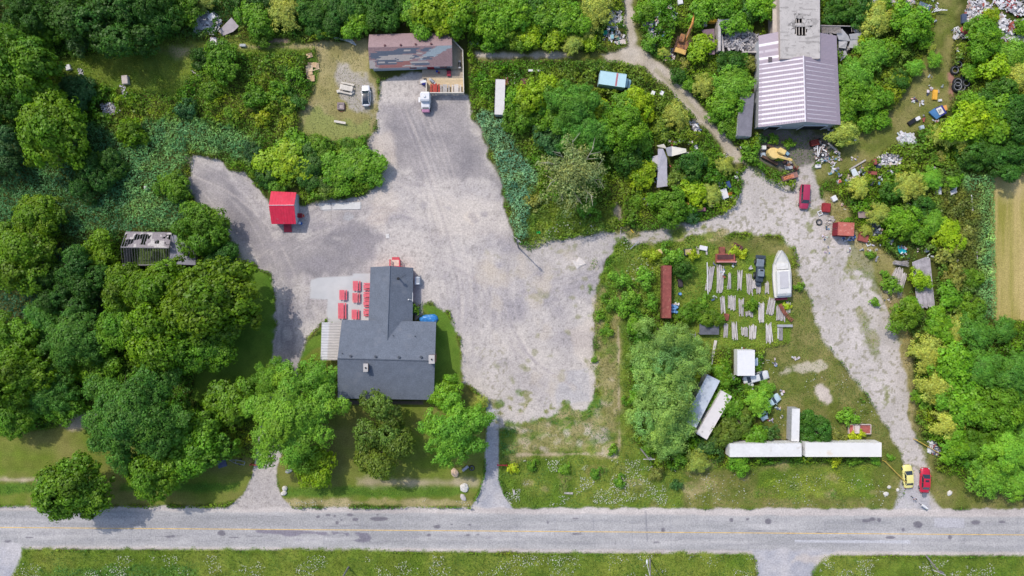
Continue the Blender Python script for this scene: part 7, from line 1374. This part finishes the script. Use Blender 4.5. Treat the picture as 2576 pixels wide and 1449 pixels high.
def trunk_mesh(name, R, zc, style, seed):
    rs = random.Random(seed); m = MB(); r0 = .05 * R + .06; nb = 11 if style in ('star', 'sparse') else 7
    m.tube((0, 0, 0), (0, 0, zc * .45), r0, r0 * .75, 7); m.tube((0, 0, zc * .45), (.04 * R, .03 * R, zc + .25 * R), r0 * .75, r0 * .2, 6)
    for i in range(nb):
        a = 2 * PI * i / nb + rs.uniform(-.25, .25); z0 = zc * rs.uniform(.45, .8); L = R * rs.uniform(.6, .85) * (1.1 if style == 'sparse' else 1)
        z1 = zc + R * (rs.uniform(.1, .4) if style == 'sparse' else rs.uniform(-.1, .25))
        p0 = Vector((0, 0, z0)); p1 = Vector((math.cos(a) * L * .5, math.sin(a) * L * .5, (z0 + z1) / 2 + .08 * R)); p2 = Vector((math.cos(a + .12) * L, math.sin(a + .12) * L, z1))
        m.tube(p0, p1, r0 * .5, r0 * .33, 5); m.tube(p1, p2, r0 * .33, r0 * .08, 5)
        for k in range(3 if style == 'sparse' else 1):
            q = p1.lerp(p2, .25 + .3 * k); b = a + rs.choice((-1, 1)) * rs.uniform(.5, .9); e = q + Vector((math.cos(b), math.sin(b), rs.uniform(.1, .4))) * L * .35
            m.tube(q, e, r0 * .2, r0 * .05, 4)
    return m
SIZES = {'cauli': (2.2, 3.6, 5.6), 'star': (3.5, 6.0, 8.5), 'willow': (4.0, 6.0), 'fine': (1.6, 2.8, 4.6), 'sparse': (3.0, 6.5), 'bush': (.8, 1.4)}
CM = {}
def crown_of(style, R, k):
    sz = min(SIZES[style], key=lambda s: abs(math.log(s / R))); v = k % 4; key = (style, sz, v)
    if key not in CM:
        cm = crown_mesh('crown', sz, style, 100 * v + int(sz * 10) + len(style))
        zc = sz * (1.0 if style not in ('bush', 'fine') else .75) * .92
        tm = trunk_mesh('trunk', sz, zc, style, v + int(sz * 7)).build('trunk', PALEBARK if style == 'sparse' else BARK)
        CM[key] = (cm, tm.data, zc, sz); bpy.data.objects.remove(tm)
    return CM[key]
# kind: (colour seen in sun, crown style, words for the label, noun)
KIND = {
 'Y': ((156, 188, 30), 'cauli', 'yellow-green', 'tree'), 'G': ((116, 166, 36), 'cauli', 'mid green', 'tree'), 'M': ((100, 156, 52), 'star', 'deep green maple-like', 'tree'),
 'L': ((130, 184, 54), 'star', 'light green', 'tree'), 'D': ((78, 126, 38), 'fine', 'dark green', 'tree'), 'T': ((80, 128, 66), 'fine', 'dark bluish green', 'tree'),
 'O': ((114, 144, 50), 'fine', 'olive', 'tree'), 'S': ((160, 200, 98), 'willow', 'silvery willow-like', 'tree'), 'P': ((182, 196, 84), 'star', 'pale yellow-green', 'tree'),
 'A': ((168, 180, 104), 'sparse', 'sparse pale branched', 'tree'), 'F': ((112, 156, 36), 'fine', 'rounded fresh green', 'tree'),
 'y': ((180, 200, 40), 'bush', 'bright yellow-green', 'shrub'), 'g': ((118, 166, 44), 'bush', 'fresh green', 'shrub'), 'd': ((84, 128, 56), 'bush', 'dark green', 'shrub'), 'o': ((146, 152, 66), 'bush', 'olive', 'shrub')}
TREES = """
195,1228,84,G 345,1030,126,M 398,1178,78,G 492,1118,84,G 450,1080,60,G 330,725,72,Y 425,735,78,Y 535,765,108,Y 400,845,92,Y 510,865,80,G 310,830,60,G 575,1015,56,G
735,1050,116,L 790,1175,52,Y 690,955,60,L 800,955,52,L 968,1096,80,O 1150,1078,86,L 1120,990,38,G 1210,1010,34,P
55,660,78,Y 105,555,60,Y 205,690,66,D 165,735,62,D 252,636,46,Y 402,694,28,F 514,568,68,F 554,645,50,D 20,600,44,Y
35,855,66,G 190,855,82,M 110,800,46,M 60,955,76,Y 130,985,66,M 45,1035,58,G 165,1020,50,G 10,910,50,G 250,930,50,G
70,175,88,G 15,265,60,D 135,325,92,Y 330,333,34,Y 255,45,100,D 340,70,70,D 165,40,60,D 80,30,66,D 415,30,62,D 30,100,48,F 112,78,44,G 200,108,34,T 450,25,44,G
10,390,60,T 245,435,58,D 215,405,30,Y 200,225,46,T 440,470,36,G 
560,155,44,G 508,152,30,D 650,48,42,G 655,95,30,F 720,32,46,P 660,20,40,D 515,8,24,P  530,225,26,F 645,240,28,G 700,225,30,g 740,190,22,g 470,275,26,T 745,255,24,D 585,290,20,g 655,300,22,y
715,405,56,Y 675,430,42,D 765,430,52,D 852,432,48,G 912,412,48,G 880,375,36,F 800,380,42,F 740,365,34,G 820,475,34,O 640,385,30,T 700,460,34,F 930,440,30,G
840,40,52,D 900,60,40,G 950,25,52,D 1005,30,48,D 800,70,30,D 1055,45,48,G 1105,30,56,Y 1150,40,50,G 1202,92,26,G 770,20,40,D 870,10,46,D
1235,60,46,G 1260,20,40,G 1300,40,48,G 1330,90,38,Y 1290,95,34,F 1380,40,46,G 1395,95,30,Y 1430,50,44,G 1470,60,38,P 1500,25,40,P 1440,110,26,P 1350,10,40,D 1240,110,34,G 1480,105,20,Y
1355,240,50,Y 1310,300,40,F 1290,250,26,G 1395,290,48,G 1440,275,72,M 1555,292,50,G 1600,265,44,Y 1560,330,64,G 1500,320,50,Y 1470,340,66,M 1440,440,92,A 1610,352,34,G 1570,390,44,D 1612,440,34,Y 1642,502,34,G 1600,500,32,F 1690,520,44,F 1740,545,36,T 1380,350,40,T
1700,290,40,P 1660,330,26,O 1735,420,42,D 1770,400,34,F 1825,415,46,P 1787,490,26,P 1745,485,30,Y 1700,450,24,O 1390,480,24,g 1345,510,24,o 1480,530,26,g
1725,165,20,o 1762,120,30,Y 1832,160,36,D 1705,190,40,D 1730,215,30,G 1770,215,28,P 1848,215,48,L 1830,255,44,G 1800,290,40,G 1840,310,34,F 1885,380,24,g 1880,160,20,o
2192,142,42,L 2148,190,44,L 2140,235,40,G 2190,250,40,G 2120,275,34,G 2215,300,40,G 2117,335,46,P 2175,305,26,F 2260,200,30,D 2300,170,44,L 2350,150,40,L 2230,130,30,G 2320,100,44,G 2285,60,48,G 2200,50,44,P 2220,10,40,G 2150,25,44,D 2100,25,38,D 2180,90,26,Y 2340,120,26,P
1650,20,30,G 1672,130,24,P 1640,110,24,g 1890,22,36,D 1820,20,40,G 1920,20,40,G 1760,30,34,G  1850,60,30,G 1625,30,28,G
2465,75,36,G 2470,110,42,G 2490,45,22,Y 2540,140,46,L 2440,180,40,G 2500,170,34,Y 2560,190,40,P 2510,235,44,D 2440,270,36,G 2430,310,56,Y 2400,340,40,P 2490,310,56,G 2550,300,60,D 2510,390,56,D 2450,390,44,D 2560,400,44,D 2360,340,26,P 2570,70,30,G 2400,385,24,F
2285,470,40,P 2340,450,46,L 2370,400,26,o 2250,480,30,D 2160,470,30,P 2210,540,30,P 2262,560,40,G 2310,590,46,G 2345,560,44,L 2380,590,36,Y 2130,565,26,F 2395,455,38,G  2320,520,30,D 2180,580,20,P
2275,790,48,F 2313,705,26,Y 2200,760,20,g 2240,720,24,g 2380,640,30,o 2420,600,30,o 2400,700,30,o 2445,700,30,F 2385,745,30,G 2440,775,38,F 2360,820,38,G 2400,830,40,P 2450,840,46,M 2520,830,44,M 2330,890,48,P 2390,920,52,G 2460,930,60,M 2540,940,60,M 2350,970,46,P 2420,1010,56,G 2500,1030,66,G 2380,1060,44,P 2560,1050,50,M 2320,1000,26,F 2400,1120,48,G 2460,1110,46,F 2530,1130,60,L 2490,1190,56,L 2560,1210,50,L 2430,1160,36,M 2370,1000,36,D
1672,860,62,S 1625,900,44,S 1700,920,62,S 1640,970,54,S 1700,1000,60,S 1650,1050,64,S 1700,1070,50,S 1675,1110,44,S 1740,870,34,S
1735,785,42,F 1785,800,40,F 1889,766,17,F 1510,795,14,g 1525,830,16,g 1538,760,20,g 1495,905,14,g 1560,700,24,g 1570,770,24,g 1620,700,26,g 1590,740,22,g 1640,760,20,g 1720,680,28,D 1600,820,22,G 1590,1000,20,g
1755,1160,30,P 1858,1160,28,G 1830,1020,34,G 1790,1010,24,G 1860,1060,34,O 1820,1090,40,O 1905,1010,34,L 1925,980,24,L 1900,1100,26,G 1935,1090,22,d 1820,960,22,F 1880,975,14,g 2025,1060,34,D 2055,1085,36,D 2030,1105,24,D 2105,1100,22,o 2130,1050,24,g 2160,1090,16,y 2145,1095,12,y 2060,1112,9,y 2025,1150,12,y 2100,1160,12,y 2150,1158,12,g 2200,1155,12,g 1780,1130,30,d 1700,1150,24,g 1640,1130,22,g 1810,935,20,G
1610,1060,18,g 1745,640,22,y 1690,640,26,g 1640,640,20,y 1850,630,14,y 1770,760,16,g 1980,770,14,y 2010,720,12,g 1500,1190,14,g 1420,1180,12,g 1340,1170,14,g 1290,1180,12,y 1560,1210,16,g 1650,1190,18,o 1700,1220,14,d
1985,360,14,g 1945,350,12,g 1960,395,9,y 1915,350,12,d 2225,690,18,g 2190,640,10,g 1870,640,10,y 1540,1130,12,g 2240,1150,8,g
"""
LM = [("the restaurant's grey roof", 970, 850), ('the red-roofed shed', 712, 525), ('the brown-roofed house', 1030, 130), ('the purple-grey metal barn', 2010, 230), ('the ruined roofless shed', 370, 620),
      ('the light blue box truck', 1545, 202), ('the boat', 1966, 690), ('the two long white trailers', 2025, 1132), ('the yellow car', 2286, 1199), ('the maroon pickup', 2025, 495), ('the blue tarpaulin', 1080, 800),
      ('the two slanted trailers', 1790, 1020), ('the white box truck', 1875, 910), ('the rust red box', 2135, 575), ('the heap of grey poles', 2255, 700), ('the tan field', 2530, 600), ('the bent tin roof in the brush', 1660, 425),
      ('the top right junk heap', 2500, 60), ('the western gravel arm', 520, 430), ('the upper left debris heap', 545, 60), ('the street lamp on the far verge', 1627, 1410), ('the left lane entrance', 660, 1220),
      ('the narrow white trailer', 1255, 245), ('the fork in the dirt track', 1590, 125), ('the blue sign board on its side', 2362, 278), ('the rusted orange excavator', 1725, 90), ('the left end of the road', 20, 1330), ('the upper left meadow', 330, 165), ('the middle of the left edge', 0, 724), ('the top left corner', 0, 0)]
def compass(dx, dy):
    a = math.degrees(math.atan2(-dy, dx)) % 360
    return ['right of', 'above-right of', 'above', 'above-left of', 'left of', 'below-left of', 'below', 'below-right of'][int((a + 22.5) // 45) % 8]
TL = []
for tok in TREES.split():
    x, y, r, k = tok.split(','); TL.append((float(x), float(y), float(r), k))
rt = random.Random(5)
OPEN = (CL == 4) | (CL == 1) | (V < .075)
def clear_radius(x, y, r):
    """keep crowns off the tracks, yards and the things standing in the brush"""
    r0 = r; 
    for _ in range(9):
        n = 0; t = 0
        for a in range(16):
            for q in (.6, .95):
                p = W(x + r * q * math.cos(a * PI / 8), y + r * q * math.sin(a * PI / 8)); i = int((p.x - XS[0]) / GS); j = int((p.y - YS[0]) / GS)
                if 0 <= i < NX and 0 <= j < NY: t += 1; n += bool(OPEN[j, i])
        hit = n > .07 * max(1, t); pc = W(x, y)
        for (cx_, cy_, rx, ry, _a) in CARVE:
            if math.hypot(pc.x - cx_ * 1.01, pc.y - cy_ * 1.01) < r * S - .2 * min(rx, ry) and min(rx, ry) < 3: hit = True; break
        if not hit or r < .52 * r0: break
        r *= .93
    return r
info = []
for (x, y, r, k) in TL:
    lm = min(LM, key=lambda q: math.hypot(x - q[1], y - q[2])); D_ = math.hypot(x - lm[1], y - lm[2])
    rm = r * S; noun = KIND[k][3]
    size = ('large' if rm > 6 else 'mid-sized' if rm > 3.6 else 'small') if noun == 'tree' else ('wide' if rm > 1.6 else 'low')
    info.append([x, y, r, k, lm[0], D_, '%s %s %s' % (size, KIND[k][2], noun), compass(x - lm[1], y - lm[2])])
groups = {}
for t in info: groups.setdefault((t[6], t[4], t[7]), []).append(t)
ORD = ['nearest', 'second nearest', 'third nearest', 'fourth nearest', 'fifth nearest', 'sixth nearest', 'seventh nearest']
NAMES = {'Y': 'broadleaf_tree', 'G': 'broadleaf_tree', 'M': 'maple_tree', 'L': 'ash_tree', 'D': 'dark_tree', 'T': 'dark_tree', 'O': 'round_tree', 'S': 'willow_tree', 'P': 'poplar_tree', 'A': 'bare_limbed_tree', 'F': 'round_tree', 'y': 'shrub', 'g': 'shrub', 'd': 'shrub', 'o': 'shrub'}
for key, lst in groups.items():
    lst.sort(key=lambda t: t[5])
    for i, t in enumerate(lst):
        x, y, r, k = t[:4]; base, lm, cp = key
        lab = '%s %s %s' % (base, cp, lm) if len(lst) == 1 else '%s %s %s, %s' % (base, cp, lm, ORD[i])
        rgb, style, _, noun = KIND[k]
        if x > 1180 and k not in 'SA': r = clear_radius(x, y, r)
        R = r * S
        cm, tm, zc, sz = crown_of(style, R, int(x + y)); f = R / sz * .95
        hf = f * rt.uniform(.85, 1.15) if style != 'willow' else f * 1.3
        if 640 < x < 980 and 350 < y < 500: hf *= .62
        elif r < 60: hf *= .85
        p = W(x, y, zc * hf)
        e = thing(NAMES[k], lab, noun, (p.x, p.y, 0), rt.uniform(0, 6.28), 'trees around the properties' if noun == 'tree' else 'shrubs among the weeds')
        c = bpy.data.objects.new('crown' if noun == 'tree' else 'foliage', cm); COL.objects.link(c); c.parent = e; c.location = (0, 0, zc * hf); c.scale = (f * rt.uniform(.92, 1.08), f * rt.uniform(.92, 1.08), hf)
        j = rt.uniform(1.0, 1.3); h = rt.uniform(-.07, .07)
        if x < 700: rgb = (118, 160, 24) if k == 'Y' else rgb; j = rt.uniform(.85, 1.08)  # greener trees on the left, darkened partly to carry lens vignetting in the leaf colour
        elif x > 1900: j *= 1.08
        a = A(*rgb); c.color = (a[0] * j * (1 + h), a[1] * j, a[2] * j * (1 - h), 1)
        tr = bpy.data.objects.new('trunk' if noun == 'tree' else 'stem', tm); COL.objects.link(tr); tr.parent = e; tr.scale = (f, f, hf)
# ------------------------------------------------------------------ undergrowth, reeds and weeds nobody could count
def carve_mask(x, y):
    m = np.ones(x.shape)
    for (cx_, cy_, rx, ry, a) in CARVE:
        dx = x - cx_; dy = y - cy_; u = dx * math.cos(a) + dy * math.sin(a); v = -dx * math.sin(a) + dy * math.cos(a)
        d = np.maximum(np.abs(u) / rx, np.abs(v) / ry); m = np.minimum(m, np.clip((d - 1) * 5, 0, 1))
    return m
def sample(arr, x, y):
    i = np.clip(((x - XS[0]) / GS).astype(int), 0, NX - 1); j = np.clip(((y - YS[0]) / GS).astype(int), 0, NY - 1); return arr[j, i]
rs = np.random.RandomState(3)
Bx, Bv = bumps(GX, GY, 2.3, 77); Bs, Bw = bumps(GX + 40, GY, 1.0, 78); Bx2, Bv2 = bumps(GX + 11, GY + 5, .45, 79)
H = V * (0.25 + .55 * Bx + .28 * Bs + .14 * Bx2)
gy_, gx_ = np.gradient(H, GS)
N = int((XS[-1] - XS[0]) * (YS[-1] - YS[0]) * 34)
px = rs.uniform(XS[0], XS[-1], N); py = rs.uniform(YS[0], YS[-1], N)
v = sample(V, px, py); h = sample(H, px, py); cmk = carve_mask(px, py)
low = v < .09
keep = (v > .02) & (rs.rand(N) < np.where(v < .09, .35, np.where(v < .2, .8, 1.0))) & (rs.rand(N) < np.maximum(cmk, np.where(h < .3, .35, 0)))
px, py, v, h, cmk = px[keep], py[keep], v[keep], h[keep], cmk[keep]
h = h * np.clip(cmk + .12, 0, 1)
gx1 = sample(gx_, px, py); gy1 = sample(gy_, px, py)
Nn = np.stack([-gx1 * 1.0, -gy1 * 1.0, np.ones(len(px)) * 1.0], 1); Nn /= np.linalg.norm(Nn, axis=1)[:, None]
z = h * (1 - .30 * rs.rand(len(px)) ** 2) + .03
C = np.stack([px, py, z], 1)
col = sample(VC, px, py); tone = 1.02 + .36 * sample(Bv, px, py); tone *= (.85 + .3 * sample(Bw, px, py)) * (.82 + .36 * rs.rand(len(px)))
hue = (sample(Bv, px, py) - .5) * .30 + rs.normal(0, .04, len(px))
col = col * np.stack([tone * (1 + hue), tone, tone * (1 - hue)], 1)
reed0 = sample(((VC[..., 2] / (VC[..., 1] + 1e-6)) > .22).astype(float) * (V > .7), px, py) > .5; col[reed0] *= np.where(px[reed0] > -8, 1.4, 1.35)[:, None]
size = np.clip(.17 + .16 * v, .17, .42)
reed = sample(((VC[..., 2] / (VC[..., 1] + 1e-6)) > .22).astype(float) * (V > .7), px, py) > .5
def mk_stuff(name, label, cat, sel, asp, jit):
    vv, qq = cards(C[sel], Nn[sel], size[sel], rs, asp, jit)
    me = fast_mesh(name, vv, qq, np.repeat(col[sel], 4, axis=0), LEAFV); o = bpy.data.objects.new(name, me); COL.objects.link(o); tag(o, label, cat, kind='stuff')
tall = v > .42
mk_stuff('reeds', 'bluish green reeds and tall marsh plants', 'reeds', reed, .42, .45)
mk_stuff('undergrowth', 'dense green brush and brambles covering the waste ground', 'undergrowth', tall & ~reed, .7, .5)
mk_stuff('grass', 'rough grass and low weeds on the verges and yards', 'grass', ~tall & ~reed, .45, .6)
# white flowering weeds
FZ = [((0, 1395), (1900, 1449), 1500), ((2060, 1405), (2576, 1449), 500), ((1270, 1155), (1700, 1270), 1300), ((1700, 1190), (2230, 1270), 300), ((1560, 600), (1640, 720), 160), ((1900, 900), (2200, 1080), 160), ((720, 1255), (1180, 1270), 160), ((1330, 560), (1500, 600), 60), ((1255, 190), (1300, 300), 40)]
FC = []
for (a, b, n) in FZ:
    pa, pb = W(*a), W(*b); x = rs.uniform(pa.x, pb.x, n * 3); y = rs.uniform(pb.y, pa.y, n * 3); g = fbm(x, y, 3.0, 301, 3) > .53
    x, y = x[g][:n], y[g][:n]; vv_ = sample(V, x, y); kk = vv_ > .05; x, y = x[kk], y[kk]
    FC.append(np.stack([x, y, sample(H, x, y) + .05 + .1 * rs.rand(len(x))], 1))
FC = np.vstack(FC); vv, qq = cards(FC, np.tile([0, 0, 1.0], (len(FC), 1)), np.full(len(FC), .17), rs, .9, .25)
me = fast_mesh('wildflowers', vv, qq, np.tile(An((222, 224, 206)), (len(vv), 1)), LEAFV); o = bpy.data.objects.new('wildflowers', me); COL.objects.link(o); tag(o, 'white flower heads scattered through the roadside weeds', 'wildflowers', kind='stuff')
print('cards', len(C), 'trees', len(TL), 'labels', len(LABELS))
